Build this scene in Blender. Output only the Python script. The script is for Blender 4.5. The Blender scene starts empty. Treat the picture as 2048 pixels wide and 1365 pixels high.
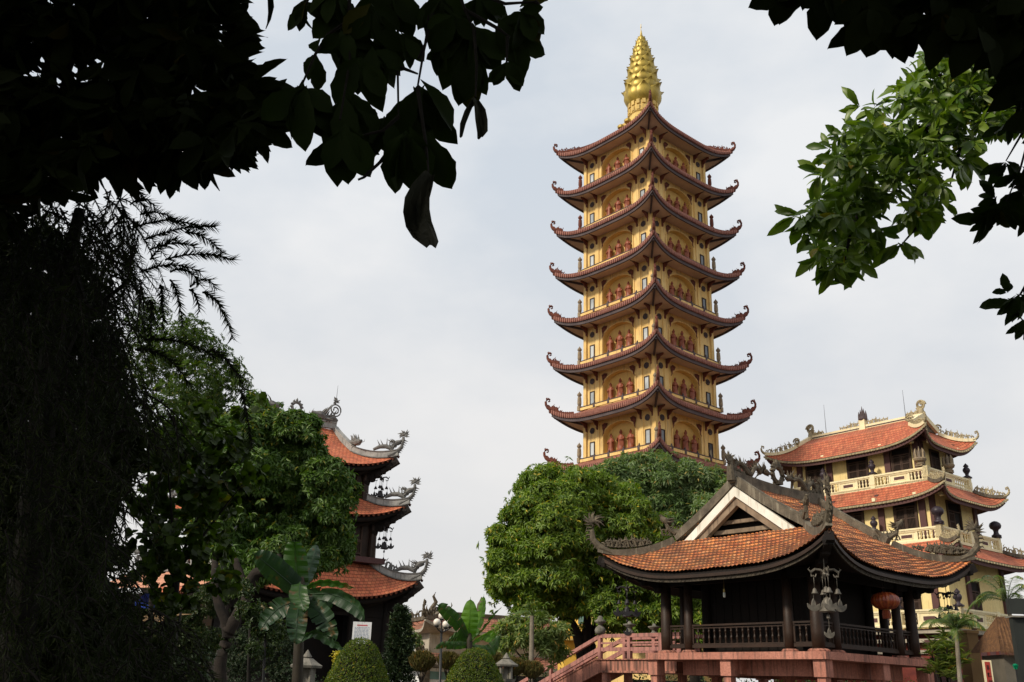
import bpy, math, random
import numpy as np
from mathutils import Vector, Matrix
PI = math.pi
SC = bpy.context.scene
COL = SC.collection
EYE = 1.6
# ---------------------------------------------------------------- camera model
CF = 1876.0; CP = math.radians(20.337); CR = math.radians(1.7617)
def ray(x, y):
    du = x-1024; dv = y-682.5; c, s = math.cos(CR), math.sin(CR)
    u = c*du+s*dv; v = -s*du+c*dv
    a = u/CF; b = -v/CF
    return Vector((a, math.cos(CP)-b*math.sin(CP), math.sin(CP)+b*math.cos(CP)))
def at(x, y, Y):
    "world point seen at photo pixel (x, y) at forward distance Y metres"
    d = ray(x, y); d = d*(Y/d.y)
    return Vector((d.x, d.y, d.z+EYE))
def mpp(x, y, Y):
    "metres per photo pixel there"
    d = ray(x, y); return (Y/d.y)/CF
# ---------------------------------------------------------------- materials
MATS = {}
def new_mat(name):
    m = bpy.data.materials.new(name); m.use_nodes = True; nt = m.node_tree
    for n in list(nt.nodes): nt.nodes.remove(n)
    o = nt.nodes.new('ShaderNodeOutputMaterial'); b = nt.nodes.new('ShaderNodeBsdfPrincipled')
    nt.links.new(b.outputs[0], o.inputs[0]); MATS[name] = m
    return m, nt, b, o
def nd(nt, t, **kw):
    n = nt.nodes.new(t)
    for k, v in kw.items(): setattr(n, k, v)
    return n
def mixc(nt, fac, a, b, mode='MIX'):
    n = nt.nodes.new('ShaderNodeMix'); n.data_type = 'RGBA'; n.blend_type = mode
    for s, v in ((n.inputs[0], fac), (n.inputs[6], a), (n.inputs[7], b)):
        if isinstance(v, bpy.types.NodeSocket): nt.links.new(v, s)
        elif isinstance(v, (tuple, list)): s.default_value = (*v[:3], 1)
        else: s.default_value = v
    return n.outputs[2]
def ramp(nt, sock, a, b):
    n = nt.nodes.new('ShaderNodeMapRange'); n.inputs[1].default_value = a; n.inputs[2].default_value = b
    nt.links.new(sock, n.inputs[0]); return n.outputs[0]
def noise(nt, coord, scale, detail=4, stretch=None):
    n = nt.nodes.new('ShaderNodeTexNoise'); n.inputs['Scale'].default_value = scale; n.inputs['Detail'].default_value = detail
    if stretch:
        mp = nt.nodes.new('ShaderNodeMapping'); mp.inputs['Scale'].default_value = stretch
        nt.links.new(coord, mp.inputs[0]); coord = mp.outputs[0]
    nt.links.new(coord, n.inputs['Vector']); return n.outputs[0]
def surf(name, col, col2=None, rough=.8, sc=1.5, dirt=None, streak=0, bump=0, bsc=20, metal=0, fine=.15, spec=.3):
    "painted / stone / timber surface: large blotches, vertical run-off stains, fine grain"
    m, nt, b, o = new_mat(name)
    tc = nd(nt, 'ShaderNodeTexCoord'); co = tc.outputs['Object']
    col2 = col2 or tuple(c*.75 for c in col)
    f = ramp(nt, noise(nt, co, sc, 5), .35, .68)
    c = mixc(nt, f, col, col2)
    if fine:
        g = ramp(nt, noise(nt, co, sc*14, 3), .3, .7)
        gm = nd(nt, 'ShaderNodeMath', operation='MULTIPLY'); nt.links.new(g, gm.inputs[0]); gm.inputs[1].default_value = fine
        c = mixc(nt, gm.outputs[0], c, tuple(x*.4 for x in col2))
    if dirt:
        s = ramp(nt, noise(nt, co, 2.2, 7, (3.2, 3.2, .35)), .62-.13*streak, .78-.12*streak)
        sm = nd(nt, 'ShaderNodeMath', operation='MULTIPLY'); nt.links.new(s, sm.inputs[0]); sm.inputs[1].default_value = .75; c = mixc(nt, sm.outputs[0], c, dirt)
    nt.links.new(c, b.inputs['Base Color'])
    b.inputs['Roughness'].default_value = rough; b.inputs['Metallic'].default_value = metal
    b.inputs['Specular IOR Level'].default_value = spec
    if bump:
        bp = nd(nt, 'ShaderNodeBump'); bp.inputs['Strength'].default_value = bump; bp.inputs['Distance'].default_value = .02
        nt.links.new(noise(nt, co, bsc, 4), bp.inputs['Height']); nt.links.new(bp.outputs[0], b.inputs['Normal'])
    return m
def tile_mat(name, cols, tw=.22, th=.22, gap=.35, bump=.6, dark=(.05, .02, .012), moss=(.1, .08, .05), mossy=.15):
    "roof tiles from the UV map (metres along the eave, metres up the slope)"
    m, nt, b, o = new_mat(name)
    uv = nd(nt, 'ShaderNodeUVMap'); sx = nd(nt, 'ShaderNodeSeparateXYZ'); nt.links.new(uv.outputs[0], sx.inputs[0])
    def M(op, a, c=None):
        n = nd(nt, 'ShaderNodeMath', operation=op)
        for i, v in enumerate((a, c)):
            if v is None: continue
            if isinstance(v, (int, float)): n.inputs[i].default_value = v
            else: nt.links.new(v, n.inputs[i])
        return n.outputs[0]
    row = M('DIVIDE', sx.outputs[1], th); rf = M('FLOOR', row); rr = M('FRACT', row)
    colm = M('ADD', M('DIVIDE', sx.outputs[0], tw), M('MULTIPLY', M('MODULO', rf, 2.), .5)); cf = M('FLOOR', colm); cr = M('FRACT', colm)
    cmb = nd(nt, 'ShaderNodeCombineXYZ'); nt.links.new(cf, cmb.inputs[0]); nt.links.new(rf, cmb.inputs[1])
    wn = nd(nt, 'ShaderNodeTexWhiteNoise', noise_dimensions='2D'); nt.links.new(cmb.outputs[0], wn.inputs['Vector'])
    cr_ = nd(nt, 'ShaderNodeValToRGB'); e = cr_.color_ramp.elements
    e[0].color = (*cols[0], 1); e[1].color = (*cols[-1], 1)
    for i, c in enumerate(cols[1:-1]):
        q = e.new((i+1)/(len(cols)-1)); q.color = (*c, 1)
    nt.links.new(wn.outputs['Value'], cr_.inputs[0])
    tc = nd(nt, 'ShaderNodeTexCoord')
    c = cr_.outputs[0]
    c = mixc(nt, M('MULTIPLY', ramp(nt, noise(nt, tc.outputs['Object'], .55, 6), .5, .75), mossy*3), c, moss)
    run = nt.nodes.new('ShaderNodeTexNoise'); mpp_ = nt.nodes.new('ShaderNodeMapping'); mpp_.inputs['Scale'].default_value = (1.6, .35, 1); nt.links.new(uv.outputs[0], mpp_.inputs[0]); nt.links.new(mpp_.outputs[0], run.inputs['Vector']); run.inputs['Scale'].default_value = 1.5; run.inputs['Detail'].default_value = 6
    c = mixc(nt, M('MULTIPLY', ramp(nt, run.outputs[0], .52, .72), .45), c, tuple(x*.6 for x in moss))
    edge = M('MAXIMUM', M('LESS_THAN', rr, gap*.5), M('MULTIPLY', M('LESS_THAN', cr, gap*.35), .8))
    c = mixc(nt, M('MULTIPLY', edge, .8), c, dark)
    nt.links.new(c, b.inputs['Base Color']); b.inputs['Roughness'].default_value = .75
    b.inputs['Specular IOR Level'].default_value = .25
    if bump:
        bp = nd(nt, 'ShaderNodeBump'); bp.inputs['Strength'].default_value = bump; bp.inputs['Distance'].default_value = .04
        h = M('MULTIPLY', M('SUBTRACT', 1., rr), M('SINE', M('MULTIPLY', cr, PI)))
        nt.links.new(h, bp.inputs['Height']); nt.links.new(bp.outputs[0], b.inputs['Normal'])
    return m
def leaf_mat(name, a, b_, c=None, trans=.25, rough=.45, spec=.35, scale=.5, old=.035, patch=0):
    "each leaf its own shade (random per island) plus clump-sized variation"
    m, nt, b, o = new_mat(name)
    g = nd(nt, 'ShaderNodeNewGeometry'); tc = nd(nt, 'ShaderNodeTexCoord')
    f = mixc(nt, g.outputs['Random Per Island'], a, b_)
    f = mixc(nt, ramp(nt, noise(nt, tc.outputs['Object'], scale, 2), .42, .66), f, c or a)
    wn = nd(nt, 'ShaderNodeMath', operation='MULTIPLY'); nt.links.new(g.outputs['Random Per Island'], wn.inputs[0]); wn.inputs[1].default_value = 37.7
    fr_ = nd(nt, 'ShaderNodeMath', operation='FRACT'); nt.links.new(wn.outputs[0], fr_.inputs[0]); gt = nd(nt, 'ShaderNodeMath', operation='LESS_THAN'); nt.links.new(fr_.outputs[0], gt.inputs[0]); gt.inputs[1].default_value = old
    f = mixc(nt, gt.outputs[0], f, (b_[0]*2.0, b_[1]*1.15, b_[2]*.9))
    if patch: f = mixc(nt, ramp(nt, noise(nt, tc.outputs['Object'], 5, 6), .60, .68), f, (.10, .06, .02))
    nt.links.new(f, b.inputs['Base Color']); b.inputs['Roughness'].default_value = rough
    b.inputs['Specular IOR Level'].default_value = spec
    t = nd(nt, 'ShaderNodeBsdfTranslucent'); br = mixc(nt, 1., f, (1.5, 1.7, .5), 'MULTIPLY'); nt.links.new(br, t.inputs[0])
    ms = nd(nt, 'ShaderNodeMixShader'); ms.inputs[0].default_value = trans
    nt.links.new(b.outputs[0], ms.inputs[1]); nt.links.new(t.outputs[0], ms.inputs[2]); nt.links.new(ms.outputs[0], o.inputs[0])
    return m
# ---------------------------------------------------------------- objects
def setp(o, label=None, cat=None, group=None, kind=None):
    if label: o['label'] = label
    if cat: o['category'] = cat
    if group: o['group'] = group
    if kind: o['kind'] = kind
    return o
def thing(name, loc, label, cat, rz=0, group=None):
    o = bpy.data.objects.new(name, None); COL.objects.link(o); o.empty_display_size = .3
    o.location = loc; o.rotation_euler = (0, 0, rz); return setp(o, label, cat, group)
def inst(src, parent, loc=(0, 0, 0), rz=0, sc=1, name=None):
    "a copy of one object sharing its mesh"
    o = src.copy(); COL.objects.link(o); o.parent = parent; o.location = loc; o.rotation_euler = (0, 0, rz)
    o.scale = (sc, sc, sc) if isinstance(sc, (int, float)) else sc
    return o
def copy_tree(o, parent=None):
    c = o.copy(); COL.objects.link(c); c.parent = parent
    for ch in list(o.children): copy_tree(ch, c)
    return c
def frame_of(d, up=Vector((0, 0, 1))):
    d = Vector(d).normalized()
    if abs(d.dot(up)) > .98: up = Vector((1, 0, 0))
    s = d.cross(up).normalized(); return s, s.cross(d).normalized()
class MB:
    def __init__(s): s.v = []; s.f = []; s.uv = {}
    def add(s, vs, fs):
        n = len(s.v); s.v += [tuple(p) for p in vs]; s.f += [tuple(i+n for i in q) for q in fs]; return s
    def box(s, c, d, rz=0, ax=None):
        "box centred at c with size d, turned rz about z"
        x, y, z = d[0]/2, d[1]/2, d[2]/2; co, si = math.cos(rz), math.sin(rz)
        vs = []
        for a, b, e in ((-x, -y, -z), (x, -y, -z), (x, y, -z), (-x, y, -z), (-x, -y, z), (x, -y, z), (x, y, z), (-x, y, z)):
            vs.append((c[0]+a*co-b*si, c[1]+a*si+b*co, c[2]+e))
        return s.add(vs, [(0, 3, 2, 1), (4, 5, 6, 7), (0, 1, 5, 4), (1, 2, 6, 5), (2, 3, 7, 6), (3, 0, 4, 7)])
    def b2(s, a, b):
        return s.box(((a[0]+b[0])/2, (a[1]+b[1])/2, (a[2]+b[2])/2), (abs(b[0]-a[0]), abs(b[1]-a[1]), abs(b[2]-a[2])))
    def bar(s, a, b, w, h, up=(0, 0, 1)):
        "rectangular bar from a to b, w wide and h high"
        return s.sweep([a, b], w, h, up)
    def sweep(s, pts, w, h, up=(0, 0, 1)):
        pts = [Vector(p) for p in pts]; vs = []; fs = []; up = Vector(up)
        for i, p in enumerate(pts):
            d = (pts[min(i+1, len(pts)-1)]-pts[max(i-1, 0)]); a, b = frame_of(d, up)
            ww = w[i] if isinstance(w, (list, tuple)) else w; hh = h[i] if isinstance(h, (list, tuple)) else h
            vs += [p-a*ww/2-b*hh/2, p+a*ww/2-b*hh/2, p+a*ww/2+b*hh/2, p-a*ww/2+b*hh/2]
        for i in range(len(pts)-1):
            k = 4*i
            for j in range(4): fs.append((k+j, k+(j+1) % 4, k+4+(j+1) % 4, k+4+j))
        e = 4*(len(pts)-1); fs += [(3, 2, 1, 0), (e, e+1, e+2, e+3)]
        return s.add(vs, fs)
    def tube(s, pts, r, n=6):
        pts = [Vector(p) for p in pts]; vs = []; fs = []; m = len(pts)
        for i, p in enumerate(pts):
            d = (pts[min(i+1, m-1)]-pts[max(i-1, 0)])
            if d.length < 1e-9: d = Vector((0, 0, 1))
            a, b = frame_of(d); rr = r[i] if isinstance(r, (list, tuple)) else r
            for j in range(n):
                t = 2*PI*j/n; vs.append(p+a*rr*math.cos(t)+b*rr*math.sin(t))
        for i in range(m-1):
            for j in range(n): fs.append((i*n+j, i*n+(j+1) % n, (i+1)*n+(j+1) % n, (i+1)*n+j))
        fs += [tuple(range(n))[::-1], tuple(range((m-1)*n, m*n))]
        return s.add(vs, fs)
    def lathe(s, c, prof, n=12, sx=1, sy=1, rz=0):
        vs = []; fs = []; c = Vector(c)
        for z, r in prof:
            for j in range(n):
                t = 2*PI*j/n+rz; vs.append((c.x+r*sx*math.cos(t), c.y+r*sy*math.sin(t), c.z+z))
        m = len(prof)
        for i in range(m-1):
            for j in range(n): fs.append((i*n+j, i*n+(j+1) % n, (i+1)*n+(j+1) % n, (i+1)*n+j))
        fs += [tuple(range(n))[::-1], tuple(range((m-1)*n, m*n))]
        return s.add(vs, fs)
    def prism(s, poly, O, A, B, N, th):
        "2-D outline in plane (O; A, B) given thickness th along N"
        O, A, B, N = Vector(O), Vector(A), Vector(B), Vector(N); n = len(poly)
        v = [O+A*p[0]+B*p[1] for p in poly]; v += [q+N*th for q in v]
        fs = [tuple(range(n))[::-1], tuple(range(n, 2*n))]+[(i, (i+1) % n, n+(i+1) % n, n+i) for i in range(n)]
        return s.add(v, fs)
    def grid(s, fn, us, vs_, uvf=None, flip=False):
        n0 = len(s.v); nu, nv = len(us), len(vs_)
        for b in vs_:
            for a in us: s.v.append(tuple(fn(a, b)))
        for j in range(nv-1):
            for i in range(nu-1):
                q = (n0+j*nu+i, n0+j*nu+i+1, n0+(j+1)*nu+i+1, n0+(j+1)*nu+i)
                s.f.append(q[::-1] if flip else q)
        if uvf:
            for j, b in enumerate(vs_):
                for i, a in enumerate(us): s.uv[n0+j*nu+i] = uvf(a, b)
        return s
    def build(s, name, mat, parent=None, smooth=False, dz=0):
        me = bpy.data.meshes.new(name)
        vs = s.v if not dz else [(a, b, c+dz) for a, b, c in s.v]
        me.from_pydata(vs, [], s.f)
        if s.uv:
            uvl = me.uv_layers.new(name='UVMap'); li = np.zeros(len(me.loops), dtype=np.int32); me.loops.foreach_get('vertex_index', li)
            arr = np.zeros((len(s.v), 2)); 
            for k, q in s.uv.items(): arr[k] = q
            uvl.data.foreach_set('uv', arr[li].ravel())
        me.materials.append(MATS[mat] if isinstance(mat, str) else mat)
        if smooth: me.polygons.foreach_set('use_smooth', [True]*len(me.polygons))
        me.validate(); me.update()
        o = bpy.data.objects.new(name, me); COL.objects.link(o); o.parent = parent
        return o
def spline(P, per=6):
    P = [Vector(p) for p in P]; out = []
    for k in range(len(P)-1):
        p0 = P[max(0, k-1)]; p1 = P[k]; p2 = P[k+1]; p3 = P[min(len(P)-1, k+2)]
        for j in range(per):
            f = j/per; out.append(.5*((2*p1)+(p2-p0)*f+(2*p0-5*p1+4*p2-p3)*f*f+(3*p1-p0-3*p2+p3)*f**3))
    return out+[P[-1]]
def lin(a, b, n): return [a+(b-a)*i/(n-1) for i in range(n)]
def lerp(a, b, t): return a+(b-a)*t
# ---------------------------------------------------------------- leaves (numpy)
def T_simple(wmax=.5, fold=.12, bend=.15):
    "4-vertex folded leaf"
    v = np.array([(0, 0, 0), (-.5, wmax, fold), (0, 1, -bend), (.5, wmax, fold)]); f = np.array([(0, 1, 2), (0, 2, 3)]); return v, f
def T_shaped(prof, fold=.1, bend=.25, seed=0):
    "leaf strip with a midrib: prof = [(along, half width)]"
    v = []; f = []; n = len(prof)
    for t, w in prof:
        z = -bend*t*t; v += [(-w, t-.02, z+fold*w*2), (0, t, z), (w, t, z+fold*w*2)]
    for i in range(n-1):
        k = 3*i; f += [(k, k+1, k+4, k+3), (k+1, k+2, k+5, k+4)]
    return np.array(v), np.array(f)
class Leaves:
    def __init__(s): s.V = []; s.F3 = []; s.F4 = []; s.n = 0
    def add(s, T, P, D, N, L, W):
        tv, tf = T; P, D, N = (np.asarray(x, float) for x in (P, D, N)); L = np.asarray(L, float); W = np.asarray(W, float)
        if len(P) == 0: return
        D = D/np.linalg.norm(D, axis=1, keepdims=True); S = np.cross(D, N); S /= np.linalg.norm(S, axis=1, keepdims=True)+1e-9
        N = np.cross(S, D)
        v = (P[:, None] + D[:, None]*(tv[None, :, 1:2]*L[:, None, None]) + S[:, None]*(tv[None, :, 0:1]*W[:, None, None]) + N[:, None]*(tv[None, :, 2:3]*L[:, None, None]))
        k = len(tv); f = tf[None]+(np.arange(len(P))*k)[:, None, None]+s.n
        s.V.append(v.reshape(-1, 3)); (s.F3 if tf.shape[1] == 3 else s.F4).append(f.reshape(-1, tf.shape[1])); s.n += len(P)*k
    def build(s, name, mat, parent=None, extra=None):
        V = np.concatenate(s.V); off = np.array(parent.location) if parent is not None else np.zeros(3)
        V = V-off
        f3 = np.concatenate(s.F3) if s.F3 else np.zeros((0, 3), int); f4 = np.concatenate(s.F4) if s.F4 else np.zeros((0, 4), int)
        me = bpy.data.meshes.new(name); me.vertices.add(len(V)); me.vertices.foreach_set('co', V.ravel())
        nl = len(f3)*3+len(f4)*4; me.loops.add(nl); me.loops.foreach_set('vertex_index', np.concatenate([f3.ravel(), f4.ravel()]).astype(np.int32))
        me.polygons.add(len(f3)+len(f4))
        st = np.concatenate([np.arange(len(f3))*3, len(f3)*3+np.arange(len(f4))*4]).astype(np.int32)
        me.polygons.foreach_set('loop_start', st)
        me.materials.append(MATS[mat]); me.update(calc_edges=True); me.validate()
        o = bpy.data.objects.new(name, me); COL.objects.link(o); o.parent = parent; return o
def rdir(rng, n):
    v = rng.normal(size=(n, 3)); return v/np.linalg.norm(v, axis=1, keepdims=True)
# ---------------------------------------------------------------- materials used
surf('yellow_wall', (.84, .60, .25), (.76, .50, .17), dirt=(.46, .31, .15), streak=.85, sc=.7)
surf('niche_wall', (.78, .54, .19), (.68, .45, .14), dirt=(.3, .2, .08), sc=.9)
surf('cream_wall', (.86, .70, .34), (.80, .62, .28), dirt=(.5, .38, .19), streak=.3, sc=.5)
surf('cream_trim', (.90, .80, .52), (.82, .70, .43), dirt=(.35, .3, .2), streak=.3, sc=1.1)
surf('soffit_paint', (.66, .53, .42), (.55, .43, .33), sc=.8)
surf('tile_ends', (.40, .18, .135), (.27, .115, .09), sc=5, fine=.4)
surf('purple_trim', (.105, .080, .080), (.07, .052, .055), sc=1.2)
surf('plum_urn', (.045, .032, .04), (.03, .022, .03), rough=.45, sc=2)
surf('plum_column', (.115, .055, .05), (.09, .045, .045), sc=1.1)
surf('red_statue', (.40, .12, .055), (.25, .065, .035), rough=.5, sc=4, fine=.5)
surf('red_carving', (.20, .06, .035), (.12, .04, .03), sc=3, fine=.4)
surf('stone_finial', (.40, .30, .17), (.2, .16, .13), sc=4, fine=.5)
surf('gold', (.50, .36, .06), (.33, .23, .035), rough=.45, metal=.35, sc=1.5, dirt=(.2, .15, .03), streak=.6, spec=.5)
surf('gold_base', (.70, .50, .17), (.55, .38, .12), sc=1, dirt=(.2, .14, .06), streak=.6)
surf('glass', (.05, .06, .07), (.08, .09, .1), rough=.06, fine=0, spec=.9)
surf('window_curtain', (.55, .58, .58), (.3, .33, .35), rough=.2, fine=0, spec=.6, sc=.9)
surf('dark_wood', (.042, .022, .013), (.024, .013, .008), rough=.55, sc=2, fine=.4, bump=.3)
surf('shaded_wood', (.010, .006, .004), (.006, .004, .003), rough=.8, sc=2)  # darker copy of dark_wood, indoor and eave shade put into the colour
surf('carved_dark', (.10, .08, .055), (.03, .024, .018), sc=5, fine=.6)
surf('beige_frame', (.30, .22, .15), (.17, .12, .08), dirt=(.06, .045, .035), streak=.5, sc=2)
surf('shutter_wood', (.075, .045, .032), (.05, .03, .022), sc=2, fine=.3)
surf('weathered_ridge', (.20, .165, .12), (.095, .08, .06), rough=.95, sc=2.6, fine=.6, dirt=(.3, .27, .2), streak=.4, bump=.6, bsc=30)
surf('mossy_dragon', (.19, .155, .105), (.08, .066, .048), rough=.95, sc=5, fine=.7, bump=.6, bsc=25)
surf('grey_ridge', (.42, .41, .38), (.27, .27, .26), rough=.9, sc=2, fine=.4, dirt=(.12, .12, .11), streak=.6)
surf('grey_dragon', (.24, .235, .22), (.13, .125, .12), rough=.9, sc=4, fine=.6)
surf('cream_carving', (.62, .52, .30), (.36, .3, .2), rough=.9, sc=4, fine=.7, dirt=(.15, .12, .08), streak=.5)
surf('white_barge', (.86, .83, .74), (.74, .70, .6), dirt=(.25, .21, .16), streak=.35, sc=1.5)
surf('pink_concrete', (.58, .25, .18), (.42, .17, .12), dirt=(.12, .07, .055), streak=1.0, sc=1.1, fine=.45, bump=.4, bsc=18)
surf('pink_wood', (.50, .23, .19), (.38, .17, .15), dirt=(.16, .09, .08), streak=1.1, sc=3, fine=.3)
surf('stained_concrete', (.58, .25, .175), (.40, .17, .12), dirt=(.035, .03, .026), streak=1.5, sc=2, fine=.4)
surf('stone', (.26, .24, .20), (.14, .13, .11), rough=.95, sc=4, fine=.5, dirt=(.08, .08, .06), streak=.6)
surf('chime_metal', (.17, .15, .12), (.09, .08, .065), rough=.55, metal=.3, sc=6)
surf('dark_chime', (.03, .026, .03), (.02, .018, .02), rough=.5)
surf('black_metal', (.012, .012, .013), (.02, .02, .02), rough=.4)
surf('lamp_glass', (.82, .76, .68), (.78, .7, .6), rough=.25, fine=0)
surf('dusty_glass', (.72, .58, .36), (.6, .45, .25), rough=.3, fine=0)
surf('bark', (.032, .023, .017), (.016, .013, .010), rough=.95, sc=4, fine=.6, bump=.8, bsc=14)
surf('dark_bark', (.016, .013, .010), (.009, .008, .006), rough=.95, sc=4, fine=.5, bump=.5)
surf('palm_bark', (.30, .26, .20), (.18, .15, .11), rough=.9, sc=3, fine=.6)
surf('banana_stem', (.035, .028, .014), (.02, .014, .009), rough=.7, sc=3)
surf('white_paint', (.8, .8, .8), (.68, .7, .7), dirt=(.35, .35, .33), streak=.4, sc=1)
surf('red_print', (.55, .12, .14), rough=.6, fine=0)
surf('blue_print', (.22, .28, .40), rough=.6, fine=0)
surf('thatch', (.26, .13, .055), (.13, .065, .035), rough=1, sc=7, fine=.9, bump=1, bsc=40)
surf('far_paint', (.45, .40, .31), (.34, .30, .24), sc=1.5, dirt=(.12, .1, .08), streak=.4)
surf('teal_panel', (.18, .34, .33), (.12, .22, .22), rough=.4)
surf('ground_soil', (.045, .040, .026), (.03, .028, .018), rough=1, sc=.25, fine=.5, bump=.5, bsc=4)
surf('paving', (.12, .10, .085), (.085, .072, .06), rough=.95, sc=.5)
surf('blue_tarp', (.03, .08, .5), (.02, .05, .3), rough=.4, sc=2)
surf('brown_plaster', (.22, .13, .05), (.16, .09, .035), sc=.8)
surf('red_lattice_wall', (.24, .05, .035), (.14, .03, .025), sc=2, fine=.5)
surf('grey_board', (.028, .032, .028), (.018, .02, .018), sc=1.5, rough=.7)
surf('scroll_red', (.45, .05, .03), (.35, .04, .03), rough=.6)
surf('ink', (.02, .012, .012), rough=.6, fine=0)
surf('green_glass', (.01, .48, .24), (.005, .3, .15), rough=.2, spec=.7)
surf('bulb_glass', (.75, .78, .7), rough=.2, fine=0)
surf('brass', (.4, .3, .1), rough=.4, metal=.4, fine=0)
surf('dry_leaf', (.016, .018, .009), (.045, .045, .03), rough=.8, sc=8)
surf('silver_rod', (.12, .12, .13), rough=.4, fine=0)
tile_mat('orange_tiles', [(.62, .19, .06), (.78, .29, .09), (.50, .14, .055), (.70, .32, .13), (.44, .13, .06)], tw=.2, th=.22, gap=.62, bump=.5, moss=(.10, .06, .035), mossy=.25, dark=(.03, .012, .008))  # wide dark gaps paint in the shadows between tile rows
tile_mat('hall_tiles', [(.46, .12, .06), (.56, .18, .09), (.40, .10, .055), (.52, .16, .08)], tw=.24, th=.28, gap=.32, bump=.5, mossy=.12)
tile_mat('bell_tiles', [(.50, .13, .06), (.60, .19, .09), (.44, .11, .055), (.55, .16, .08)], tw=.28, th=.3, gap=.34, bump=.5, mossy=.1)
tile_mat('tower_tiles', [(.33, .13, .09), (.40, .17, .12), (.27, .10, .075), (.36, .14, .1)], tw=.21, th=.3, gap=.5, bump=.7, mossy=.1)
tile_mat('far_tiles', [(.30, .12, .08), (.38, .16, .1), (.26, .1, .07)], tw=.3, th=.35, gap=.4, bump=.5, mossy=.3)
tile_mat('sunlit_tiles', [(.62, .28, .17), (.66, .32, .2), (.58, .26, .16)], tw=.28, th=.3, gap=.25, bump=.3, mossy=.1)  # bell tower tiles with the sunlight put into the colour
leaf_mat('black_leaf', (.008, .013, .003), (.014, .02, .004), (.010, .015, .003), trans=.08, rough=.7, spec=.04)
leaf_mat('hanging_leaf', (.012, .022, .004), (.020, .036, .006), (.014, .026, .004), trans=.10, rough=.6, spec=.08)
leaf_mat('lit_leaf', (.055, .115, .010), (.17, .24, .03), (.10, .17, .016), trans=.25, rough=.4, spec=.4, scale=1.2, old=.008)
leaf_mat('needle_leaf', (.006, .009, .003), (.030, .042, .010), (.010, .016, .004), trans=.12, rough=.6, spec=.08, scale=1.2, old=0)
leaf_mat('feather_leaf', (.04, .075, .012), (.09, .14, .025), (.05, .09, .015), trans=.35)
leaf_mat('mango_dark', (.035, .085, .012), (.12, .19, .03), (.06, .125, .016), trans=.22, spec=.4, scale=.7)
leaf_mat('mango_leaf', (.04, .10, .007), (.22, .30, .03), (.115, .19, .011), trans=.28, spec=.4, scale=.45)
leaf_mat('pale_leaf', (.085, .145, .045), (.20, .26, .11), (.12, .19, .06), trans=.3, spec=.4, scale=.45)
leaf_mat('round_leaf', (.022, .040, .005), (.060, .10, .010), (.03, .055, .006), trans=.35, spec=.3, scale=1.5)
leaf_mat('shrub_leaf', (.018, .036, .008), (.05, .08, .018), (.026, .05, .01), trans=.2, spec=.3, scale=1.5)
leaf_mat('topiary_leaf', (.035, .07, .004), (.15, .19, .015), (.065, .10, .007), trans=.25, spec=.3, scale=2.5)
leaf_mat('conifer_leaf', (.014, .028, .012), (.03, .05, .02), (.02, .036, .014), trans=.1, spec=.2)
leaf_mat('brown_cypress', (.09, .08, .028), (.15, .12, .045), (.11, .10, .035), trans=.2, spec=.2, scale=3)
leaf_mat('banana_leaf', (.022, .062, .010), (.036, .09, .014), (.026, .072, .011), trans=.35, spec=.5, scale=2, old=0, patch=1)
leaf_mat('banana_dark', (.018, .045, .02), (.03, .065, .028), (.02, .05, .02), trans=.25, spec=.4, scale=2, old=0, patch=1)
leaf_mat('banana_bright', (.07, .17, .012), (.11, .24, .016), (.09, .20, .012), trans=.35, spec=.4, scale=2, old=0)
leaf_mat('palm_leaf', (.06, .12, .02), (.15, .20, .05), (.09, .15, .03), trans=.3, spec=.4, scale=3)
leaf_mat('dracaena_leaf', (.05, .10, .015), (.24, .26, .05), (.08, .13, .02), trans=.25, scale=3)
leaf_mat('plumeria_leaf', (.10, .16, .04), (.30, .34, .13), (.14, .2, .06), trans=.35, scale=1.5)
leaf_mat('yellow_leaf', (.5, .4, .03), (.35, .33, .04), trans=.3)
def striped(name, a, b_, n=22, wob=.1):
    m, nt, b, o = new_mat(name); tc = nd(nt, 'ShaderNodeTexCoord'); sx = nd(nt, 'ShaderNodeSeparateXYZ'); nt.links.new(tc.outputs['Object'], sx.inputs[0])
    at2 = nd(nt, 'ShaderNodeMath', operation='ARCTAN2'); nt.links.new(sx.outputs[0], at2.inputs[0]); nt.links.new(sx.outputs[1], at2.inputs[1])
    mu = nd(nt, 'ShaderNodeMath', operation='MULTIPLY'); nt.links.new(at2.outputs[0], mu.inputs[0]); mu.inputs[1].default_value = n/2
    sn = nd(nt, 'ShaderNodeMath', operation='SINE'); nt.links.new(mu.outputs[0], sn.inputs[0])
    c = mixc(nt, ramp(nt, sn.outputs[0], .3, .95), a, b_); c = mixc(nt, ramp(nt, noise(nt, tc.outputs['Object'], 6, 4), .5, .75), c, tuple(x*.5 for x in a))
    nt.links.new(c, b.inputs['Base Color']); b.inputs['Roughness'].default_value = .35
striped('lantern_silk', (.24, .04, .012), (.34, .085, .02), 24)
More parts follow.
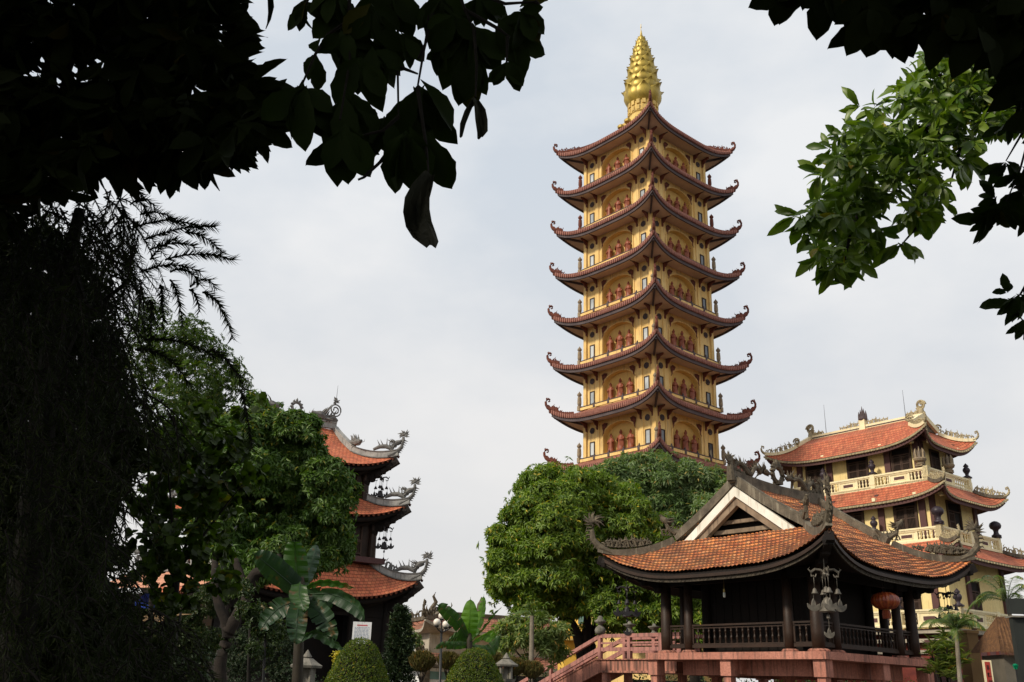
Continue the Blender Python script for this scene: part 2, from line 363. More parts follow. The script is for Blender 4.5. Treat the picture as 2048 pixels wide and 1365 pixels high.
# ---------------------------------------------------------------- ornaments
def arc2(cx, cy, r0, r1, a0, a1, n=10):
    return [(cx+lerp(r0, r1, i/(n-1))*math.cos(lerp(a0, a1, i/(n-1))), cy+lerp(r0, r1, i/(n-1))*math.sin(lerp(a0, a1, i/(n-1)))) for i in range(n)]
def put(mb, pts2, O, A, B, r, n=5, off=0):
    O, A, B = Vector(O), Vector(A), Vector(B); N = A.cross(B)
    mb.tube([O+A*p[0]+B*p[1]+N*off for p in pts2], r, n)
def scrollwork(mb, path, h, seed=0, r=.035, step=.3, spikes=True, out=None):
    "openwork of scrolls and flames standing on a path (list of points); h(t) gives the height"
    rg = random.Random(seed); pts = [Vector(p) for p in path]
    L = [0]
    for i in range(1, len(pts)): L.append(L[-1]+(pts[i]-pts[i-1]).length)
    s = 0; Z = Vector((0, 0, 1)); k = 0
    while s < L[-1]:
        i = max(j for j in range(len(L)) if L[j] <= s); i = min(i, len(pts)-2)
        t = (s-L[i])/max(1e-6, L[i+1]-L[i]); p = pts[i].lerp(pts[i+1], t); d = (pts[i+1]-pts[i]).normalized()
        B = (Z-d*Z.dot(d)).normalized(); hh = h(s/L[-1]) if callable(h) else h
        hh *= rg.uniform(.7, 1.15); sg = 1 if k % 2 else -1
        put(mb, arc2(0, hh*.45, hh*.45, hh*.12, -PI/2, -PI/2+sg*PI*1.7, 9), p, d, B, [r, r*1.1, r, r, r, r, r*.9, r*.8, r*.6])
        if spikes:
            put(mb, [(0, 0), (sg*.08*hh, hh*.5), (sg*.3*hh, hh*.85), (sg*.2*hh, hh*1.15)], p+d*step*.4, d, B, [r*1.2, r, r*.7, r*.15])
        s += step*rg.uniform(.8, 1.2); k += 1
def fin_curl(mb, P, out, s, r, crest=True, n=6):
    "upswept ridge end that rises outward and curls back in; P base, out = outward unit vector"
    A = Vector(out); B = Vector((0, 0, 1))
    pts = [(-.35, -.16), (0, -.02), (.25, .16), (.40, .42), (.42, .68), (.33, .90), (.17, .98), (.06, .90), (.05, .77), (.14, .70), (.22, .74)]
    pts = [(a*s, b*s) for a, b in pts]
    put(mb, pts, P, A, B, [r*1.3, r*1.35, r*1.2, r, r*.9, r*.85, r*.8, r*.75, r*.6, r*.5, r*.35], n)
    put(mb, [(.30*s, .9*s), (.36*s, 1.04*s), (.28*s, 1.14*s)], P, A, B, [r*.8, r*.5, r*.1], 5)
def tuft(mb, P, out, s, r, n=7, seed=1):
    "spiky leaf tuft like a phoenix head at the tip of a ridge"
    rg = random.Random(seed); A = Vector(out); B = Vector((0, 0, 1)); N = A.cross(B)
    for i in range(n):
        a = lerp(-.5, PI+.5, i/(n-1))+rg.uniform(-.12, .12); l = s*rg.uniform(.75, 1.15)
        o = N*rg.uniform(-.25, .25)*s
        P2 = [Vector(P), Vector(P)+(A*math.cos(a)+B*math.sin(a))*l*.55+o*.6, Vector(P)+(A*math.cos(a+.25)+B*math.sin(a+.25))*l+o]
        mb.tube(P2, [r*1.5, r*1.1, r*.12], 5)
    mb.lathe(Vector(P)-Vector((0, 0, r*1.5)), [(0, r), (r, r*2), (r*2.4, r*2), (r*3.4, r)], 8)
def flame_ring(mb, P, A, R, r, n=9):
    "flaming sun disc: ring with a halo of flame tongues"
    A = Vector(A); B = Vector((0, 0, 1)); C = Vector(P)+B*R*1.15
    put(mb, arc2(0, 0, R, R, -PI/2, PI*1.5, 20), C, A, B, r, 6)
    for i in range(n):
        a = lerp(-.45, PI+.45, i/(n-1)); l = R*(1.0 if i in (0, n-1) else 1.55+(.35 if i == n//2 else 0))
        p0 = (R*math.cos(a), R*math.sin(a)); p1 = ((R+l*.25)*math.cos(a+.07), (R+l*.3)*math.sin(a+.07)); p2 = (p0[0]*1.1+.1*l*math.cos(a), p0[1]+l*.55*max(.5, math.sin(a)))
        put(mb, [p0, p1, p2], C, A, B, [r*1.1, r*.9, r*.1], 5)
    mb.b2((P[0]-r*1.5, P[1]-r*1.5, P[2]-.05), (P[0]+r*1.5, P[1]+r*1.5, P[2]+R*.25))
def dragon(mb, path, r, seed=0, head=True, fin=.9):
    "sinuous scaly body with a row of back fins, legs and a maned horned head at the end of the path"
    rg = random.Random(seed); pts = [Vector(p) for p in path]; n = len(pts)
    rr = [r*(.35+.75*math.sin(PI*min(1, .12+.8*i/(n-1)))) for i in range(n)]
    mb.tube(pts, rr, 8)
    for i in range(1, n-1):
        d = (pts[i+1]-pts[i-1]).normalized(); a, b = frame_of(d)
        if b.z < 0: b = -b
        for q in (0, .5):
            p = pts[i].lerp(pts[i+1], q)
            mb.tube([p+b*rr[i]*.7, p+b*(rr[i]*1.6)-d*r*.2, p+b*(rr[i]*(1.8+fin))-d*r*.7], [r*.38, r*.25, r*.03], 4)
    if head:
        h = pts[-1]; d = (pts[-1]-pts[-2]).normalized(); d = Vector((d.x, d.y, d.z*.35)).normalized(); a, b = frame_of(d)
        mb.tube([h-d*r, h+d*r*.6+b*r*.3, h+d*r*2.0+b*r*.25, h+d*r*3.0+b*r*.55], [r*1.0, r*1.25, r*.8, r*.45], 8)
        mb.tube([h+d*r*.4-b*r*.5, h+d*r*2.3-b*r*.75], [r*.6, r*.25], 6)
        for sg in (-1, 1):
            mb.tube([h+a*sg*r*.5+b*r, h+a*sg*r*.8+b*r*2-d*r*.6, h+a*sg*r*.6+b*r*3-d*r*1.3], [r*.25, r*.18, r*.03], 5)
            mb.tube([h+d*r*2.6+a*sg*r*.3, h+d*r*3.4+a*sg*r*.9+b*r*.4, h+d*r*3.0+a*sg*r*1.2+b*r*1.3], [r*.12, r*.1, r*.02], 4)
        for i in range(14):
            v = (-d*rg.uniform(.6, 1.6)+b*rg.uniform(-.8, 1.6)+a*rg.uniform(-1, 1))
            mb.tube([h, h+v*r*1.2, h+v*r*2.2+b*r*.4], [r*.5, r*.3, r*.03], 4)
# ---------------------------------------------------------------- curved Asian roofs
class Roof:
    """eave mid half-widths (hu, hv), corner half-widths (tu, tv), eave heights z0 (mid) and zt (corner),
       inner rectangle (iu, iv) at height zi; centred on (cu, cv) in the building's frame"""
    def __init__(s, hu, hv, tu, tv, z0, zt, iu, iv, zi, cu=0, cv=0, p=3.2, conc=.25, q=1.8):
        s.__dict__.update(locals())
    def prof(s, t): return t-s.conc*t*(1-t)
    def pt(s, side, a, t, dz=0, grow=0):
        e = abs(a)**s.p; g = (1-t)**s.q
        z = s.z0+(s.zi-s.z0)*s.prof(t)+(s.zt-s.z0)*e*g+dz
        U = lerp(s.hu+(s.tu-s.hu)*e, s.iu, t)+grow; V = lerp(s.hv+(s.tv-s.hv)*e, s.iv, t)+grow
        Ut = lerp(s.tu, s.iu, t)+grow; Vt = lerp(s.tv, s.iv, t)+grow
        if side == 0: x, y = -U, -a*Vt      # -u side (left front)
        elif side == 1: x, y = a*Ut, -V     # -v side (right front)
        elif side == 2: x, y = U, a*Vt
        else: x, y = -a*Ut, V
        return (s.cu+x, s.cv+y, z)
    def tiles(s, mb, side, na=40, nt=10, dz=0, disp=None, grow=0):
        slope = math.hypot((s.hu-s.iu) if side in (0, 2) else (s.hv-s.iv), s.zi-s.z0); wid = s.tv if side in (0, 2) else s.tu
        iw = s.iv if side in (0, 2) else s.iu
        uvf = lambda a, t: (a*lerp(wid, iw, t), t*slope)
        def fn(a, t):
            p = s.pt(side, a, t, dz, grow)
            if disp:
                q = uvf(a, t); return (p[0], p[1], p[2]+disp(*q))
            return p
        mb.grid(fn, lin(-1, 1, na), lin(0, 1, nt), uvf)
    def under(s, mb, side, th, wu, wv, zw, na=30, inset=0):
        "fascia is separate: this is the soffit from the eave bottom to the wall line"
        def fn(a, t):
            p0 = s.pt(side, a, 0, -th, -inset)
            wx, wy = {0: (-wu, -a*wv), 1: (a*wu, -wv), 2: (wu, a*wv), 3: (-a*wu, wv)}[side]
            return (lerp(p0[0], s.cu+wx, t), lerp(p0[1], s.cv+wy, t), lerp(p0[2], zw, t**.8))
        mb.grid(fn, lin(-1, 1, na), lin(0, 1, 5))
    def eave(s, side, n=30, dz=0, grow=0, lim=1):
        return [Vector(s.pt(side, a, 0, dz, grow)) for a in lin(-lim, lim, n)]
    def hip(s, side, n=14, dz=0, t1=1):
        "corner line from the tip up; side k gives the corner between side k and k+1 (0: near corner)"
        return [Vector(s.pt(side, 1, t, dz)) for t in lin(0, t1, n)]
def corner_out(k): 
    return {0: Vector((-1, -1, 0)), 1: Vector((1, -1, 0)), 2: Vector((1, 1, 0)), 3: Vector((-1, 1, 0))}[k].normalized()
# ================================================================ yellow eight-tier tower
def build_tower():
    root = thing('pagoda_tower', (11.199, 72.189, 0), 'tall square yellow tower with stacked red upswept eaves and golden lotus spire', 'pagoda', rz=-.077+PI/4)
    tips = [45.925, 42.127, 38.201, 34.201, 30.26, 26.071, 22.124, 17.94, 13.75, 9.5]
    dz = EYE
    hw = 3.6
    fr_me = {}
    def recess_wall(mb, mb2, side, z0, z1, zs, za, zb, aw):
        # one face: panel with an arched niche; side 0 = -u face, 1 = -v face
        def W(v, z, d=0):
            return (-hw+d, v, z) if side == 0 else (v, -hw+d, z)
        n = 12
        arch = [(-aw*math.cos(PI*i/(2*n)) if False else aw*math.cos(PI-PI*i/(2*n)*1.0), zs+(za-zs)*math.sin(PI*i/(2*n))) for i in range(n+1)]
        left = [(-hw, z0), (-aw, z0), (-aw, zb)]+[(a, z) for a, z in arch]+[(0, z1), (-hw, z1)]
        right = [(-v, z) for v, z in left]
        for poly in (left, right): mb.add([W(*q) for q in poly], [tuple(range(len(poly)))])
        mb.add([W(-aw, z0), W(aw, z0), W(aw, zb), W(-aw, zb)], [(0, 1, 2, 3)])
        full = [(-aw, zb)]+arch+[(-q[0], q[1]) for q in arch[::-1][1:]]+[(aw, zb)]
        vs = [W(v, z) for v, z in full]+[W(v, z, .42) for v, z in full]; m = len(full)
        mb2.add(vs, [(i, i+1, m+i+1, m+i) for i in range(m-1)]+[(m-1, 0, m, 2*m-1)]+[tuple(range(m, 2*m))])
        # raised arch moulding
        prev = None
        ring = [(v*1.0, z) for v, z in full]
        pts = [Vector(W(v*1.04, z+.03, -.03)) for v, z in ring]
        mb.sweep(pts, .09, .10, up=(1, 0, 0) if side == 0 else (0, 1, 0))
    for i in range(9):
        zt, zn = tips[i], tips[i+1]; k = (zt-zn)/4.184
        w = 5.03+.028*i; tw = (7.817+.051*i)/math.sqrt(2)
        # ---- roof tier
        R = Roof(w, w, tw-.12, tw-.12, zt-1.85*k, zt-.95*k, 3.95 if i else 2.0, 3.95 if i else 2.0, zt-1.1*k if i else zt+.9, conc=.35, p=3.6)
        mb = MB()
        for s in range(4): R.tiles(mb, s, 44, 7)
        roof = mb.build('roof', 'tower_tiles', root, smooth=True, dz=dz)
        mb = MB()        # ends of the round tiles along the eave
        for s in range(4):
            e = R.eave(s, 54, dz=.0, grow=.03)
            for q in e: mb.lathe((q.x, q.y, q.z-.30*k), [(0, .06), (.1*k, .10), (.34*k, .105)], 5)
            mb.sweep(R.eave(s, 26, dz=-.14*k, grow=-.02), .08, .30*k)
        mb.build('eave_tile_ends', 'tile_ends', roof, dz=dz)
        mb = MB()
        for s in range(4):
            mb.sweep(R.eave(s, 26, dz=-.42*k, grow=-.12), .12, .30*k)
        mb.build('fascia', 'purple_trim', roof, dz=dz)
        mb = MB()
        for s in range(4): R.under(mb, s, .42*k, hw-.05, hw-.05, zt-2.12*k, inset=.08)
        # rafters seen under the eaves at the corners
        mb.build('soffit', 'soffit_paint', roof, smooth=True, dz=dz)
        mb = MB()
        for c in range(4):
            o = corner_out(c)
            mb = MB(); mb.bar(Vector((0, 0, 0))+o*(hw*1.40)+Vector((0, 0, zt-2.2*k)), o*(tw*1.33)+Vector((0, 0, zt-1.62*k)), .14, .16)
            for sx, sy in ((1, 0), (0, 1)):
                for q in (-2.27, 2.27):
                    a = Vector((q, hw, 0)) if sx else Vector((hw, q, 0))
                    for sg in (-1, 1):
                        p0 = Vector((a.x, a.y*sg, zt-2.2*k)) if sx else Vector((a.x*sg, a.y, zt-2.2*k))
                        p1 = Vector((a.x, sg*(w-.25), zt-2.12*k)) if sx else Vector((sg*(w-.25), a.y, zt-2.12*k))
                        if c == 0: b_ = MB(); b_.bar(p0, p1, .10, .09); b_.build('eave_beam', 'purple_trim', roof, dz=dz)
            mb.build('corner_beam', 'purple_trim', roof, dz=dz)
        for c in range(4):
            mb = MB(); h = R.hip(c, 12, dz=.05, t1=.8 if i else .95)
            mb.sweep(h, .17, [.14, .14, .14, .14, .16, .16, .16, .16, .17, .17, .17, .17])
            o = corner_out(c); P = Vector(R.pt(c, 1, 0)); 
            fin_curl(mb, P+o*.02+Vector((0, 0, .05)), o, .88*k, .115)
            mb.prism([(-.75, -.1), (.1, .1), (.22, .42), (.05, .38), (-.1, .2), (-.22, .34), (-.36, .16), (-.5, .26), (-.62, .05)], P+o*.05-o.cross(Vector((0,0,1)))*.04, o*k, (0, 0, k), o.cross(Vector((0, 0, 1))), .08)
            scrollwork(mb, h[1:6], lambda t: .50*k*(1-.55*t), seed=c+i*4, r=.045, step=.2)
            if i > 2: scrollwork(mb, h[6:], .2*k, seed=c+i*4+90, r=.022, step=.2, spikes=False)
            mb.build('corner_ornament', 'red_carving', roof, dz=dz)
        # ---- storey wall under this roof
        if i >= 7:
            z0, z1 = zn-1.1*k, zt-2.1*k
            mb = MB(); mb.b2((-hw, -hw, z0), (hw, hw, z1)); mb.build('wall', 'yellow_wall', root, dz=dz); continue
        z0, z1 = zn-1.12*k, zt-2.05*k
        zb = zn-.84*k; zs = zn+.58*k; za = zn+1.62*k
        mb = MB(); nich = [MB(), MB()]
        for s in (0, 1): recess_wall(mb, nich[s], s, z0, z1, zs, za, zb, 1.68)
        mb.add([(hw, -hw, z0), (hw, hw, z0), (hw, hw, z1), (hw, -hw, z1)], [(0, 1, 2, 3)])
        mb.add([(hw, hw, z0), (-hw, hw, z0), (-hw, hw, z1), (hw, hw, z1)][:2]+[(-hw, hw, z1), (hw, hw, z1)], [(0, 1, 2, 3)])
        for c in (-hw, hw):           # corner and intermediate pilasters
            for d in (-hw, hw): mb.b2((c-.16, d-.16, z0), (c+.16, d+.16, z1))
        for q in (-2.27, 2.27):
            for f in (0, 1):
                p = (-hw, q) if f == 0 else (q, -hw)
                dx, dy = (.07, .2) if f == 0 else (.2, .07)
                mb.b2((p[0]-dx, p[1]-dy, z0), (p[0]+dx, p[1]+dy, z1))
        wall = mb.build('wall', 'yellow_wall', root, dz=dz)
        for q in nich: q.build('niche', 'niche_wall', wall, dz=dz)
        for f in (0, 1):
            for q in (-2.87, 2.87):
                zc0, zc1 = zn-.66*k, zn+.48*k
                def Bx(m, v0, v1, za_, zb_, d0, d1):
                    if f == 0: m.b2((-hw-d1, v0, za_), (-hw-d0, v1, zb_))
                    else: m.b2((v0, -hw-d1, za_), (v1, -hw-d0, zb_))
                m = MB(); a = .26; t = .07
                Bx(m, q-a, q+a, zc1-t, zc1, 0, .07); Bx(m, q-a, q+a, zc0, zc0+t, 0, .07)
                Bx(m, q-a, q-a+t, zc0+t, zc1-t, 0, .07); Bx(m, q+a-t, q+a, zc0+t, zc1-t, 0, .07)
                fr = m.build('window', 'shutter_wood', wall, dz=dz)
                m = MB(); Bx(m, q-a+t, q+a-t, zc0+t, zc1-t, 0, .03)
                m.build('pane', 'window_curtain' if f == 0 else 'glass', fr, dz=dz)
                m = MB(); zc = zn+1.38*k; A = Vector((0, 1, 0)) if f == 0 else Vector((1, 0, 0)); O = Vector((-hw-.05, q, zc)) if f == 0 else Vector((q, -hw-.05, zc))
                put(m, arc2(0, 0, .21, .21, 0, 2*PI, 14), O, A, Vector((0, 0, 1)), .045, 5)
                put(m, arc2(0, 0, .06, .06, 0, 2*PI, 8), O, A, Vector((0, 0, 1)), .04, 5)
                m.prism([(.2*math.cos(x), .2*math.sin(x)) for x in lin(0, 2*PI*11/12, 12)], O, A, Vector((0, 0, 1)), Vector((.03, 0, 0)) if f == 0 else Vector((0, .03, 0)), 1)
                m.build('roundel', 'purple_trim', wall, dz=dz)
            # carved red spandrels beside the arch and scroll brackets under the eaves
            for sg in (-1, 1):
                m = MB(); A = Vector((0, 1, 0)) if f == 0 else Vector((1, 0, 0)); off = Vector((-.06, 0, 0)) if f == 0 else Vector((0, -.06, 0))
                O = (Vector((-hw, sg*1.62, zn+1.38*k)) if f == 0 else Vector((sg*1.62, -hw, zn+1.38*k)))+off
                out = [(-.46, .3), (-.1, .38), (.12, .2), (.1, -.05), (.02, -.3), (.1, -.62), (-.04, -.42), (-.1, -.12), (-.3, .0)]
                m.prism([(-sg*x*-1*1.0, z*k) for x, z in out], O, A, Vector((0, 0, 1)), off, .8)
                for (x, z, r_) in ((-.25, .18, .12), (.0, .2, .1), (-.05, -.1, .08)):
                    put(m, arc2(sg*x, z*k, r_, r_*.4, 0, 5, 8), O+off, A, Vector((0, 0, 1)), .03, 4)
                m.build('spandrel_carving', 'red_carving', wall, dz=dz)
                m = MB()
                for q in (sg*2.27, sg*3.45):
                    O = (Vector((-hw-.05, q, z1)) if f == 0 else Vector((q, -hw-.05, z1)))
                    N = Vector((-1, 0, 0)) if f == 0 else Vector((0, -1, 0)); S = Vector((0, 1, 0)) if f == 0 else Vector((1, 0, 0))
                    m.prism([(0, 0), (.75, 0), (.72, -.12), (.45, -.2), (.3, -.42), (.15, -.48), (.12, -.75), (0, -.8)], O-S*.06, N, Vector((0, 0, 1)), S*.12, 1)
                m.build('bracket', 'red_carving', wall, dz=dz)
        # ---- low parapet at the foot of this storey
        m = MB(); pw = 3.98; zr0, zr1 = zn-1.1*k, zn-.80*k
        for s in range(4):
            o = [(-pw, -pw), (pw, -pw), (pw, pw), (-pw, pw)]; a = o[s-1]; b = o[s]
            m.bar((a[0], a[1], (zr0+zr1)/2-.03), (b[0], b[1], (zr0+zr1)/2-.03), .12, zr1-zr0-.06)
        par = m.build('parapet', 'yellow_wall', root, dz=dz)
        m = MB()
        for s in range(4):
            a = o[s-1]; b = o[s]; m.bar((a[0], a[1], zr1-.02), (b[0], b[1], zr1-.02), .18, .06)
        m.build('coping', 'purple_trim', par, dz=dz)
        if i == 0 or True:
            pst = MB(); pst.box((0, 0, (zr1-zr0)/2+.03), (.2, .2, zr1-zr0+.04)); pst.box((0, 0, zr1-zr0+.08), (.12, .12, .06))
            pst.lathe((0, 0, zr1-zr0+.11), [(0, .04), (.05, .07), (.1, .05), (.15, .01)], 6)
            po = None
            for f in ((0, 1) if i >= 3 else ()):
                for q in (-2.3, -.75, .75, 2.3):
                    loc = (-pw, q, zr0+dz) if f == 0 else (q, -pw, zr0+dz)
                    if po is None: po = pst.build('parapet_post', 'purple_trim', par); po.location = loc
                    else: inst(po, par, loc)
            fin = MB(); fin.box((0, 0, .2), (.26, .26, .4))
            fin.lathe((0, 0, .4), [(0, .1), (.1, .15), (.25, .17), (.5, .16), (.72, .15), (.8, .1), (.86, .16), (.95, .19), (1.05, .15), (1.15, .06), (1.25, .01)], 8)
            fo = None
            for c in ((-pw, -pw), (pw, -pw), (-pw, pw)):
                if c == (-pw, -pw) and i == 0: pass
                loc = (c[0], c[1], zr0+dz)
                if fo is None: fo = fin.build('corner_finial', 'stone_finial' if i > 1 else 'red_carving', par); fo.location = loc
                else: inst(fo, par, loc)
                fo.scale = (k*.85, k*.85, k*.95)
    m = MB(); m.b2((-3.6, -3.6, -EYE), (3.6, 3.6, 8.3)); m.build('base_wall', 'yellow_wall', root, dz=dz)
    # ---- golden lotus spire
    m = MB(); zt = tips[0]
    m.b2((-1.5, -1.5, zt+.3), (1.5, 1.5, zt+1.9)); m.lathe((0, 0, 0), [(zt+1.0, 2.0), (zt+1.6, 1.75), (zt+1.7, 1.45), (zt+2.6, 1.25), (zt+2.7, 1.35), (zt+4.1, 1.2), (zt+4.2, 1.3), (zt+4.5, 1.3)], 24)
    for j in range(2):
        for a in range(16):
            t = 2*PI*a/16; m.box((1.33*math.cos(t), 1.33*math.sin(t), zt+3.0+.62*j), (.12, .3, .42), rz=t)
    sp = m.build('spire_base', 'gold_base', root, dz=dz)
    m = MB()   # small lotus petals at the foot of the spire
    for a in range(12):
        t = 2*PI*a/12; m.lathe((2.1*math.cos(t), 2.1*math.sin(t), zt+1.1), [(0, .1), (.15, .3), (.35, .32), (.5, .15), (.6, .02)], 8)
    m.build('small_petals', 'gold', sp, dz=dz)
    m = MB(); m.lathe((0, 0, 0), [(49.9, .9), (50.8, 1.0), (52.5, .8), (55, .45), (57.0, .18), (57.2, .15), (57.5, .1), (57.9, .05)], 20)
    core = m.build('spire_core', 'gold', root, smooth=True, dz=dz)
    zz = 49.7; nt = 11
    for j in range(nt):
        t = j/(nt-1); h = lerp(1.35, .66, t) if j else 1.6; stp = lerp(.90, .44, t); Ro = 2.02*max(.03, 1-(max(0, zz+h*.8-49.9)/8.0)**1.35)**.72; r = Ro*.8
        n = 8; m = MB()
        for a in range(n):
            th = 2*PI*(a+.5*(j % 2))/n; wd = 2*PI*Ro/n*.46
            A = Vector((-math.sin(th), math.cos(th), 0)); O = Vector((math.cos(th), math.sin(th), 0))
            def fn(u, v):
                # v 0..1 up the petal, u -1..1 across; ribbed, bulging, tip flicked outwards
                wv = wd*(.72+.42*math.sin(PI*min(1, v*1.1)*.62))*math.sqrt(max(0, 1-(max(0, v-.68)/.33)**2.6))
                rib = .035*abs(math.sin(u*7.))*(1-abs(u))
                rad = Ro*(.62+.26*math.sin(PI*min(1, v*1.12)*.80)*(1-.6*u*u)+.24*(max(0, v-.68)/.32)**1.5*(1-.3*u*u))+rib*(1 if v < .85 else 0)
                p = O*rad+A*(u*wv)+Vector((0, 0, zz+v*h*(1-.10*u*u)))
                return p
            m.grid(fn, lin(-1, 1, 11), lin(0, 1, 9))
        m.build('petal_ring', 'gold', core, smooth=True, dz=dz)
        zz += stp
    m = MB(); m.lathe((0, 0, 0), [(zz, .34), (zz+.3, .26), (zz+.55, .12), (zz+1.1, .04)], 10); m.tube([(0, 0, zz+1), (-.05, 0, 58.35), (0, 0, 58.9)], .028, 5)
    m.lathe((0, 0, 58.45), [(0, .01), (.08, .07), (.2, .01)], 6)
    m.build('spire_tip', 'gold', core, dz=dz)
    return root, tips

def statue_mesh(name, var):
    "one robed standing figure, 1.62 m with its lotus foot; faces -u (towards -x)"
    sec = [(0, .30, .26), (.05, .33, .29), (.10, .26, .22), (.13, .30, .24), (.3, .27, .2), (.6, .235, .18), (.85, .225, .175), (1.0, .235, .175), (1.12, .26, .165), (1.2, .25, .14), (1.27, .15, .11), (1.31, .075, .075), (1.35, .08, .085), (1.40, .10, .11), (1.47, .112, .12), (1.54, .10, .105), (1.58, .07, .07), (1.64, .055, .055), (1.68, .02, .02)]
    if var == 1: sec = [(z*1.04, a*1.06, b*1.05) for z, a, b in sec]
    n = 20; mb = MB(); vs = []; fs = []
    for z, a, b in sec:
        for j in range(n):
            t = 2*PI*j/n
            fold = 1+(.07*math.cos(t*9+z*2) if .12 < z < 1.1 else 0)
            sway = .03*math.sin(z*2.2+var)
            vs.append((-b*math.cos(t)*fold, a*math.sin(t)*fold+sway, z))
    m = len(sec)
    for i in range(m-1):
        for j in range(n): fs.append((i*n+j, i*n+(j+1) % n, (i+1)*n+(j+1) % n, (i+1)*n+j))
    fs += [tuple(range(n))[::-1], tuple(range((m-1)*n, m*n))]; mb.add(vs, fs)
    hx, hz = -.22, .98
    if var == 0: hands = ((-.23, -.03, 1.0), (-.23, .03, 1.0))
    elif var == 1: hands = ((-.24, -.04, .92), (-.26, .10, 1.08))
    else: hands = ((-.20, -.26, .98), (-.22, .04, .95))
    for sg, hd in zip((-1, 1), hands):
        sh = (0, sg*.22, 1.16); el = (-.05, sg*.29, .92)
        mb.tube([sh, (-.01, sg*.28, 1.04), el, ((el[0]+hd[0])/2, (el[1]+hd[1])/2, (el[2]+hd[2])/2), hd], [.07, .075, .08, .06, .04], 8)
        mb.add([(el[0], el[1], el[2]), (hd[0], hd[1], hd[2]), (hd[0]+.03, hd[1]+sg*.03, hd[2]-.42), (el[0]+.02, el[1], el[2]-.5), (el[0]+.06, el[1], el[2]-.1)], [(0, 1, 2, 3), (0, 3, 4), (1, 2, 4)])
    if var == 2: mb.tube([(-.22, -.27, .5), (-.22, -.27, 1.3)], .014, 5); mb.lathe((-.22, -.27, 1.28), [(0, .02), (.06, .06), (.14, .01)], 6)
    # face, hood edge
    mb.tube([(-.105, 0, 1.49), (-.135, 0, 1.45), (-.11, 0, 1.43)], [.012, .02, .012], 5)
    return mb.build(name, 'red_statue', None, smooth=True)

def build_statues(root, tips):
    a = root.rotation_euler.z; U = Vector((math.cos(a), math.sin(a), 0)); V = Vector((-math.sin(a), math.cos(a), 0)); C = Vector((root.location.x, root.location.y, 0))
    protos = [statue_mesh('robed_statue', i) for i in range(3)]; used = set()
    ordn = ['topmost', 'second', 'third', 'fourth', 'fifth', 'sixth', 'seventh']
    for i in range(7):
        zn = tips[i+1]; k = (tips[i]-zn)/4.184
        for f in (0, 1):
            for j, pos in enumerate((1.02, 0, -1.02)):
                var = (1 if j == 1 else (2 if (j == 0) == (f == 0) else 0))
                p = protos[var]
                if var in used: o = p.copy(); COL.objects.link(o)
                else: o = p; used.add(var)
                d = -3.6+.12
                q = pos if f == 0 else -pos
                loc = C+(U*d+V*q if f == 0 else V*d+U*q)
                o.location = (loc.x, loc.y, zn-.80*k+EYE); o.rotation_euler = (0, 0, a if f == 0 else a+PI/2)
                s = k*(1.04 if j == 1 else .99); o.scale = (s, s, s)
                who = ('left', 'central', 'right')[j]; face = ('left', 'right')[f]
                st = 'topmost storey' if i == 0 else ordn[i]+' storey from the top'
                setp(o, f'{who} red statue in {face} face niche, {st} of yellow tower', 'statue', 'red statues in the tower niches')
        # ledge on which they stand is the niche floor
TOWER, TIPS = build_tower()
build_statues(TOWER, TIPS)
# ================================================================ shared building bits
def hip_gable(root, R, gu, zr, mats, dz=EYE, ridge_h=.4, name='roof', nt=8, na=50, disp=None, swap=False, sag=0, upn=6, dispn=None):
    """tiles of a hip-and-gable roof whose ridge runs along u; R supplies the hipped skirt"""
    mb = MB()
    for s in range(4): R.tiles(mb, s, na, nt, disp=disp)
    b = R.iv; sl = math.hypot(b, zr-R.zi); s0 = math.hypot(R.hv-R.iv, R.zi-R.z0)
    for sg in (-1, 1):
        def fn(a, t, sg=sg):
            z = lerp(R.zi, zr, t)-.12*math.sin(PI*t)+sag*abs(a)**2*t
            p = (R.cu+a*gu, R.cv+sg*b*(1-t), z)
            return (p[0], p[1], p[2]+disp(a*gu, s0+t*sl)) if disp else p
        mb.grid(fn, lin(-1, 1, na if disp else 12), lin(0, 1, upn), lambda a, t: (a*gu, s0+t*sl))
    return mb.build(name, mats, root, smooth=True, dz=dz)
def box_frame(mb, f, pos, v0, v1, z0, z1, d0, d1):
    "axis-aligned block on a wall: f=0 wall at u=pos facing -u, f=1 wall at v=pos facing -v"
    if f == 0: mb.b2((pos-d1, v0, z0), (pos-d0, v1, z1))
    else: mb.b2((v0, pos-d1, z0), (v1, pos-d0, z1))
def baluster_mesh(name, mat, h, r, parent, dz=0):
    m = MB(); m.lathe((0, 0, 0), [(0, r*.8), (h*.08, r*.85), (h*.1, r*.5), (h*.2, r*.65), (h*.38, r*1.05), (h*.5, r*.6), (h*.56, r*.45), (h*.6, r*.75), (h*.64, r*.45), (h*.8, r*.95), (h*.9, r*.55), (h*.92, r*.85), (h, r*.85)], 8)
    return m.build(name, mat, parent)
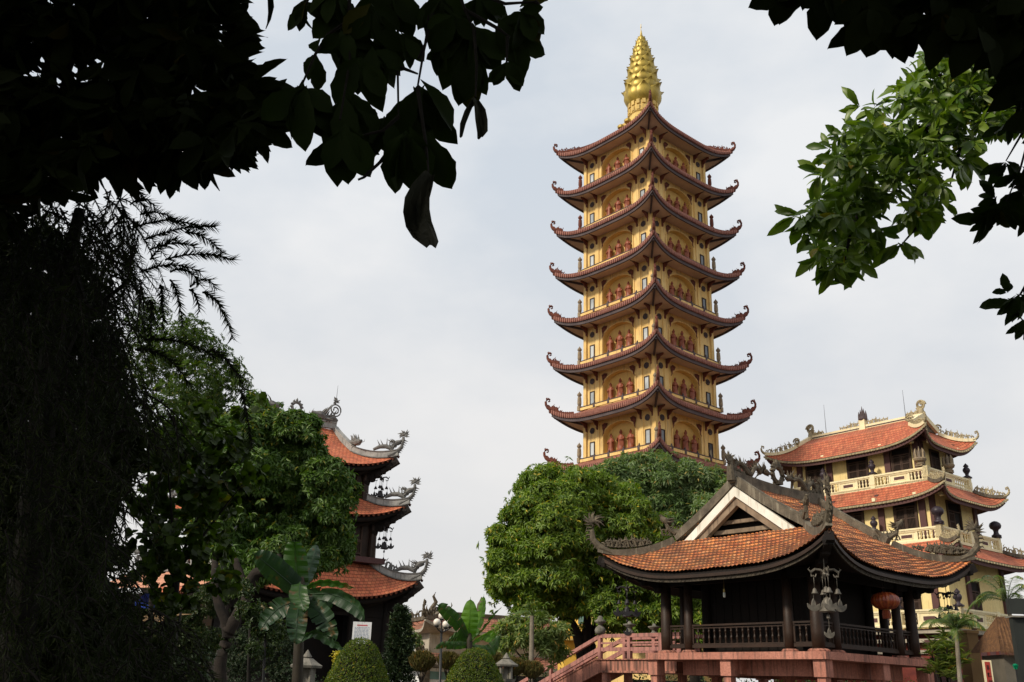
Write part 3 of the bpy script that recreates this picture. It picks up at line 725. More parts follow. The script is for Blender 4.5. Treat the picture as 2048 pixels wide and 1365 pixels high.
# ================================================================ wooden pavilion on stilts
def build_pavilion():
    Z = EYE; root = thing('wooden_pavilion', (12.1, 41.473, 0), 'small dark wooden pavilion on pink concrete stilts with curved orange tiled roof', 'pavilion', rz=.708)
    zf = 1.65
    m = MB(); m.b2((-4.27, -4.27, 1.33), (4.05, 4.27, 1.6)); slab = m.build('platform', 'pink_concrete', root, dz=Z)
    m = MB()
    for q in (-3.15, 3.1): m.b2((-3.1, q-.12, .75), (3.1, q+.12, 1.329))
    for q in (-3.15, 3.1): m.b2((q-.11, -3.0, .76), (q+.11, 2.95, 1.327))
    m.b2((-3.6, -.1, .8), (3.5, .1, 1.325)); m.build('beam', 'pink_concrete', slab, dz=Z)
    for u in (-3.9, .2, 3.75):
        for v in (-3.9, .25, 4.0):
            m = MB(); m.b2((u-.17, v-.17, -EYE), (u+.17, v+.17, 1.32)); m.b2((u-.25, v-.25, .72), (u+.25, v+.25, 1.322)); m.build('stilt', 'pink_concrete', root, dz=Z)
    m = MB(); m.b2((-3.5, -3.5, 1.601), (3.5, 3.5, 1.64)); m.build('floorboards', 'dark_wood', root, dz=Z)
    S, Q = 3.62, 2.41
    outer = []
    for a in (-S, -Q, Q, S):
        for b in (-S, S): outer += [(a, b), (b, a)]
    outer = sorted(set(outer))
    first = None; pl = None
    for (u, v) in outer:
        r = .235 if abs(u) == S and abs(v) == S else .19
        m = MB(); m.lathe((0, 0, 0), [(0, r), (.6, r*1.03), (3.0, r*.9)], 14)
        o = m.build('post', 'dark_wood', root, smooth=True); o.location = (u, v, 1.72+Z)
        m = MB(); m.lathe((0, 0, -.12), [(0, r*1.7), (.06, r*1.75), (.12, r*1.4), (.125, r*1.1)], 14); b = m.build('post_base', 'stained_concrete', o)
    for u in (-Q, Q):
        for v in (-Q, Q):
            m = MB(); m.lathe((u, v, 1.64), [(0, .2), (4.0, .18)], 12); m.build('inner_post', 'shaded_wood', root, dz=Z)
    # inner cell
    m = MB(); c = 2.3
    m.b2((-c, -c, 1.65), (-c+.08, c, 4.9)); m.b2((-c+.08, -c, 1.65), (c-.08, -c+.08, 4.9)); m.b2((-c+.08, c-.08, 1.65), (c-.08, c, 4.9)); m.b2((c-.08, -c, 1.65), (c, c, 4.9))
    for i in range(11):
        q = -c+.1+i*.42
        m.b2((-c-.03, q-.03, 1.65), (-c, q+.03, 4.6)); 
    for z in (2.1, 2.6, 3.6): m.b2((-c-.035, -c, z), (-c-.001, c, z+.07))
    m.build('inner_wall', 'shaded_wood', root, dz=Z)
    # railings between posts on each side
    bal = None
    def rail(p, q):
        nonlocal bal
        p, q = Vector(p), Vector(q); d = (q-p).normalized(); p2 = p+d*.2; q2 = q-d*.2
        m = MB()
        for z, w, h in ((1.86, .14, .12), (2.69, .10, .07), (1.95, .07, .05), (2.58, .07, .04)): m.bar(p2+Vector((0, 0, z)), q2+Vector((0, 0, z)), w, h)
        for e in (p2+d*.03, q2-d*.03): m.b2((e.x-.035, e.y-.035, 1.92), (e.x+.035, e.y+.035, 2.66))
        r = m.build('railing', 'dark_wood', root, dz=Z)
        L = (q2-p2).length; n = max(2, int(L/.275)-1)
        for i in range(n):
            e = p2+(q2-p2)*((i+1)/(n+1)); loc = (e.x, e.y, 1.975+Z)
            if bal is None: bal = baluster_mesh('baluster', 'dark_wood', .585, .052, r); bal.location = loc
            else: inst(bal, r, loc)
    seg = [(-S, -Q), (-Q, Q), (Q, S)]
    for a, b in seg:
        rail((-S, a, 0), (-S, b, 0)); rail((a, -S, 0), (b, -S, 0))
    for a, b in seg: 
        if (a, b) != (-Q, Q): rail((S, a, 0), (S, b, 0))
    # beams under the roof
    m = MB()
    for s in (-1, 1):
        m.b2((-S, s*S-.1, 4.35), (S, s*S+.1, 4.72)); m.b2((s*S-.1, -S+.1, 4.34), (s*S+.1, S-.1, 4.71))
        m.b2((-Q, s*Q-.1, 4.9), (Q, s*Q+.1, 5.2)); m.b2((s*Q-.1, -Q+.1, 4.89), (s*Q+.1, Q-.1, 5.19))
    m.build('tie_beam', 'shaded_wood', root, dz=Z)
    # roof
    R = Roof(5.35, 5.35, 5.69, 5.69, 4.62, 5.72, 3.32, 3.32, 6.22, conc=.12, p=3.4, q=1.9)
    tw, th = .2, .22
    def disp(a, b):
        row = b/th; fr = row-math.floor(row); col = a/tw+.5*(math.floor(row) % 2); fc = col-math.floor(col)
        h = .075*(1-fr)+.045*abs(math.sin(PI*fc))**.6
        if fc < .10 or fc > .9: h -= .015
        return h+.014*math.sin(row*1.7+col*.9)+.01*math.sin(a*1.3+b*2.1)
    roof = hip_gable(root, R, 3.24, 8.45, 'orange_tiles', disp=disp, na=330, nt=60, upn=70)
    m = MB()
    for s in range(4): R.tiles(m, s, 34, 8, dz=-.10)
    m.build('roof_boards', 'shaded_wood', roof, dz=Z)
    for s in range(4):
        m = MB(); e = R.eave(s, 30, dz=-.16, grow=-.04); m.sweep(e, .08, .12)
        fb = m.build('eave_board', 'dark_wood', roof, dz=Z)
        m = MB(); e = R.eave(s, 60, dz=-.27, grow=-.12)
        m.sweep(e, .05, .18)
        for j in range(2, 58): o_ = Vector({0: (-1, 0, 0), 1: (0, -1, 0), 2: (1, 0, 0), 3: (0, 1, 0)}[s]); put(m, arc2(0, 0, .075, .03, j, j+4.5, 7), e[j]+o_*.03, Vector((0, 0, 1)).cross(o_), (0, 0, 1), .014, 4)
        m.build('carved_board', 'carved_dark', roof, dz=Z)
    m = MB()
    for s in range(4): R.under(m, s, .36, S, S, 4.75, inset=.15)
    m.build('soffit', 'shaded_wood', roof, smooth=True, dz=Z)
    # carved corner brackets under each tip
    for c in range(4):
        o = corner_out(c); m = MB(); T = Vector(R.pt(c, 1, 0)); b0 = o*(S*1.42)+Vector((0, 0, 4.55)); L = (T-b0)
        for i in range(5):
            t = (i+.5)/5; p = b0.lerp(T, t)-Vector((0, 0, .42-.12*t)); m.lathe(p, [(-.2, .05), (-.16, .19), (0, .26-.05*t), (.14, .2), (.25, .1)], 8)
        m.bar(b0-Vector((0, 0, .3)), T-Vector((0, 0, .3)), .3, .34); m.build('corner_bracket', 'shaded_wood', roof, dz=Z)
    # gable ends
    for sg in (-1, 1):
        U = sg*3.3
        def tri(h, w, z0): return [(-w, z0), (0, z0+h), (w, z0)]
        m = MB(); z0 = 6.12
        a = [(3.0, z0), (0, 8.32), (-3.0, z0)]; b = [(2.46, z0), (0, 7.90), (-2.46, z0)]
        for s2 in (0, 1):
            P = [(U, a[s2+0][0], a[s2+0][1]), (U, a[s2+1][0], a[s2+1][1]), (U, b[s2+1][0], b[s2+1][1]), (U, b[s2+0][0], b[s2+0][1])]
            P2 = [(x-sg*.2, y, z) for x, y, z in P]; m.add(P+P2, [(0, 1, 2, 3), (7, 6, 5, 4), (0, 4, 5, 1), (1, 5, 6, 2), (2, 6, 7, 3), (3, 7, 4, 0)])
        for s2 in (-1, 1): m.b2((U-sg*.25, s2*2.25, z0-.06), (U+sg*.12, s2*3.05, z0+.06))
        m.b2((U-sg*.25, -1.9, z0-.03), (U+sg*.02, 1.9, z0+.08))
        g = m.build('gable', 'white_barge', roof, dz=Z)
        m = MB()
        b2_ = [(2.42, z0), (0, 7.86), (-2.42, z0)]; c2_ = [(1.98, z0), (0, 7.53), (-1.98, z0)]
        for s2 in (0, 1):
            P = [(U-sg*.12, b2_[s2][0], b2_[s2][1]), (U-sg*.12, b2_[s2+1][0], b2_[s2+1][1]), (U-sg*.12, c2_[s2+1][0], c2_[s2+1][1]), (U-sg*.12, c2_[s2][0], c2_[s2][1])]
            P2 = [(x-sg*.25, y, z) for x, y, z in P]; m.add(P+P2, [(0, 1, 2, 3), (7, 6, 5, 4), (0, 4, 5, 1), (1, 5, 6, 2), (2, 6, 7, 3), (3, 7, 4, 0)])
        m.b2((U-sg*.6, -1.5, 6.45), (U-sg*.45, 1.5, 6.62)); m.b2((U-sg*.6, -1.1, 6.85), (U-sg*.45, 1.1, 7.0)); m.b2((U-sg*.6, -1.9, 6.1), (U-sg*.5, 1.9, 6.25))
        m.build('gable_frame', 'beige_frame', g, dz=Z)
        m = MB(); m.add([(U-sg*.75, 2.8, z0), (U-sg*.75, 0, 8.1), (U-sg*.75, -2.8, z0)], [(0, 1, 2)]); m.build('gable_wall', 'shaded_wood', g, dz=Z)
    # ridges
    m = MB(); m.sweep([(u, 0, 8.58+.02*abs(u)**1.6) for u in lin(-3.5, 3.5, 15)], .26, .5); top = m.build('ridge', 'weathered_ridge', roof, dz=Z)
    for sg in (-1, 1):
        for sv in (-1, 1):
            m = MB()
            pts = [(sg*3.12, sv*v, lerp(8.6, 6.45, (v/3.3))-.1*math.sin(PI*v/3.3)) for v in lin(.05, 3.25, 8)]
            m.sweep([(p[0]+sg*.04, p[1], p[2]+.0) for p in pts], .36, .34)
            m.sweep([(p[0]+sg*.04, p[1], p[2]+.2) for p in pts], .22, .1)
            m.build('barge_ridge', 'weathered_ridge', roof, dz=Z)
    for c in range(4):
        m = MB(); h = R.hip(c, 16, dz=.15)[::-1]; m.sweep(h, [.24]*16, [.3]*8+[.3, .29, .27, .25, .24, .23, .22, .2])
        hr = m.build('hip_ridge', 'weathered_ridge', roof, dz=Z)
        o = corner_out(c); T = Vector(R.pt(c, 1, 0, .25)); m = MB()
        # upturned neck with scales along its back and a spiky mane at the tip
        pts = [T-o*.6-Vector((0, 0, .22)), T-o*.1, T+o*.22+Vector((0, 0, .35)), T+o*.26+Vector((0, 0, .72)), T+o*.18+Vector((0, 0, 1.0))]
        m.tube(pts, [.14, .16, .14, .11, .09], 8)
        for i in range(9):
            t = i/8; k = t*(len(pts)-1.001); p = pts[int(k)].lerp(pts[int(k)+1], k-int(k)); m.tube([p+o*.06, p+o*.24+Vector((0, 0, .02)), p+o*.30-Vector((0, 0, .08))], [.05, .035, .005], 4)
        tuft(m, T+o*.18+Vector((0, 0, 1.15)), o, .48, .045, 15, c)
        m.build('phoenix_tip', 'mossy_dragon', hr, dz=Z)
        m = MB(); hh = R.hip(c, 16, dz=.38)
        scrollwork(m, hh[1:12], lambda t: .55*math.sin(PI*(.15+.8*t))*.9, seed=c+40, r=.05, step=.17)
        scrollwork(m, [q+o.cross(Vector((0, 0, 1)))*.08 for q in hh[2:10]], .36, seed=c+50, r=.06, step=.14)
        m.build('cloud_carving', 'mossy_dragon', hr, dz=Z)
        # crouching beast where the hip meets the gable
        m = MB(); P = Vector((0, 0, 0)); sx = -1 if c in (0, 3) else 1; sy = -1 if c in (0, 1) else 1
        base = Vector((sx*3.3, sy*3.25, 6.55)); d = Vector((0, sy, 0)) if False else o
        path = [base-d*.55+Vector((0, 0, .45)), base-d*.3+Vector((0, 0, .15)), base+Vector((0, 0, .12)), base+d*.3+Vector((0, 0, .3)), base+d*.42+Vector((0, 0, .62))]
        dragon(m, path, .11, seed=c, fin=1.3); scrollwork(m, [base-d*.6, base+d*.5], .34, seed=c+7, r=.035, step=.16)
        m.build('guardian_beast', 'mossy_dragon', hr, dz=Z)
    # two dragons facing the flaming sun disc on the ridge
    m = MB(); flame_ring(m, (0, 0, 8.95), (1, 0, 0), .36, .11, 11); m.build('sun_disc', 'mossy_dragon', top, dz=Z)
    for sg in (-1, 1):
        m = MB(); b = 8.9; path = []
        for i in range(17):
            t = i/16; u = lerp(3.35, .95, t); z = b+.02+.50*abs(math.sin(t*PI*2.0+.1))+(.35 if i > 14 else 0)
            path.append((sg*u, .05*math.sin(t*9), z))
        dragon(m, path, .115, seed=5, fin=1.2)
        for q in (3.0, 2.1, 1.3): m.tube([(sg*q, .1, b+.3), (sg*(q+.12), .22, b+.1), (sg*q, .15, b-.15)], [.07, .06, .05], 5)
        m.build('ridge_dragon', 'mossy_dragon', top, dz=Z)
        m = MB(); P = Vector((sg*3.45, 0, 8.85)); tuft(m, P+Vector((0, 0, .55)), (sg, 0, 0), .42, .05, 17, 3); m.tube([P-Vector((0, 0, .3)), P+Vector((sg*.05, 0, .2)), P+Vector((0, 0, .55))], [.2, .15, .1], 8)
        scrollwork(m, [P-Vector((sg*.7, 0, .2)), P+Vector((sg*.2, 0, .1))], .5, seed=2, r=.06, step=.14)
        m.build('dragon_tail_finial', 'mossy_dragon', top, dz=Z)
    return root
PAV = build_pavilion()
def in_frame(root, u, v, z=0):
    a = root.rotation_euler.z; return Vector((root.location.x+u*math.cos(a)-v*math.sin(a), root.location.y+u*math.sin(a)+v*math.cos(a), z+EYE))
# ---------------------------------------------------------------- stairway with pink rails
def build_stair():
    o0 = in_frame(PAV, 0, 0, -EYE); root = thing('stairway', (o0.x, o0.y, 0), 'pink timber railed concrete stairway rising from the left to the pavilion platform', 'stairs', rz=.708)
    Z = EYE; u0, u1 = -2.25, -.45; v0, v1 = 4.272, 9.25; zt = 1.45
    m = MB(); m.b2((u0, v0, .93), (u1, v1-.35, zt-.05)); m.build('landing', 'stained_concrete', root, dz=Z)
    m = MB(); m.b2((u0-.08, v0, zt-.05), (u1+.08, v1-.15, zt)); m.b2((u0-.1, v0, .84), (u1+.1, v1-.35, .928)); m.build('landing_edge', 'stained_concrete', root, dz=Z)
    # flight: slope .29 m per m measured along v from v1
    sl = .40; vend = v1+(zt+EYE)/sl
    for u in (u0, u1-.12):
        m = MB(); P = [(v1-.4, zt-.03), (v1-.1, zt-.03), (vend, -EYE), (vend-1.3, -EYE), (v1-.4, .86)]
        m.prism(P, (u, 0, 0), (0, 1, 0), (0, 0, 1), (1, 0, 0), .12); m.build('stringer', 'pink_concrete', root, dz=Z)
        m = MB(); m.sweep([(u+.06, v1-.15, zt), (u+.06, vend+.1, -EYE+.03)], .2, .07); m.build('stringer_cap', 'stained_concrete', root, dz=Z)
    n = 19
    for i in range(n):
        m = MB(); a = v1-.1+(vend-v1)*i/n; z = zt-.05-(zt+EYE)*i/n; m.b2((u0+.12, a, z-.16), (u1-.12, a+(vend-v1)/n+.03, z)); m.build('step', 'pink_concrete', root, dz=Z)
    for u in (u0+.02, u1-.05):
        k = 0
        for v in (5.12, 7.0, 8.87):
            m = MB(); m.b2((u-.09, v-.09, zt), (u+.09, v+.09, zt+.98)); m.build('rail_post', 'pink_wood', root, dz=Z)
        m = MB(); m.bar((u, v0-.25, zt+1.02), (u, 8.95, zt+1.02), .16, .16); hr = m.build('handrail', 'pink_wood', root, dz=Z)
        for z in (.42, .70):
            m = MB(); m.bar((u-.02, v0, zt+z), (u-.02, 8.9, zt+z), .09, .17 if z < .5 else .08); m.build('mid_rail', 'pink_wood', root, dz=Z)
        m = MB(); e = Vector((u, 8.9, zt+1.0)); f = Vector((u, vend, -EYE+.95)); m.bar(e, f, .16, .17); m.build('handrail', 'pink_wood', root, dz=Z)
        m = MB(); m.bar(e-Vector((0, 0, .55)), f-Vector((0, 0, .55)), .09, .2); m.build('mid_rail', 'pink_wood', root, dz=Z)
        for q in (.42, .85):
            p = e.lerp(f, q); m = MB(); m.b2((u-.07, p.y-.07, p.z-1.0), (u+.07, p.y+.07, p.z-.08)); m.build('rail_post', 'pink_wood', root, dz=Z)
        for v in (8.87, 7.0):
            m = MB(); z = zt+1.1
            if v > 8 and u < -2: pr = [(0, .16), (.06, .24), (.2, .27), (.33, .2), (.4, .1), (.48, .1), (.55, .26), (.62, .28), (.7, .14), (.8, .12), (.86, .05)]
            else: pr = [(0, .24), (.08, .22), (.2, .1), (.28, .12), (.36, .27), (.42, .3), (.45, .1), (.55, .06)]
            if u > -2 and v > 8: continue
            m.lathe((u, v, z), pr, 14); o = m.build('stone_urn', 'stone', root, smooth=True, dz=Z)
    for v in (5.3, 8.6):
        for u in (u0+.15, u1-.15): m = MB(); m.b2((u-.15, v-.15, -EYE), (u+.15, v+.15, .84)); m.build('pillar', 'pink_concrete', root, dz=Z)
    return root
build_stair()
# ---------------------------------------------------------------- hanging bell chimes
def chime(root_loc, s, mats, label, rz=.708, long_=True):
    r = thing('bell_chime', root_loc, label, 'wind chime', rz=rz, group='bell chimes hanging from eave corners')
    m = MB(); m.tube([(0, 0, .6*s), (0, 0, 0)], .018*s, 5)
    for a in range(4):
        d = Vector((math.cos(a*PI/2+PI/4), math.sin(a*PI/2+PI/4), 0))
        put(m, [(0, .0), (.12*s, .1*s), (.3*s, .12*s), (.44*s, .02*s), (.42*s, -.1*s), (.3*s, -.12*s), (.27*s, -.03*s)], (0, 0, 0), d, (0, 0, 1), [.05*s, .045*s, .045*s, .04*s, .035*s, .03*s, .015*s])
        put(m, [(.42*s, .02*s), (.52*s, .12*s), (.46*s, .18*s)], (0, 0, 0), d, (0, 0, 1), [.03*s, .025*s, .008*s])
    m.lathe((0, 0, -.12*s), [(0, .03*s), (.08*s, .09*s), (.2*s, .06*s), (.26*s, .02*s)], 8)
    m.build('hanger', mats, r)
    def bell(p, k, cord):
        m = MB(); m.tube([p+Vector((0, 0, cord)), p], .012*s, 4)
        m.lathe(p-Vector((0, 0, .17*k)), [(0, .12*k), (.02*k, .11*k), (.08*k, .075*k), (.14*k, .06*k), (.18*k, .02*k)], 10); m.build('bell', mats, r, smooth=True)
    def crescent(p, k, cord):
        m = MB(); m.tube([p+Vector((0, 0, cord)), p+Vector((0, 0, .1*k))], .010*s, 4)
        n = 10; out = [(.2*math.cos(a)*k, .2*math.sin(a)*k) for a in lin(PI*1.0, PI*2.0, n)]
        inn = [(.2*k, .05*k), (.12*k, 0), (.07*k, -.02*k), (.05*k, .1*k), (.0, .2*k), (-.05*k, .1*k), (-.07*k, -.02*k), (-.12*k, 0), (-.2*k, .05*k)]
        m.prism(out+inn, p-Vector((0, 0, .0)), (math.cos(-.708), math.sin(-.708), 0), (0, 0, 1), (0, .03*k, 0), 1); m.build('crescent_plate', mats, r)
    for a in range(4):
        d = Vector((math.cos(a*PI/2+PI/4), math.sin(a*PI/2+PI/4), 0))*.36*s
        bell(d+Vector((0, 0, -.48*s)), s, .42*s); crescent(d*1.15+Vector((0, 0, -1.0*s)), 1.0*s, .42*s)
    bell(Vector((0, 0, -.42*s)), 1.1*s, .4*s)
    m = MB(); m.tube([(0, 0, -.5*s), (0, 0, -.8*s)], .015*s, 5); m.lathe((0, 0, -1.2*s), [(0, .26*s), (.03*s, .24*s), (.1*s, .17*s), (.28*s, .13*s), (.4*s, .1*s), (.46*s, .03*s)], 14); m.build('large_bell', mats, r, smooth=True)
    m = MB(); m.tube([(0, 0, -1.15*s), (0, 0, -1.75*s)], .01*s, 4); m.lathe((0, 0, -1.45*s), [(0, .01), (.05*s, .06*s), (.14*s, .05*s), (.2*s, .01)], 8); m.build('clapper_cord', mats, r)
    if long_: crescent(Vector((0, 0, -1.85*s)), .8*s, .0)
    return r
chime(in_frame(PAV, -4.85, -4.85, 4.25), 1.12, 'chime_metal', 'pale metal bell chime hanging in front of the dark pavilion corner')
chime(in_frame(PAV, -4.8, 4.8, 4.20), .95, 'dark_chime', 'dark bell chime under the left roof tip of the wooden pavilion')
chime(in_frame(PAV, 4.75, -4.75, 4.25), .92, 'dark_chime', 'black bell chime against cream balcony under right pavilion roof tip')
# ---------------------------------------------------------------- lantern and bulb
def lantern():
    r = thing('silk_lantern', in_frame(PAV, -.5, -4.75, 3.62), 'round orange red silk lantern hanging under pavilion eave', 'lantern')
    m = MB(); n = 24; pr = [(-.40, .12), (-.385, .22), (-.31, .38), (-.17, .49), (0, .53), (.17, .49), (.31, .38), (.385, .22), (.40, .12)]
    vs = []; fs = []
    N = 96
    for z, rr in pr:
        for j in range(N):
            t = 2*PI*j/N; k = 1+.025*math.cos(24*t); vs.append((rr*k*math.cos(t), rr*k*math.sin(t), z*.82))
    for i in range(len(pr)-1):
        for j in range(N): fs.append((i*N+j, i*N+(j+1) % N, (i+1)*N+(j+1) % N, (i+1)*N+j))
    m.add(vs, fs); m.build('shade', 'lantern_silk', r, smooth=True)
    m = MB(); m.lathe((0, 0, -.34), [(0, .14), (.06, .14)], 16); m.lathe((0, 0, .27), [(0, .13), (.05, .13)], 16); m.build('collar', 'brass', r)
    m = MB(); m.tube([(-.04, 0, .3), (-.05, 0, .95)], .008, 4); m.tube([(.04, 0, .3), (.05, 0, .95)], .008, 4); m.build('cord', 'dark_wood', r)
    m = MB()
    for j in range(26):
        t = 2*PI*j/26; m.tube([(.12*math.cos(t), .12*math.sin(t), -.32), (.15*math.cos(t), .15*math.sin(t), -.5), (.14*math.cos(t), .14*math.sin(t), -.66)], .018, 4)
    m.build('tassel', 'lantern_silk', r)
    b = thing('hanging_bulb', in_frame(PAV, -4.4, -.05, 3.86), 'small white light bulb hanging on a wire under pavilion eave', 'light bulb')
    m = MB(); m.lathe((0, 0, -.2), [(0, .02), (.02, .05), (.1, .055), (.2, .05)], 12); m.build('bulb', 'bulb_glass', b, smooth=True)
    m = MB(); m.lathe((0, 0, 0), [(0, .045), (.12, .04), (.15, .01)], 10); m.tube([(0, 0, .12), (.01, 0, .8)], .007, 4); m.build('socket', 'brass', b)
lantern()
# ================================================================ cream three-storey hall on the right
def build_hall():
    Z = EYE; cu, cv = -1.8, .4
    root = thing('temple_hall', (29.845, 72.862, 0), 'cream three storey temple hall with balconies, brown shutters and orange roofs', 'building', rz=.661)
    fl = [ # wall half u, half v (about cu,cv), z0, z1
        (2.15, 5.45, 14.75, 18.2), (3.15, 6.35, 10.3, 14.1), (3.9, 7.3, 4.6, 9.9)]
    roofs = [ # eave half u/v mid, tips u/v, z mid, z tip, inner, zi
        (3.25, 6.55, 3.62, 6.95, 17.55, 18.55, None), (4.1, 7.8, 4.45, 8.2, 13.4, 14.2, (3.0, 6.3, 14.75)), (5.3, 9.0, 5.9, 9.4, 9.05, 10.0, (4.2, 7.2, 10.35))]
    # walls, columns, windows
    for i, (wu, wv, z0, z1) in enumerate(fl):
        m = MB(); m.b2((cu-wu, cv-wv, z0), (cu+wu, cv+wv, z1)); wall = m.build('wall', 'cream_wall', root, dz=Z)
        x0, y0 = cu-wu, cv-wv
        cols = [[2.37, -2.56, -4.9, 5.1], [-2.2, -5.35, 1.4, 5.0, 6.2], [-2.2, -5.9, 1.4, 5.0, 6.8]][i]
        for v in cols:
            m = MB(); m.b2((x0-.16, v-.23, z0), (x0+.1, v+.23, z1+.1)); m.b2((x0-.5, v-.14, z1-.5), (x0-.162, v+.14, z1-.05)); m.build('column', 'plum_column', wall, dz=Z)
            m = MB(); m.b2((x0-.95, v-.12, z1-.62), (x0-.5, v+.12, z1-.36)); m.build('beam_end', 'cream_trim', wall, dz=Z)
        for u in ([x0+.2, cu+wu-.2] if i < 2 else [cu+wu-.3, x0+2.5]):
            m = MB(); m.b2((u-.22, y0-.16, z0), (u+.22, y0+.1, z1+.1)); m.b2((u-.14, y0-.6, z1-.4), (u+.14, y0-.162, z1-.02)); m.build('column', 'plum_column', wall, dz=Z)
            m = MB(); m.b2((u-.12, y0-.95, z1-.62), (u+.12, y0-.601, z1-.36)); m.build('beam_end', 'cream_trim', wall, dz=Z)
        wins = [[(-3.65, 1.6, 2.75), (-.05, 1.8, 2.8), (3.7, 1.7, 2.75)], [(-4.05, 1.8, 3.3), (0.1, 1.75, 3.3), (3.4, 1.5, 3.2)], [(-4.1, 1.5, 3.1), (0.3, 1.6, 3.1), (3.6, 1.5, 3.1)]][i]
        def window(f, pos, c, wd, h, opened=False):
            zb = z0+.12; m = MB(); t = .11
            box_frame(m, f, pos, c-wd/2, c-wd/2+t, zb, zb+h, 0, .12); box_frame(m, f, pos, c+wd/2-t, c+wd/2, zb, zb+h, 0, .12)
            box_frame(m, f, pos, c-wd/2+t, c+wd/2-t, zb+h-t, zb+h, 0, .11); box_frame(m, f, pos, c-wd/2+t, c+wd/2-t, zb, zb+t, 0, .11)
            box_frame(m, f, pos, c-wd/2+t, c+wd/2-t, zb+h*.76, zb+h*.76+.08, 0, .11)
            fr = m.build('window', 'shutter_wood', wall, dz=Z)
            m = MB(); box_frame(m, f, pos, c-wd/2+t, c+wd/2-t, zb+t, zb+h-t, 0, .02); m.build('dark_sheet', 'shaded_wood', fr, dz=Z)  # near-black sheet on the solid wall, painting the unlit room behind
            hw_ = (wd-2*t)/2
            for sg in (-1, 1):
                m = MB(); a = c+(0.01 if sg > 0 else -hw_); b = c+(hw_ if sg > 0 else -.01)
                if opened and sg > 0: continue
                box_frame(m, f, pos, a, a+.08, zb+t, zb+h*.76, .03, .09); box_frame(m, f, pos, b-.08, b, zb+t, zb+h*.76, .03, .09)
                for q in (0, .22, .3, .66, .93): box_frame(m, f, pos, a+.08, b-.08, zb+t+(h*.76-t)*q, zb+t+(h*.76-t)*q+.07, .03, .085)
                box_frame(m, f, pos, a+.08, b-.08, zb+t, zb+t+(h*.76-t)*.25, .03, .06)
                nb = 6
                for j in range(nb):
                    x = lerp(a+.08, b-.08, (j+.5)/nb); box_frame(m, f, pos, x-.014, x+.014, zb+t+(h*.76-t)*.33, zb+t+(h*.76-t)*.93, .04, .075)
                m.build('shutter', 'shutter_wood', fr, dz=Z)
        for c, wd, h in wins: window(0, x0, c, wd, h)
        window(1, y0, cu+[-.1, -.1, -.6][i], [1.3, 1.9, 1.35][i], [2.6, 3.1, 3.15][i], opened=i == 1)
        if i == 2:
            pass
    m = MB(); m.b2((cu-3.9, cv-7.3, -EYE), (cu+3.9, cv+7.3, 4.55)); m.build('ground_floor_wall', 'red_lattice_wall', root, dz=Z)
    m = MB()
    for z, e in ((4.35, .9), (3.8, .5), (3.1, .15)): m.b2((cu-3.9-e, cv-7.3-e, z-.12), (cu+3.9+e, cv+7.3+e, z+.12))
    m.build('cornice', 'far_paint', root, dz=Z)
    urn_kinds = {}
    def urn(par, loc, kind):
        m = MB()
        m.box((0, 0, .06), (.5, .5, .12)); 
        if kind == 'vase': m.lathe((0, 0, .1), [(0, .22), (.06, .24), (.12, .12), (.25, .14), (.42, .25), (.55, .27), (.68, .2), (.74, .12), (.8, .2), (.86, .18), (.95, .1), (1.05, .02)], 14)
        elif kind == 'ball': m.lathe((0, 0, .1), [(0, .32), (.1, .34), (.2, .2), (.35, .16), (.5, .2), (.62, .36), (.8, .42), (.98, .36), (1.1, .2), (1.16, .02)], 16)
        else:
            m.lathe((0, 0, .1), [(0, .3), (.08, .34), (.16, .22), (.3, .4), (.45, .46), (.52, .4), (.55, .1)], 14)
            for j in range(7):
                a = 2*PI*j/7; d = Vector((math.cos(a)*.3, math.sin(a)*.3, .6)); m.tube([d, d*1.1+Vector((0, 0, .35)), d*.95+Vector((0, 0, .75))], [.1, .08, .01], 5)
            m.tube([(0, 0, .5), (0, 0, 1.0), (0, 0, 1.5)], [.14, .1, .01], 6)
        if kind in urn_kinds: o = inst(urn_kinds[kind], par, loc); return o
        o = m.build('urn', 'plum_urn' if kind != 'flame' else 'stone_finial', par, smooth=(kind != 'flame')); o.location = loc; urn_kinds[kind] = o
    bal = [None]
    def balustrade(p, q, zt, h, posts, panels=True, urns=()):
        "cream balustrade from p to q (frame u,v); posts at given fractions"
        p, q = Vector((*p, 0)), Vector((*q, 0)); d = (q-p); L = d.length; d.normalize()
        m = MB(); m.bar(p+Vector((0, 0, zt-.07)), q+Vector((0, 0, zt-.07)), .3, .12); m.bar(p+Vector((0, 0, zt-.17)), q+Vector((0, 0, zt-.17)), .2, .08)
        m.bar(p+Vector((0, 0, zt-h+.09)), q+Vector((0, 0, zt-h+.09)), .3, .18); r = m.build('balustrade', 'cream_trim', root, dz=Z)
        fr = [0]+list(posts)+[1]
        for f in fr:
            e = p+d*(L*f); m = MB(); m.box((e.x, e.y, zt-h/2+.03), (.36, .36, h+.08), rz=0); m.box((e.x, e.y, zt-h/2), (.40, .40, h*.5)); m.build('pier', 'cream_trim', r, dz=Z)
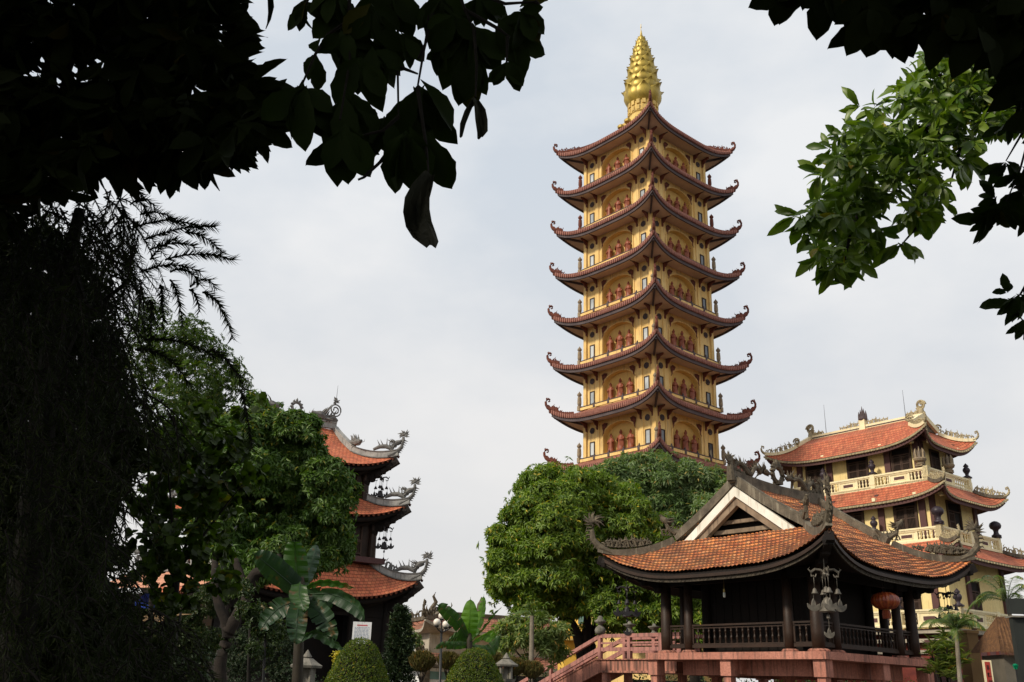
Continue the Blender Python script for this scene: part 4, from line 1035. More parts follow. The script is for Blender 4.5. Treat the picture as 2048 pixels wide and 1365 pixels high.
        for a, b in zip(fr[:-1], fr[1:]):
            A = p+d*(L*a+.2); B = p+d*(L*b-.2); l = (B-A).length
            pw = min(1.5, l*.45) if panels else 0; mid = (A+B)/2
            if pw:
                z = zt-h/2-.02; nx = Vector((d.y, -d.x, 0)); m = MB(); hh = h-.42
                a_, b_ = mid-d*pw/2, mid+d*pw/2
                m.bar(a_+Vector((0, 0, z+hh/2)), b_+Vector((0, 0, z+hh/2)), .14, .07); m.bar(a_+Vector((0, 0, z-hh/2)), b_+Vector((0, 0, z-hh/2)), .14, .07)
                for e in (a_, b_): m.box((e.x, e.y, z), (.12, .12, hh+.2))
                m.bar(mid-d*pw*.33+Vector((0, 0, z)), mid+d*pw*.33+Vector((0, 0, z)), .1, hh*.62); m.bar(a_+Vector((0, 0, z)), b_+Vector((0, 0, z)), .05, hh); m.build('panel', 'cream_trim', r, dz=Z)
                m = MB(); m.bar(mid-d*pw*.27+Vector((0, 0, z)), mid+d*pw*.27+Vector((0, 0, z)), .115, hh*.38); m.build('panel_inset', 'plum_column', r, dz=Z)
            spans = [(A, mid-d*(pw/2+.05)), (mid+d*(pw/2+.05), B)] if pw else [(A, B)]
            for s0, s1 in spans:
                ll = (s1-s0).length; n = max(1, int(ll/.27))
                for i in range(n):
                    e = s0.lerp(s1, (i+.5)/n); loc = (e.x, e.y, zt-h+.18+Z)
                    if bal[0] is None: bal[0] = baluster_mesh('baluster', 'cream_trim', h-.38, .075, r); bal[0].location = loc
                    else: inst(bal[0], r, loc)
        for f, kind in urns:
            e = p+d*(L*f); urn(r, (e.x, e.y, zt+.07+Z), kind)
    # second balcony (upper)
    for (bu, bv, zt, h, kx) in ((2.95, 6.25, 15.65, 1.0, 0), (4.05, 7.25, 11.25, 1.0, 1), (4.9, 8.3, 5.75, 1.15, 2)):
        n = (cu-bu, cv-bv); l = (cu-bu, cv+bv); r = (cu+bu, cv-bv)
        balustrade(n, l, zt, h, (.333, .667) if kx < 2 else (.25, .5, .75), urns=[[(0.03, 'flame'), (.333, 'vase'), (.667, 'vase')], [(.0, 'ball'), (.333, 'vase'), (.667, 'vase')], [(0, 'vase'), (.25, 'vase')]][kx])
        balustrade(n, r, zt, h, (.5,) if kx else (), urns=[[(.55, 'flame'), (1, 'vase')], [(1, 'ball')], [(1, 'ball')]][kx])
    # roofs
    for i, (hu, hv, tu, tv, z0, zt, inner) in enumerate(roofs):
        if inner is None:
            R = Roof(hu, hv, tu, tv, z0, zt, 1.9, 4.75, 19.25, cu=cu, cv=cv, conc=.15, p=4)
            # hip-and-gable whose ridge runs along v
            m = MB()
            for s in range(4): R.tiles(m, s, 50, 8)
            for sg in (-1, 1):
                m.grid(lambda a, t, sg=sg: (cu+sg*1.9*(1-t), cv+a*4.9, lerp(19.25, 20.2, t)), lin(-1, 1, 20), lin(0, 1, 4), lambda a, t: (a*4.9, 2+t*2.1))
            roof = m.build('roof', 'hall_tiles', root, smooth=True, dz=Z)
            m = MB(); m.sweep([(cu, cv+v, 20.25+.0*abs(v)) for v in lin(-4.95, 4.95, 11)], .22, .42); ridge = m.build('ridge', 'cream_trim', roof, dz=Z)
            m = MB()
            m.box((cu-.115, cv, 20.25), (.03, 9.4, .09))
            m.build('ridge_groove', 'purple_trim', ridge, dz=Z)
            for sg in (-1, 1):
                m = MB(); P = Vector((cu, cv+sg*4.9, 20.4)); scrollwork(m, [P-Vector((0, sg*1.1, 0)), P], .45, seed=3, r=.06, step=.16); 
                m.tube([P-Vector((0, 0, .2)), P+Vector((0, 0, .45))], [.26, .16], 7); [put(m, arc2(0, 0, q, q*.35, a_, a_+4.6, 9), P+Vector((0, 0, .72)), (0, sg, 0), (0, 0, 1), .075) for q, a_ in ((.4, 0), (.3, 2.2), (.22, 4.1), (.42, 3.6))]
                put(m, arc2(0, .3, .42, .15, -PI/2, PI, 12), P+Vector((0, sg*.05, .5)), (0, -sg, 0), (0, 0, 1), .09)
                m.build('ridge_end_carving', 'cream_carving', ridge, dz=Z)
                m = MB(); U = cv+sg*4.85
                m.add([(cu-1.9, U, 19.2), (cu, U, 20.2), (cu+1.9, U, 19.2)], [(0, 1, 2)]); g = m.build('gable', 'weathered_ridge', roof, dz=Z)
                for su in (-1, 1):
                    m = MB(); m.sweep([(cu+su*u, cv+sg*4.95, lerp(20.3, 19.35, u/1.9)) for u in lin(0, 1.9, 5)], .3, .34); m.build('barge_ridge', 'cream_trim', roof, dz=Z)
                    m = MB(); P = Vector((cu+su*2.0, cv+sg*4.9, 19.4))
                    for a in range(3): put(m, arc2(0, .25, .35-.08*a, .1, a*2, a*2+5, 9), P, (0, sg, 0), (0, 0, 1), .07)
                    m.build('cloud_carving', 'cream_carving', roof, dz=Z)
            m = MB(); P = Vector((cu, cv, 20.45)); m.box(P, (.5, .5, .9)); m.build('ridge_block', 'cream_trim', ridge, dz=Z)
            m = MB()
            for a, h in ((-.28, .8), (0, 1.2), (.28, .8), (-.12, 1.0), (.14, .95)): m.tube([P+Vector((0, a, .4)), P+Vector((0, a*1.1, .4+h*.6)), P+Vector((0, a*1.1, .4+h))], [.14, .09, .01], 6)
            m.lathe(P+Vector((0, 0, .4)), [(0, .3), (.1, .36), (.3, .3), (.4, .1)], 10); m.build('flame_finial', 'purple_trim', ridge, dz=Z)
            for sg in (-1, 1): m = MB(); scrollwork(m, [P+Vector((0, sg*.5, 0)), P+Vector((0, sg*2.1, 0))], lambda t: .5*(1-.5*t), seed=4, r=.05, step=.17); m.build('ridge_scrollwork', 'cream_carving', ridge, dz=Z)
            for v in (-3.6, 3.4):
                m = MB(); m.tube([(cu, cv+v, 20.4), (cu, cv+v, 22.9 if v > 0 else 22.6)], [.03, .012], 4); m.build('lightning_rod', 'silver_rod', ridge, dz=Z)
        else:
            R = Roof(hu, hv, tu, tv, z0, zt, *inner, cu=cu, cv=cv, conc=.2, p=5)
            m = MB()
            for s in range(4): R.tiles(m, s, 50, 7)
            roof = m.build('roof', 'hall_tiles', root, smooth=True, dz=Z)
            m = MB(); m.b2((cu-inner[0]-.1, cv-inner[1]-.1, inner[2]-.3), (cu+inner[0]+.1, cv+inner[1]+.1, inner[2]+.02)); m.build('balcony_floor', 'cream_trim', root, dz=Z)
        m = MB()
        for s in range(4):
            e = R.eave(s, 110 if s in (0, 2) else 60, dz=-.10, grow=.02)
            for k, q in enumerate(e): 
                if k % 2 == 0: m.lathe((q.x, q.y, q.z-.1), [(0, .03), (.03, .08), (.14, .09)], 6)
            m.sweep(R.eave(s, 30, dz=-.10, grow=-.03), .08, .14)
        m.build('eave_tiles', 'cream_carving', roof, dz=Z)
        m = MB()
        for s in range(4): m.sweep(R.eave(s, 30, dz=-.3, grow=-.15), .1, .24)
        m.build('fascia', 'plum_column', roof, dz=Z)
        m = MB(); wu, wv, _, z1 = fl[i]
        for s in range(4): R.under(m, s, .32, wu-.02, wv-.02, z1+.15, inset=.2)
        m.build('soffit', 'plum_column', roof, smooth=True, dz=Z)
        for c in range(4):
            m = MB(); h = R.hip(c, 14, dz=.14, t1=.92); m.sweep(h, .2, .24); hp = m.build('hip_ridge', 'cream_trim' if i == 0 else 'weathered_ridge', roof, dz=Z)
            o = corner_out(c); m = MB(); P = Vector(R.pt(c, 1, 0, .2)); fin_curl(m, P, o, .6, .085)
            scrollwork(m, [q+Vector((0, 0, .1)) for q in h[1:]], lambda t: .55*math.sin(PI*(.2+.6*t)), seed=c+i*5+60, r=.05, step=.2, spikes=True)
            m.build('corner_carving', 'cream_carving', hp, dz=Z)
    return root
HALL = build_hall()
# ================================================================ red tiled bell tower on the left
def build_bell():
    Z = EYE; root = thing('bell_tower', (-15.0, 63.68, 0), 'three tiered dark timber bell tower with orange tiled roofs and grey ridges', 'tower', rz=.655)
    m = MB(); m.b2((-5.45, -5.45, -EYE), (5.45, 5.45, -1.0)); m.build('plinth', 'stone', root, dz=Z)
    for (w, z0, z1) in ((3.85, 11.3, 13.4), (4.42, 7.75, 10.1)):
        m = MB(); m.b2((-w+.15, -w+.15, z0), (w-.15, w-.15, z1)); wall = m.build('wall', 'dark_wood', root, dz=Z)
        for a in (-1, -.33, .33, 1):
            for b in (-1, 1):
                for (x, y) in ((a*w, b*w), (b*w, a*w)):
                    if abs(a) == 1 and (x, y) == (b*w, a*w): continue
                    m = MB(); m.lathe((x, y, z0), [(0, .26), (z1-z0, .22)], 10); m.build('post', 'dark_wood', wall, dz=Z)
        for f in (0, 1):
            for c in (-.66*w, 0, .66*w):
                m = MB(); 
                for q in (-.7, .7): box_frame(m, f, -w+.15, c+q-.06, c+q+.06, z0+.15, z1-.2, 0, .1)
                for z in (z0+.2, z0+.95, z0+1.05, z1-.3): box_frame(m, f, -w+.15, c-.64, c+.64, z, z+.1, 0, .1)
                for j in range(9): x = c-.56+j*.14; box_frame(m, f, -w+.15, x-.02, x+.02, z0+.3, z0+.95, .02, .07)
                m.build('lattice_window', 'shutter_wood', wall, dz=Z)
    m = MB(); m.b2((-5.08, -5.08, 7.38), (5.08, 5.08, 7.74)); m.build('balcony_slab', 'plum_column', root, dz=Z)
    m = MB(); m.b2((-4.3, -4.3, 6.4), (4.3, 4.3, 7.37)); m.build('balcony_base', 'dark_wood', root, dz=Z)
    # ground storey: posts with dark walls set back
    for a in (-5.3, -2.9, 2.9, 5.3):
        for b in (-5.3, 5.3):
            for (x, y) in {(a, b), (b, a)}:
                if (x, y) in ((-5.3, -5.3), (5.3, 5.3), (5.3, -5.3), (-5.3, 5.3)) and (a != b and (x, y) != (a, b)): continue
                m = MB(); m.lathe((x, y, -1.0), [(0, .4), (.2, .36), (.25, .28), (6.1, .24)], 12); m.build('post', 'shaded_wood', root, dz=Z)
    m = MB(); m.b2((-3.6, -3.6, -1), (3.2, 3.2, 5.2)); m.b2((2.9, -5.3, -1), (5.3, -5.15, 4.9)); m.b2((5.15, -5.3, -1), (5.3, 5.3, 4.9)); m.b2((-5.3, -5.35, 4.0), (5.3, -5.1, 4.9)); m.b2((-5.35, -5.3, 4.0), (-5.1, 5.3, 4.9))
    m.build('ground_wall', 'shaded_wood', root, dz=Z)
    m = MB()
    for j in range(16): x = -2.6+j*.33; m.b2((x-.03, -5.3, -1), (x+.03, -5.24, .0))
    m.b2((-2.9, -5.33, 0), (2.9, -5.2, .12)); m.b2((-2.9, -5.33, -.95), (2.9, -5.2, -.8)); m.build('railing', 'dark_wood', root, dz=Z)
    tiers = [(4.9, 5.34, 13.62, 14.62, 3.3, 2.55, 15.05, 3.85, 13.5), (5.55, 6.06, 10.22, 11.35, 3.9, 3.9, 11.65, 4.42, 10.15), (6.35, 6.86, 5.02, 6.45, 4.4, 4.4, 7.35, 5.3, 4.95)]
    for i, (h, t, z0, zt, iu, iv, zi, ww, wz) in enumerate(tiers):
        R = Roof(h, h, t, t, z0, zt, iu, iv, zi, conc=.22, p=3.3, q=1.7)
        if i == 0: roof = hip_gable(root, R, 3.3, 17.05, 'bell_tiles', nt=8)
        else:
            m = MB()
            for s in range(4): R.tiles(m, s, 50, 9)
            roof = m.build('roof', 'bell_tiles', root, smooth=True, dz=Z)
        m = MB()
        for s in range(4):
            e = R.eave(s, 2*int(h/.3)*1, dz=-.04, grow=.02)
            for q in e: m.lathe((q.x, q.y, q.z-.1), [(0, .06), (.14, .11)], 5)
        m.build('eave_tiles', 'bell_tiles', roof, dz=Z)
        m = MB()
        for s in range(4): R.under(m, s, .12, ww, ww, wz, inset=.1); m.sweep(R.eave(s, 26, dz=-.3, grow=-.3), .2, .34); m.sweep(R.eave(s, 26, dz=-.62, grow=-.9), .3, .3)
        m.build('soffit', 'shaded_wood', roof, smooth=True, dz=Z)
        for c in range(4):
            o = corner_out(c); T = Vector(R.pt(c, 1, 0)); b0 = o*(ww*1.4)+Vector((0, 0, wz-.5)); m = MB()
            for j in range(6):
                q = b0.lerp(T, (j+.3)/6)-Vector((0, 0, .28)); m.lathe(q, [(-.25, .06), (-.2, .22), (0, .28), (.2, .2)], 7)
            m.bar(b0, T-Vector((0, 0, .25)), .4, .55); m.build('corner_bracket', 'shaded_wood', roof, dz=Z)
            hp = R.hip(c, 16, dz=.22); m = MB(); m.sweep(hp, .26, .40); hr = m.build('hip_ridge', 'grey_ridge', roof, dz=Z)
            m = MB(); m.sweep([q+Vector((0, 0, .22)) for q in hp], .34, .07); m.sweep([q+Vector((0, 0, -.2)) for q in hp], .34, .07); m.build('ridge_moulding', 'grey_dragon', hr, dz=Z)
            m = MB(); P = T+Vector((0, 0, .3)); pts = [P-o*.7-Vector((0, 0, .3)), P-o*.1, P+o*.2+Vector((0, 0, .35)), P+o*.3+Vector((0, 0, .8)), P+o*.28+Vector((0, 0, 1.05))]
            m.tube(pts, [.17, .16, .13, .11, .09], 7); tuft(m, P+o*.3+Vector((0, 0, 1.2)), o, .42, .06, 10, c)
            for j in range(7): q = pts[1].lerp(pts[3], j/6); m.tube([q+o*.08, q+o*.32-Vector((0, 0, .08))], [.06, .01], 4)
            put(m, [(-.35, .1), (-.2, .45), (-.22, .75), (-.4, .82), (-.5, .68), (-.38, .62)], P-o*.15, o, (0, 0, 1), [.09, .08, .07, .06, .05, .03])
            m.build('phoenix_tip', 'grey_dragon', hr, dz=Z)
            m = MB(); q0 = R.hip(c, 16, dz=.5)[4]; path = [q0-o*.9+Vector((0, 0, .1)), q0-o*.45+Vector((0, 0, .3)), q0+Vector((0, 0, .32)), q0+o*.4+Vector((0, 0, .12)), q0+o*.7+Vector((0, 0, .5))]
            dragon(m, path, .15, seed=c+9, fin=1.8)
            if i == 2: scrollwork(m, R.hip(c, 16, dz=.45)[8:12], .5, seed=c+3, r=.06, step=.2)
            m.build('ridge_dragon', 'grey_dragon', hr, dz=Z)
            if i == 0:
                m = MB(); sx = -1 if c in (0, 3) else 1; sy = -1 if c in (0, 1) else 1
                pts = [(sx*lerp(3.1, 3.35, v/2.55), sy*v, lerp(17.15, 15.3, (v/2.55)**.9)) for v in lin(.05, 2.6, 8)]
                m.sweep(pts, .34, .4); m.sweep([(a, b, d+.22) for a, b, d in pts], .42, .07); m.build('barge_ridge', 'grey_ridge', roof, dz=Z)
                m = MB(); dragon(m, [Vector(pts[-1])+Vector((0, sy*d, .25+e)) for d, e in ((-.7, .1), (-.3, .25), (.1, .2), (.45, .1))], .2, seed=2, fin=1); m.build('guardian_beast', 'grey_dragon', hr, dz=Z)
    m = MB()
    for sg in (-1, 1): m.add([(sg*3.15, -2.5, 15.0), (sg*3.15, 0, 17.0), (sg*3.15, 2.5, 15.0)], [(0, 1, 2)])
    m.build('gable_wall', 'dark_wood', root, dz=Z)
    m = MB(); m.sweep([(u, 0, 17.25+.03*abs(u)) for u in lin(-3.15, 3.15, 9)], .3, .44); m.sweep([(u, 0, 17.48+.03*abs(u)) for u in lin(-3.15, 3.15, 9)], .4, .08); rg_ = m.build('ridge', 'grey_ridge', root, dz=Z)
    m = MB(); flame_ring(m, (0, 0, 17.75), (1, 0, 0), .34, .1, 9); m.box((0, 0, 17.55), (.7, .5, .5)); m.build('sun_disc', 'grey_dragon', rg_, dz=Z)
    for sg in (-1, 1):
        m = MB(); P = Vector((sg*2.9, 0, 17.6)); dragon(m, [P+Vector((sg*.3, 0, .1)), P+Vector((sg*.0, 0, .25)), P+Vector((-sg*.5, 0, .15)), P+Vector((-sg*.95, 0, .25))], .26, seed=8, fin=.8)
        if sg < 0: tuft(m, P, (sg, 0, 0), .3, .05, 6, 2); m.build('dragon_finial', 'grey_dragon', rg_, dz=Z); continue
        put(m, arc2(0, 0, .5, .12, -PI/2, PI*3.2, 26), P+Vector((sg*.1, 0, .95)), (sg, 0, 0), (0, 0, 1), .055); m.tube([P+Vector((0, 0, 1.4)), P+Vector((sg*.1, 0, 1.75)), P+Vector((-sg*.1, 0, 1.9))], [.1, .08, .02], 5)
        tuft(m, P+Vector((sg*.1, 0, 1.6)), (sg, 0, 0), .3, .05, 6, 2)
        m.build('dragon_finial', 'grey_dragon', rg_, dz=Z)
    m = MB(); m.tube([(3.0, 0, 18.9), (3.02, 0, 20.4)], [.03, .01], 4); m.build('lightning_rod', 'silver_rod', rg_, dz=Z)
    return root
BELL = build_bell()
chime(in_frame(BELL, 4.75, -4.4, 13.1), 1.05, 'dark_chime', 'dark bell chime under the top roof of the left bell tower', rz=.655)
chime(in_frame(BELL, 5.0, -5.0, 9.65), 1.05, 'dark_chime', 'dark bell chime under the middle roof of the left bell tower', rz=.655)
# ---------------------------------------------------------------- distant gate temple
def build_gate():
    Z = EYE
    N = at(850, 1238, 88); root = thing('gate_temple', (N.x, N.y, 0), 'distant low temple gate with two tier weathered brown tile roofs', 'temple gate', rz=.50)
    s = mpp(850, 1238, 88); zt = (1368-1238)*s*1.0
    W, D = 8.2, 2.6
    for i, (zc, off, hh) in enumerate(((zt, 0, 1.55), (zt-3.1, .9, 1.3))):
        R = Roof(W-.25+off, D-.25+off, W+off, D+off, zc-1.0, zc-.1, W-2.2 if i == 0 else W-.6, .6 if i == 0 else D-.6, zc+.35 if i == 0 else zc+.1, cu=W, cv=D, conc=.2, p=4)
        # long side faces the camera on the right: swap so that length runs along -v
        m = MB()
        for k in range(4): R.tiles(m, k, 40, 7)
        roof = m.build('roof', 'far_tiles', root, smooth=True, dz=Z)
        m = MB()
        for k in range(4): m.sweep(R.eave(k, 26, dz=-.15, grow=-.05), .15, .26)
        m.build('fascia', 'far_paint', roof, dz=Z)
        m = MB()
        for k in range(4): R.under(m, k, .3, W-.9, D-.9, zc-1.3, inset=.1)
        m.build('soffit', 'far_paint', roof, smooth=True, dz=Z)
        for c in range(4):
            hp = R.hip(c, 12, dz=.18); m = MB(); m.sweep(hp, .3, .36); hr = m.build('hip_ridge', 'weathered_ridge', roof, dz=Z); m = MB(); o = corner_out(c); fin_curl(m, Vector(R.pt(c, 1, 0, .3)), o, 1.2, .14); scrollwork(m, hp[1:8], .85, seed=c, r=.09, step=.32); m.build('corner_carving', 'mossy_dragon', hr, dz=Z)
        if i == 0:
            m = MB(); m.sweep([(W+v, D, zc+.5) for v in lin(-W+2, W-2, 9)], .35, .6); rg_ = m.build('ridge', 'weathered_ridge', roof, dz=Z)
            m = MB(); P = Vector((W*.85, D, zc+.8)); m.lathe(P, [(0, .4), (.4, .45), (.9, .4), (1.2, .2), (1.6, .02)], 8)
            for sg in (-1, 1): put(m, [(0, 0), (.1, .6), (-.2, 1.1), (.1, 1.6), (-.1, 2.0)], Vector((W+sg*(W-2), D, zc+.5)), (sg, 0, 0), (0, 0, 1), [.35, .27, .2, .13, .03]); scrollwork(m, [Vector((W+sg*(W-2), D, zc+.6)), Vector((W+sg*(W-3.6), D, zc+.6))], .8, seed=3, r=.1, step=.3)
            m.build('ridge_carving', 'mossy_dragon', rg_, dz=Z)
    m = MB(); m.b2((1.0, 1.0, zt-3.2), (2*W-1.0, 2*D-1.0, zt-1.2)); m.build('upper_wall', 'far_paint', root, dz=Z)
    m = MB(); m.b2((.2, .2, -EYE), (2*W-.2, 2*D-.2, zt-4.3)); m.build('wall', 'white_paint', root, dz=Z)
    for v in (.4, 3.4): m = MB(); m.b2((v-.35, -.1, -EYE), (v+.35, .6, zt-4.3)); m.build('pillar', 'weathered_ridge', root, dz=Z)
    m = MB(); m.b2((.8, .16, .6), (3.0, .198, zt-4.6)); m.build('panel', 'teal_panel', root, dz=Z)
build_gate()
# ================================================================ vegetation
T2 = T_simple(.5, .10, .15)
def _obo(i):
    pr = []
    for k in range(13):
        t = k/12; w = .47*math.sin(PI*t**1.45)**.75 if 0 < t < 1 else .015
        w = max(w, .02)*(1+.07*math.sin(k*2.3+i*2)); pr.append((t, w if k < 12 else .012))
    return T_shaped(pr, fold=.10, bend=.22+.22*i)
T_OBO = [_obo(i) for i in range(3)]
T_OBC = [T_shaped([(0, .03), (.25, .18), (.5, .38+.03*i), (.72, .46), (.9, .30), (1.0, .02)], fold=.10, bend=.25+.2*i) for i in range(3)]
T_LAN = T_shaped([(0, .04), (.3, .42), (.6, .46), (1.0, .02)], fold=.12, bend=.25)
T_RND = T_shaped([(0, .05), (.15, .36), (.45, .52), (.8, .40), (1.0, .04)], fold=.08, bend=.12)
T_NDL = (np.array([(-.5, 0, 0), (.5, 0, 0), (.25, .6, -.05), (0, 1, -.12)]), np.array([(0, 1, 2, 3)]))
VIEW = np.array(ray(1024, 682.5).normalized())
def rosettes(L, rng, C, D, n, length, wr, T, spread=1.1, droop=.5, jit=.25, open_=0):
    "whorls of n leaves round twig tips C pointing along D"
    C = np.asarray(C, float); D = np.asarray(D, float); D = D/np.linalg.norm(D, axis=1, keepdims=True); m = len(C)
    up = np.tile(np.array([[.13, .07, 1.]]), (m, 1)); a = np.cross(D, up); a /= np.linalg.norm(a, axis=1, keepdims=True)+1e-9; b = np.cross(a, D)
    for i in range(n):
        ph = 2*np.pi*i/n+rng.uniform(-.4, .4, m)+np.arange(m)*1.3
        sp = spread*(.65+.5*rng.random(m))
        d = D*np.cos(sp)[:, None]+(a*np.cos(ph)[:, None]+b*np.sin(ph)[:, None])*np.sin(sp)[:, None]
        d[:, 2] -= droop*rng.uniform(.4, 1.2, m); d += rng.normal(size=(m, 3))*jit*.4
        nn = D*1.0+rng.normal(size=(m, 3))*.35+np.array([0, 0, .5])
        if open_:      # blades hang open, broad side outwards
            d = d-VIEW*(d@VIEW)[:, None]*open_; nn = -VIEW+rng.normal(size=(m, 3))*.42
        l = length*rng.uniform(.65, 1.15, m)
        t = T[i % len(T)] if isinstance(T, list) else T
        L.add(t, C+rng.normal(size=(m, 3))*length*.06, d, nn, l, l*wr*rng.uniform(.85, 1.15, m))
def crown(rng, blobs, dens, inner=.55, flat=1., clump=False):
    "twig tips over the surface of overlapping blobs: centres and outward directions"
    C = []; D = []
    B = [(np.array(c), r) for c, r in blobs]
    if clump:
        B2 = []
        for c, r in B:
            k = max(7, int(15*min(2.2, r)**.7)); dd = rdir(rng, k); dd[:, 2] = dd[:, 2]*.9+.12
            for q in range(k):
                cc = c+dd[q]*r*rng.uniform(.55, .84); B2.append((cc, r*rng.uniform(.26, .42)))
            B2.append((c, r*.72))
        keepB = []
        for cc, rr in B2:
            if all(np.linalg.norm(cc-c) > r*.52 or rr > r*.6 for c, r in B): keepB.append((cc, rr))
        for cc, rr in keepB:
            if rng.random() < .10 and rr < 1.3: continue
            n = int(dens*1.15*rr*rr*(.55 if rr > 1.3 else 1))+3; d = rdir(rng, n); d[:, 2] = np.where(d[:, 2] < -.45, -d[:, 2]*.4, d[:, 2]); d /= np.linalg.norm(d, axis=1, keepdims=True)
            p = cc+d*(rr*(.7+.35*rng.random(n)**.6))[:, None]*np.array([1, 1, .85]); C.append(p); D.append(d*.8+np.array([0, 0, -.1]))
        for c, r in B:      # stray twigs beyond the outline
            n = int(6+dens*r*r*.035); d = rdir(rng, n); C.append(c+d*(r*rng.uniform(1.0, 1.32, n))[:, None]); D.append(d*.6+np.array([0, 0, .25]))
        return np.concatenate(C), np.concatenate(D)
    for c, r in B:
        n = int(dens*r*r); d = rdir(rng, n); rad = r*(inner+(1.06-inner)*rng.random(n)**.45)
        rad *= 1+.13*np.sin(d[:, 0]*5+c[0])*np.cos(d[:, 2]*6+c[1])
        p = c+d*rad[:, None]*np.array([1, 1, flat]); keep = np.ones(n, bool)
        for c2, r2 in B:
            if r2 is r and (c2 == c).all(): continue
            keep &= (np.linalg.norm(p-c2, axis=1) > r2*.55)
        C.append(p[keep]); D.append(d[keep])
    return np.concatenate(C), np.concatenate(D)
def pb(lst, Y, dy=None, seed=0, spread=1.2):
    "blobs from (photo x, photo y, radius in photo pixels) near distance Y"
    rg = random.Random(seed); out = []
    for q in lst:
        y = Y+(q[3] if len(q) > 3 else rg.uniform(-spread, spread)); p = at(q[0], q[1], y); out.append((tuple(p), q[2]*mpp(q[0], q[1], y)))
    return out
def limbs(mb, base, tips, r0, rg, sag=.1):
    base = Vector(base)
    for t in tips:
        t = Vector(t); m = base.lerp(t, .5)+Vector((rg.uniform(-.1, .1), rg.uniform(-.1, .1), sag))*(t-base).length*.6
        pts = [base*(1-s)**2+m*2*s*(1-s)+t*s*s for s in lin(0, 1, 7)]
        mb.tube(pts, [r0*(1-.82*s) for s in lin(0, 1, 7)], 7)
def tree(name, label, cat, Y, blobs, leaf, mat, dens, n, length, wr, T, base, fork, r0, bark='bark', seed=1, droop=.6, spread=1.0, inner=.6, group=None, extra=None, multi=None, jit=.25, lmb=1):
    rng = np.random.default_rng(seed); rg = random.Random(seed)
    b = Vector(base); root = thing(name, (b.x, b.y, 0), label, cat, group=group)
    m = MB(); f = Vector(fork); off = Vector((b.x, b.y, 0))
    def L_(p): return Vector(p)-off
    tr = [L_(b), L_(b.lerp(f, .35)+Vector((r0*.3, 0, 0))), L_(b.lerp(f, .7)), L_(f)]
    if multi:
        for q in multi:
            q = spline([L_(x) for x in q]); m.tube(q, [r0*(1-.5*i/(len(q)-1))*(1+.05*math.sin(i*2.1)) for i in range(len(q))], 10)
    else: m.tube(tr, [r0*1.25, r0, r0*.92, r0*.85], 10)
    tips = [c for c, r in blobs]
    if lmb: limbs(m, L_(f), [L_(t) for t in rg.sample(tips, min(7, len(tips)))], r0*.32, rg)
    m.build('trunk', bark, root, smooth=True)
    L = Leaves(); C, D = crown(rng, blobs, dens, inner, clump=inner > .5)
    rosettes(L, rng, C, D, n, length, wr, T, spread, droop, jit)
    if extra: extra(L, rng)
    L.build('crown', mat, root)
    return root
# ---- the big mango tree in the middle and the paler tree behind it
A = [(1100, 1000, 68), (1065, 1045, 62), (1150, 990, 58), (1210, 995, 55), (1035, 1100, 62), (1000, 1130, 30), (1110, 1070, 85), (1190, 1060, 80), (1030, 1170, 52), (1100, 1160, 85), (1180, 1150, 80), (1250, 1060, 60), (1280, 1110, 62), (1250, 1160, 70), (1120, 1215, 45), (1060, 1205, 40), (1000, 1180, 24), (1320, 1085, 55), (1340, 1140, 60), (1240, 1010, 52), (1300, 1180, 60), (1205, 1215, 40), (1360, 1190, 60), (1400, 1230, 50), (1310, 1230, 50), (1230, 1235, 40)]
tb = at(1170, 1330, 51); tb.z = 0; fk = at(1165, 1230, 51)
tree('mango_tree', 'large bright green mango tree in the middle in front of the yellow tower', 'tree', 50, pb(A, 50.5, seed=3, spread=1.6), None, 'mango_leaf', 210, 8, .30, .28, T_LAN, tb, fk, .34, seed=3, droop=.95, spread=1.1,
     multi=[[tb, at(1160, 1290, 51), at(1130, 1230, 51), at(1100, 1180, 51)], [tb, at(1172, 1280, 51), at(1180, 1200, 51.2)], [tb, at(1182, 1290, 51.4), at(1205, 1220, 51.6), at(1220, 1150, 52)]])
B_ = [(1330, 965, 50), (1280, 950, 46), (1385, 965, 48), (1430, 975, 36), (1300, 1000, 52), (1370, 1010, 48), (1420, 1020, 34), (1240, 965, 42), (1322, 930, 24), (1260, 1010, 50), (1225, 1000, 40), (1455, 985, 22), (1340, 1040, 40), (1205, 960, 30)]
tb = at(1390, 1330, 60); tb.z = 0
tree('broadleaf_tree', 'paler green tree with drooping leaves under the lowest eaves of the yellow tower', 'tree', 60, pb(B_, 60, seed=5, spread=1.5), None, 'pale_leaf', 190, 8, .40, .26, T_LAN, tb, at(1370, 1120, 60), .3, seed=5, droop=.9, spread=1.1)
